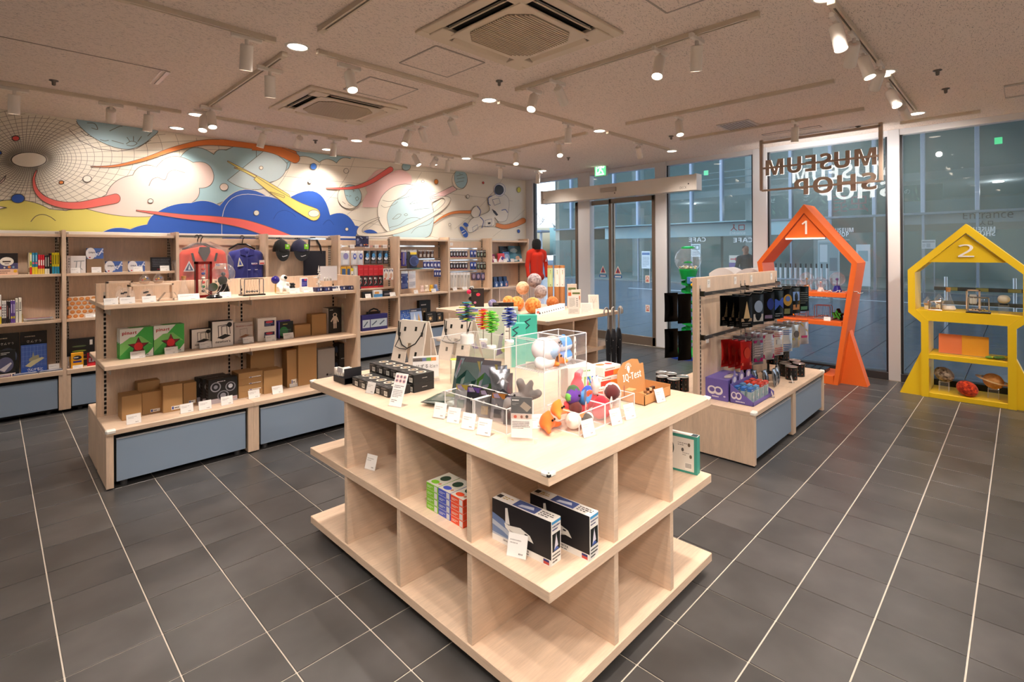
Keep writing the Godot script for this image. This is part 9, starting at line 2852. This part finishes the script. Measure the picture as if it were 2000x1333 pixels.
	put(mb,"tray","card",t)
	for i in 3:
		mb = nb()
		mb.prism([W(-0.05,0),W(0.05,0),W(0.045,0.05),W(0.02,0.06),W(0.015,0.09),W(0.0,0.1),W(-0.015,0.09),W(-0.02,0.06),W(-0.045,0.05)],Transform3D(Basis.IDENTITY,V(-0.14 + 0.14 * i,0.135,-0.083)),0.003,k("8f83c4"))
		mb.flat(ell(0,0,0.03,0.022,18),Transform3D(Basis.IDENTITY,V(-0.14 + 0.14 * i,0.16,-0.0824)),k("e9e4ee"))
		put(mb,"bear_header","card",t)
	for i in 4:
		for j in 3:
			var c: String = ["3a72c0","6aa0d0","d8402c","e0584a"][i]
			solo(cached_pack(c),"small_carton","card","small %s topped carton standing in the purple box" % ["blue","pale blue","red","coral"][i],"box",V(3.98 + 0.1 * i,deck + 0.005,-1.585 + 0.05 * j),0.0,"small cartons in the purple box")
	for i in 7: solo(pouch(0.085,0.15,0.04,["8d9098","26272b"][1 if i < 2 else 0],[["r",0.15,0.35,0.7,0.4,"24303f" if i > 1 else "3a3a40"],["p",[0.2,0.6,0.5,0.72,0.8,0.6,0.7,0.5],"8ab0e0"],["r",0.2,0.08,0.6,0.14,"cfcfd2"]],0.08),"standing_pouch","foil",["black stand-up pouch behind the silver ones","silver stand-up pouch with a dark blue label"][0 if i < 2 else 1],"pouch",V([4.50,4.60,4.45,4.53,4.63,4.73,4.83][i],deck,[-1.70,-1.71,-1.62,-1.56,-1.52,-1.53,-1.56][i]),-0.35 + 0.1 * i,"stand-up food pouches").rotation.x = -0.1
	for e in [[4.98,-1.50,0],[5.16,-1.49,0],[5.28,-1.56,0],[5.08,-1.58,0],[5.20,-1.64,0],[4.97,-1.66,1],[5.22,-1.64,1],[3.86,-2.06,2],[3.98,-2.04,2],[3.87,-2.17,2],[4.0,-2.16,2],[3.99,-2.24,2]]:
		tin(V(e[0],deck + (0.121 if e[2] == 1 else 0.0),e[1]),["black food tin on the deck beyond the pouches","black food tin stacked on another","black food tin on the deck behind the panel"][e[2]])
	mb = nb()
	mb.lathe([W(0,0),W(0.06,0),W(0.06,0.01),W(0.012,0.02),W(0.01,0.1),W(0.035,0.2),W(0.03,0.32),W(0.012,0.42),W(0,0.43)],16,k("1a1a1c"))
	solo(mb,"figure_stand","gloss","slender black rocket model on a round foot behind the tins","model",V(5.10,deck,-1.74))
	pcard(V(4.27,deck,-1.42),0.3,0.05,0.05,"beside the open purple box","price cards on the pouch gondola")
	pcard(V(4.86,deck,-1.45),0.2,0.05,0.06,"before the stand-up pouches","price cards on the pouch gondola")
	# round-topped white bins seen over the panel
	for i in 2:
		t = thing("rounded_bin",["white round-topped waste bin behind the pouch gondola, nearer the gumball machine","white round-topped waste bin behind the pouch gondola, nearer the orange stand"][i],"bin",V(7.18,0,-2.99 + 0.37 * i),-PI / 2)
		mb = nb()
		mb.bx(V(-0.18,0,-0.2),V(0.18,1.16,0.2),k("e6e0dc"),0.01)
		put(mb,"body","paint",t)
		mb = nb()
		var pl := [W(-0.18,1.16)]
		for j in 13: pl.append(W(-0.18 + 0.36 * j / 12.0,1.17 + 0.15 * sin(PI * (0.15 + 0.7 * j / 12.0))))
		pl.append(W(0.18,1.16))
		mb.prism(pl,Transform3D(Basis.IDENTITY,V(0,0,0.2)),0.4,k("efe9e6"))
		put(mb,"hood","paint",t)
func cached_pack(c: String) -> ArrayMesh:
	if not cache.has("pk" + c): cache["pk" + c] = carton(0.062,0.115,0.03,"b8c8c4",{"front": [["r",0,0.78,1,0.22,c],["x",0.1,0.82,0.8,0.12,1,"efeaea"],["r",0.15,0.2,0.3,0.5,"7fa8a0"],["e",0.65,0.4,0.2,0.12,"e6dcd4"]],"top": [["r",0,0,1,1,c]],"left": [["r",0,0.78,1,0.22,c]]}).mesh()
	return cache["pk" + c]
func tin(p: Vector3,label: String):
	if not cache.has("tin"):
		var a := nb()
		a.lathe([W(0,0),W(0.05,0),W(0.05,0.115)],22,k("1b1a1a"),Vector3.ZERO,false)
		for i in 3: a.lathe([W(0.0504,0.02 + 0.035 * i),W(0.0504,0.03 + 0.035 * i)],9,k(["b85a3a","6a6460","8a3a30"][i]),Vector3.ZERO,false)
		var b := nb()
		b.lathe([W(0.05,0.115),W(0.052,0.118),W(0.05,0.12),W(0.045,0.117),W(0,0.117)],22,k("cfcac4"),Vector3.ZERO,false)
		cache["tin"] = [a.mesh(),b.mesh()]
	var t := thing("food_tin",label,"tin",p,p.x * 7.0,"black food tins")
	put(cache["tin"][0],"can","gloss",t)
	put(cache["tin"][1],"lid","metal",t)
# ------------------------------------------------------------------ what stands in the two houses
func house_goods():
	var X := 6.90
	var Z := func(px,py): return on_x(px,py,X).z
	var y1 := 1.0605
	for e in [[1563,0.05,0.02,"c88a5a","d8a060","small amber glass globe beside the larger lamps"],[1576,0.08,0.075,"b9764a","c8b48a","clear globe lamp on a wooden block"],[1603,0.065,0.05,"e9dcd6","e0b8b0","clear globe lamp on a white foot"],[1635,0.085,0.075,"2a2a8a","7a4aa0","clear plasma globe on a violet base"]]:
		globe_ball(V(X,y1,Z.call(e[0],560)),e[1],e[2],e[3],e[4],e[5],"globe lamps in the orange stand")
	var mb := nb()
	for i in 4:
		var pts := []
		for j in 12: pts.append(V(0.06 * sin(j * 1.7 + i),0.006 + 0.02 * maxf(0.0,sin(j * 0.9 + i)),-0.05 + 0.012 * j + 0.1 * i))
		mb.tube(pts,0.004,6,k("e9e2de"))
	solo(mb,"power_cable","gloss","tangle of white lamp cables on the orange shelf","cable",V(X - 0.1,y1,Z.call(1615,565)))
	var y2 := 0.7305
	for e in [[1547,"f08a1e",0.3,"orange star pin toy"],[1638,"4aa83a",-0.4,"green star pin toy"]]:
		var star := []
		for i in 10:
			var r := 0.075 if i % 2 == 0 else 0.036
			star.append(W(r * sin(TAU * i / 10),0.066 + r * cos(TAU * i / 10)))
		var t := thing("star_pin_toy",e[3] + " standing in the orange stand","toy",V(X - 0.03,y2,Z.call(e[0],600)),-PI / 2 + e[2])
		mb = nb()
		mb.prism(star,Transform3D(Basis.IDENTITY,V(0,0,0.02)),0.05,k("181412"))
		put(mb,"frame","gloss",t)
		mb = nb()
		var s2 := []
		for q in star: s2.append(W(q.x * 0.8,0.066 + (q.y - 0.066) * 0.8))
		mb.prism(s2,Transform3D(Basis.IDENTITY,V(0,0,0.028)),0.008,k(e[1]))
		for i in 5: mb.box(V(0,0.066,0.03) + V(0.02 * (i - 2),0.006 * (i % 2),0),V(0.008,0.05,0.004),k("3a2a14" if i % 2 else e[1]),0.0,Basis(V(0,0,1),0.5))
		put(mb,"pins","gloss",t)
	cradle("newtons_cradle",V(X,y2,Z.call(1608,615)),-PI / 2,0.2,0.165,0.13,"b98a7a","c8806a","metal","large copper Newton's cradle in the orange stand")
	cradle("newtons_cradle",V(X + 0.12,y2,Z.call(1562,610)),-PI / 2,0.12,0.13,0.1,"b98a7a","c8806a","metal","small copper Newton's cradle behind the orange star")
	pcard(V(6.75,y2,Z.call(1622,624)),-PI / 2,0.07,0.045,"before the copper cradle","price cards in the house stands")
	pcard(V(6.75,y1,Z.call(1561,568)),-PI / 2,0.06,0.045,"before the amber globe","price cards in the house stands")
	mb = nb()
	for i in 5: mb.box(V(0,0.02,-0.16 + 0.08 * i),V(0.2,0.04,0.07),k("2a2a2c"),0.004)
	solo(mb,"black_tray","gloss","low black tray on the bottom board of the orange stand","tray",V(6.93,0.1005,-1.874))
	# yellow house
	X = 7.0
	var y3 := 0.9125
	for e in [[1809,0.038,"glass drop at the upright of the yellow stand"],[1832,0.045,"larger glass drop beside the flask in the yellow stand"]]: drop_glass(V(X,y3 + (0.06 if e[0] == 1832 else 0.04),Z.call(e[0],600)),e[1],e[2],"glass drops in the yellow stand")
	for e in [[1809,0.039],[1832,0.059]]: boxed({"at": V(X,y3,Z.call(e[0],600)),"turn": -PI / 2,"w": 0.05,"h": e[1],"d": 0.05},"small_plinth","e6d9b8",{},"small pale plinth under a glass drop in the yellow stand","plinth","small plinths")
	flask(V(X,y3,Z.call(1850,600)),1.45,"large corked flask in the yellow stand")
	cradle("newtons_cradle",V(6.89,y3,Z.call(1827,606)),-PI / 2,0.12,0.1,0.09,"c8824a","b9b4b0","chrome","small Newton's cradle on a copper base in the yellow stand")
	cradle("newtons_cradle",V(6.90,y3,Z.call(1911,610)),-PI / 2,0.19,0.155,0.13,"151515","d0ccc4","chrome","chrome Newton's cradle on a black base in the yellow stand")
	var t := thing("framed_hourglass","wooden framed glass piece behind the black cradle","ornament",V(7.12,y3,Z.call(1903,600) - 0.02),-PI / 2)
	mb = nb()
	for s in [-1,1]: mb.box(V(s * 0.05,0.11,0),V(0.014,0.22,0.04),Color.WHITE,0.001)
	for y in [0.007,0.213]: mb.box(V(0,y,0),V(0.114,0.014,0.04),Color.WHITE,0.001)
	put(mb,"frame","wood",t)
	mb = nb()
	mb.box(V(0,0.12,0.0),V(0.06,0.1,0.02),k("cfd4d4"),0.008)
	put(mb,"glass","gloss",t)
	t = thing("glass_globe_ornament","oval glass ornament on a clear riser in the yellow stand","ornament",V(X,y3,Z.call(1960,605)),-PI / 2)
	mb = nb()
	mb.bx(V(-0.04,0,-0.03),V(0.04,0.085,0.03),Color.WHITE)
	put(mb,"riser","acrylic",t)
	mb = nb()
	mb.box(V(0,0.092,0),V(0.06,0.014,0.03),k("1a1a1a"),0.002)
	put(mb,"foot","gloss",t)
	mb = nb()
	mb.ball(V(0,0.142,0),V(0.05,0.044,0.03),18,k("c9c4b8"))
	put(mb,"stone","gloss",t)
	var y4 := 0.4555
	t = thing("acrylic_sheet_display","orange and yellow tinted sheets side by side on the middle shelf","display",V(7.0,y4,Z.call(1881,690)),-PI / 2)
	for e in [[-0.1,"f08a5a",0.0],[0.09,"f2ac3a",0.012]]:
		mb = nb()
		mb.box(V(e[0],0.105,e[2]),V(0.21,0.2,0.005),k(e[1]),0.001,Basis(Vector3.RIGHT,-0.12))
		put(mb,"sheet","gloss",t)
	mb = nb()
	mb.box(V(0,0.003,0),V(0.4,0.006,0.08),Color.WHITE)
	put(mb,"foot","acrylic",t)
	mb = nb()
	for i in 5: mb.ball(V(0.02 * sin(i * 2.0),0.012 + 0.004 * i,-0.06 + 0.03 * i),V(0.05,0.012,0.035),10,k(["6a9a3a","c8b82c","4a7a34"][i % 3]))
	solo(mb,"folded_cloth","cloth","crumpled green and yellow cloth beside the tinted sheets","cloth",V(6.95,y4,Z.call(1948,694)))
	for e in [[1844,724,0.09,0.072,"b9a894","4a3a30","brown and cream moon model on a clear stand",0.1],[1889,749,0.092,0.075,"e0481c","8a1c10","fiery red planet model at the front of the lowest shelf",0.0],[1940,734,0.085,0.075,"e8b070","d89a58","tan ringed planet model on a clear stand",0.09]]:
		var p := V(7.02 if e[7] > 0 else 6.93,0.0505,0)
		p.z = on_x(e[0],e[1],p.x).z
		if e[7] > 0:
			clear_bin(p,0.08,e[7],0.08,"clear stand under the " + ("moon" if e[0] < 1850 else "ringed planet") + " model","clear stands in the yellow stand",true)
		ball_toy(p + V(0,e[7] + 0.0025 * signf(e[7]),0),e[2],[e[4],e[5]],e[6],"planet models in the yellow stand",e[3] / e[2])
		if e[0] > 1930:
			mb = nb()
			mb.lathe([W(0.1,-0.004),W(0.145,0.0),W(0.1,0.004)],30,k("e6c08a"))
			solo(mb,"planet_ring","paint","flat tan ring round the ringed planet model","ring",p + V(0,e[7] + e[3] + 0.01,0)).rotation.x = 0.25
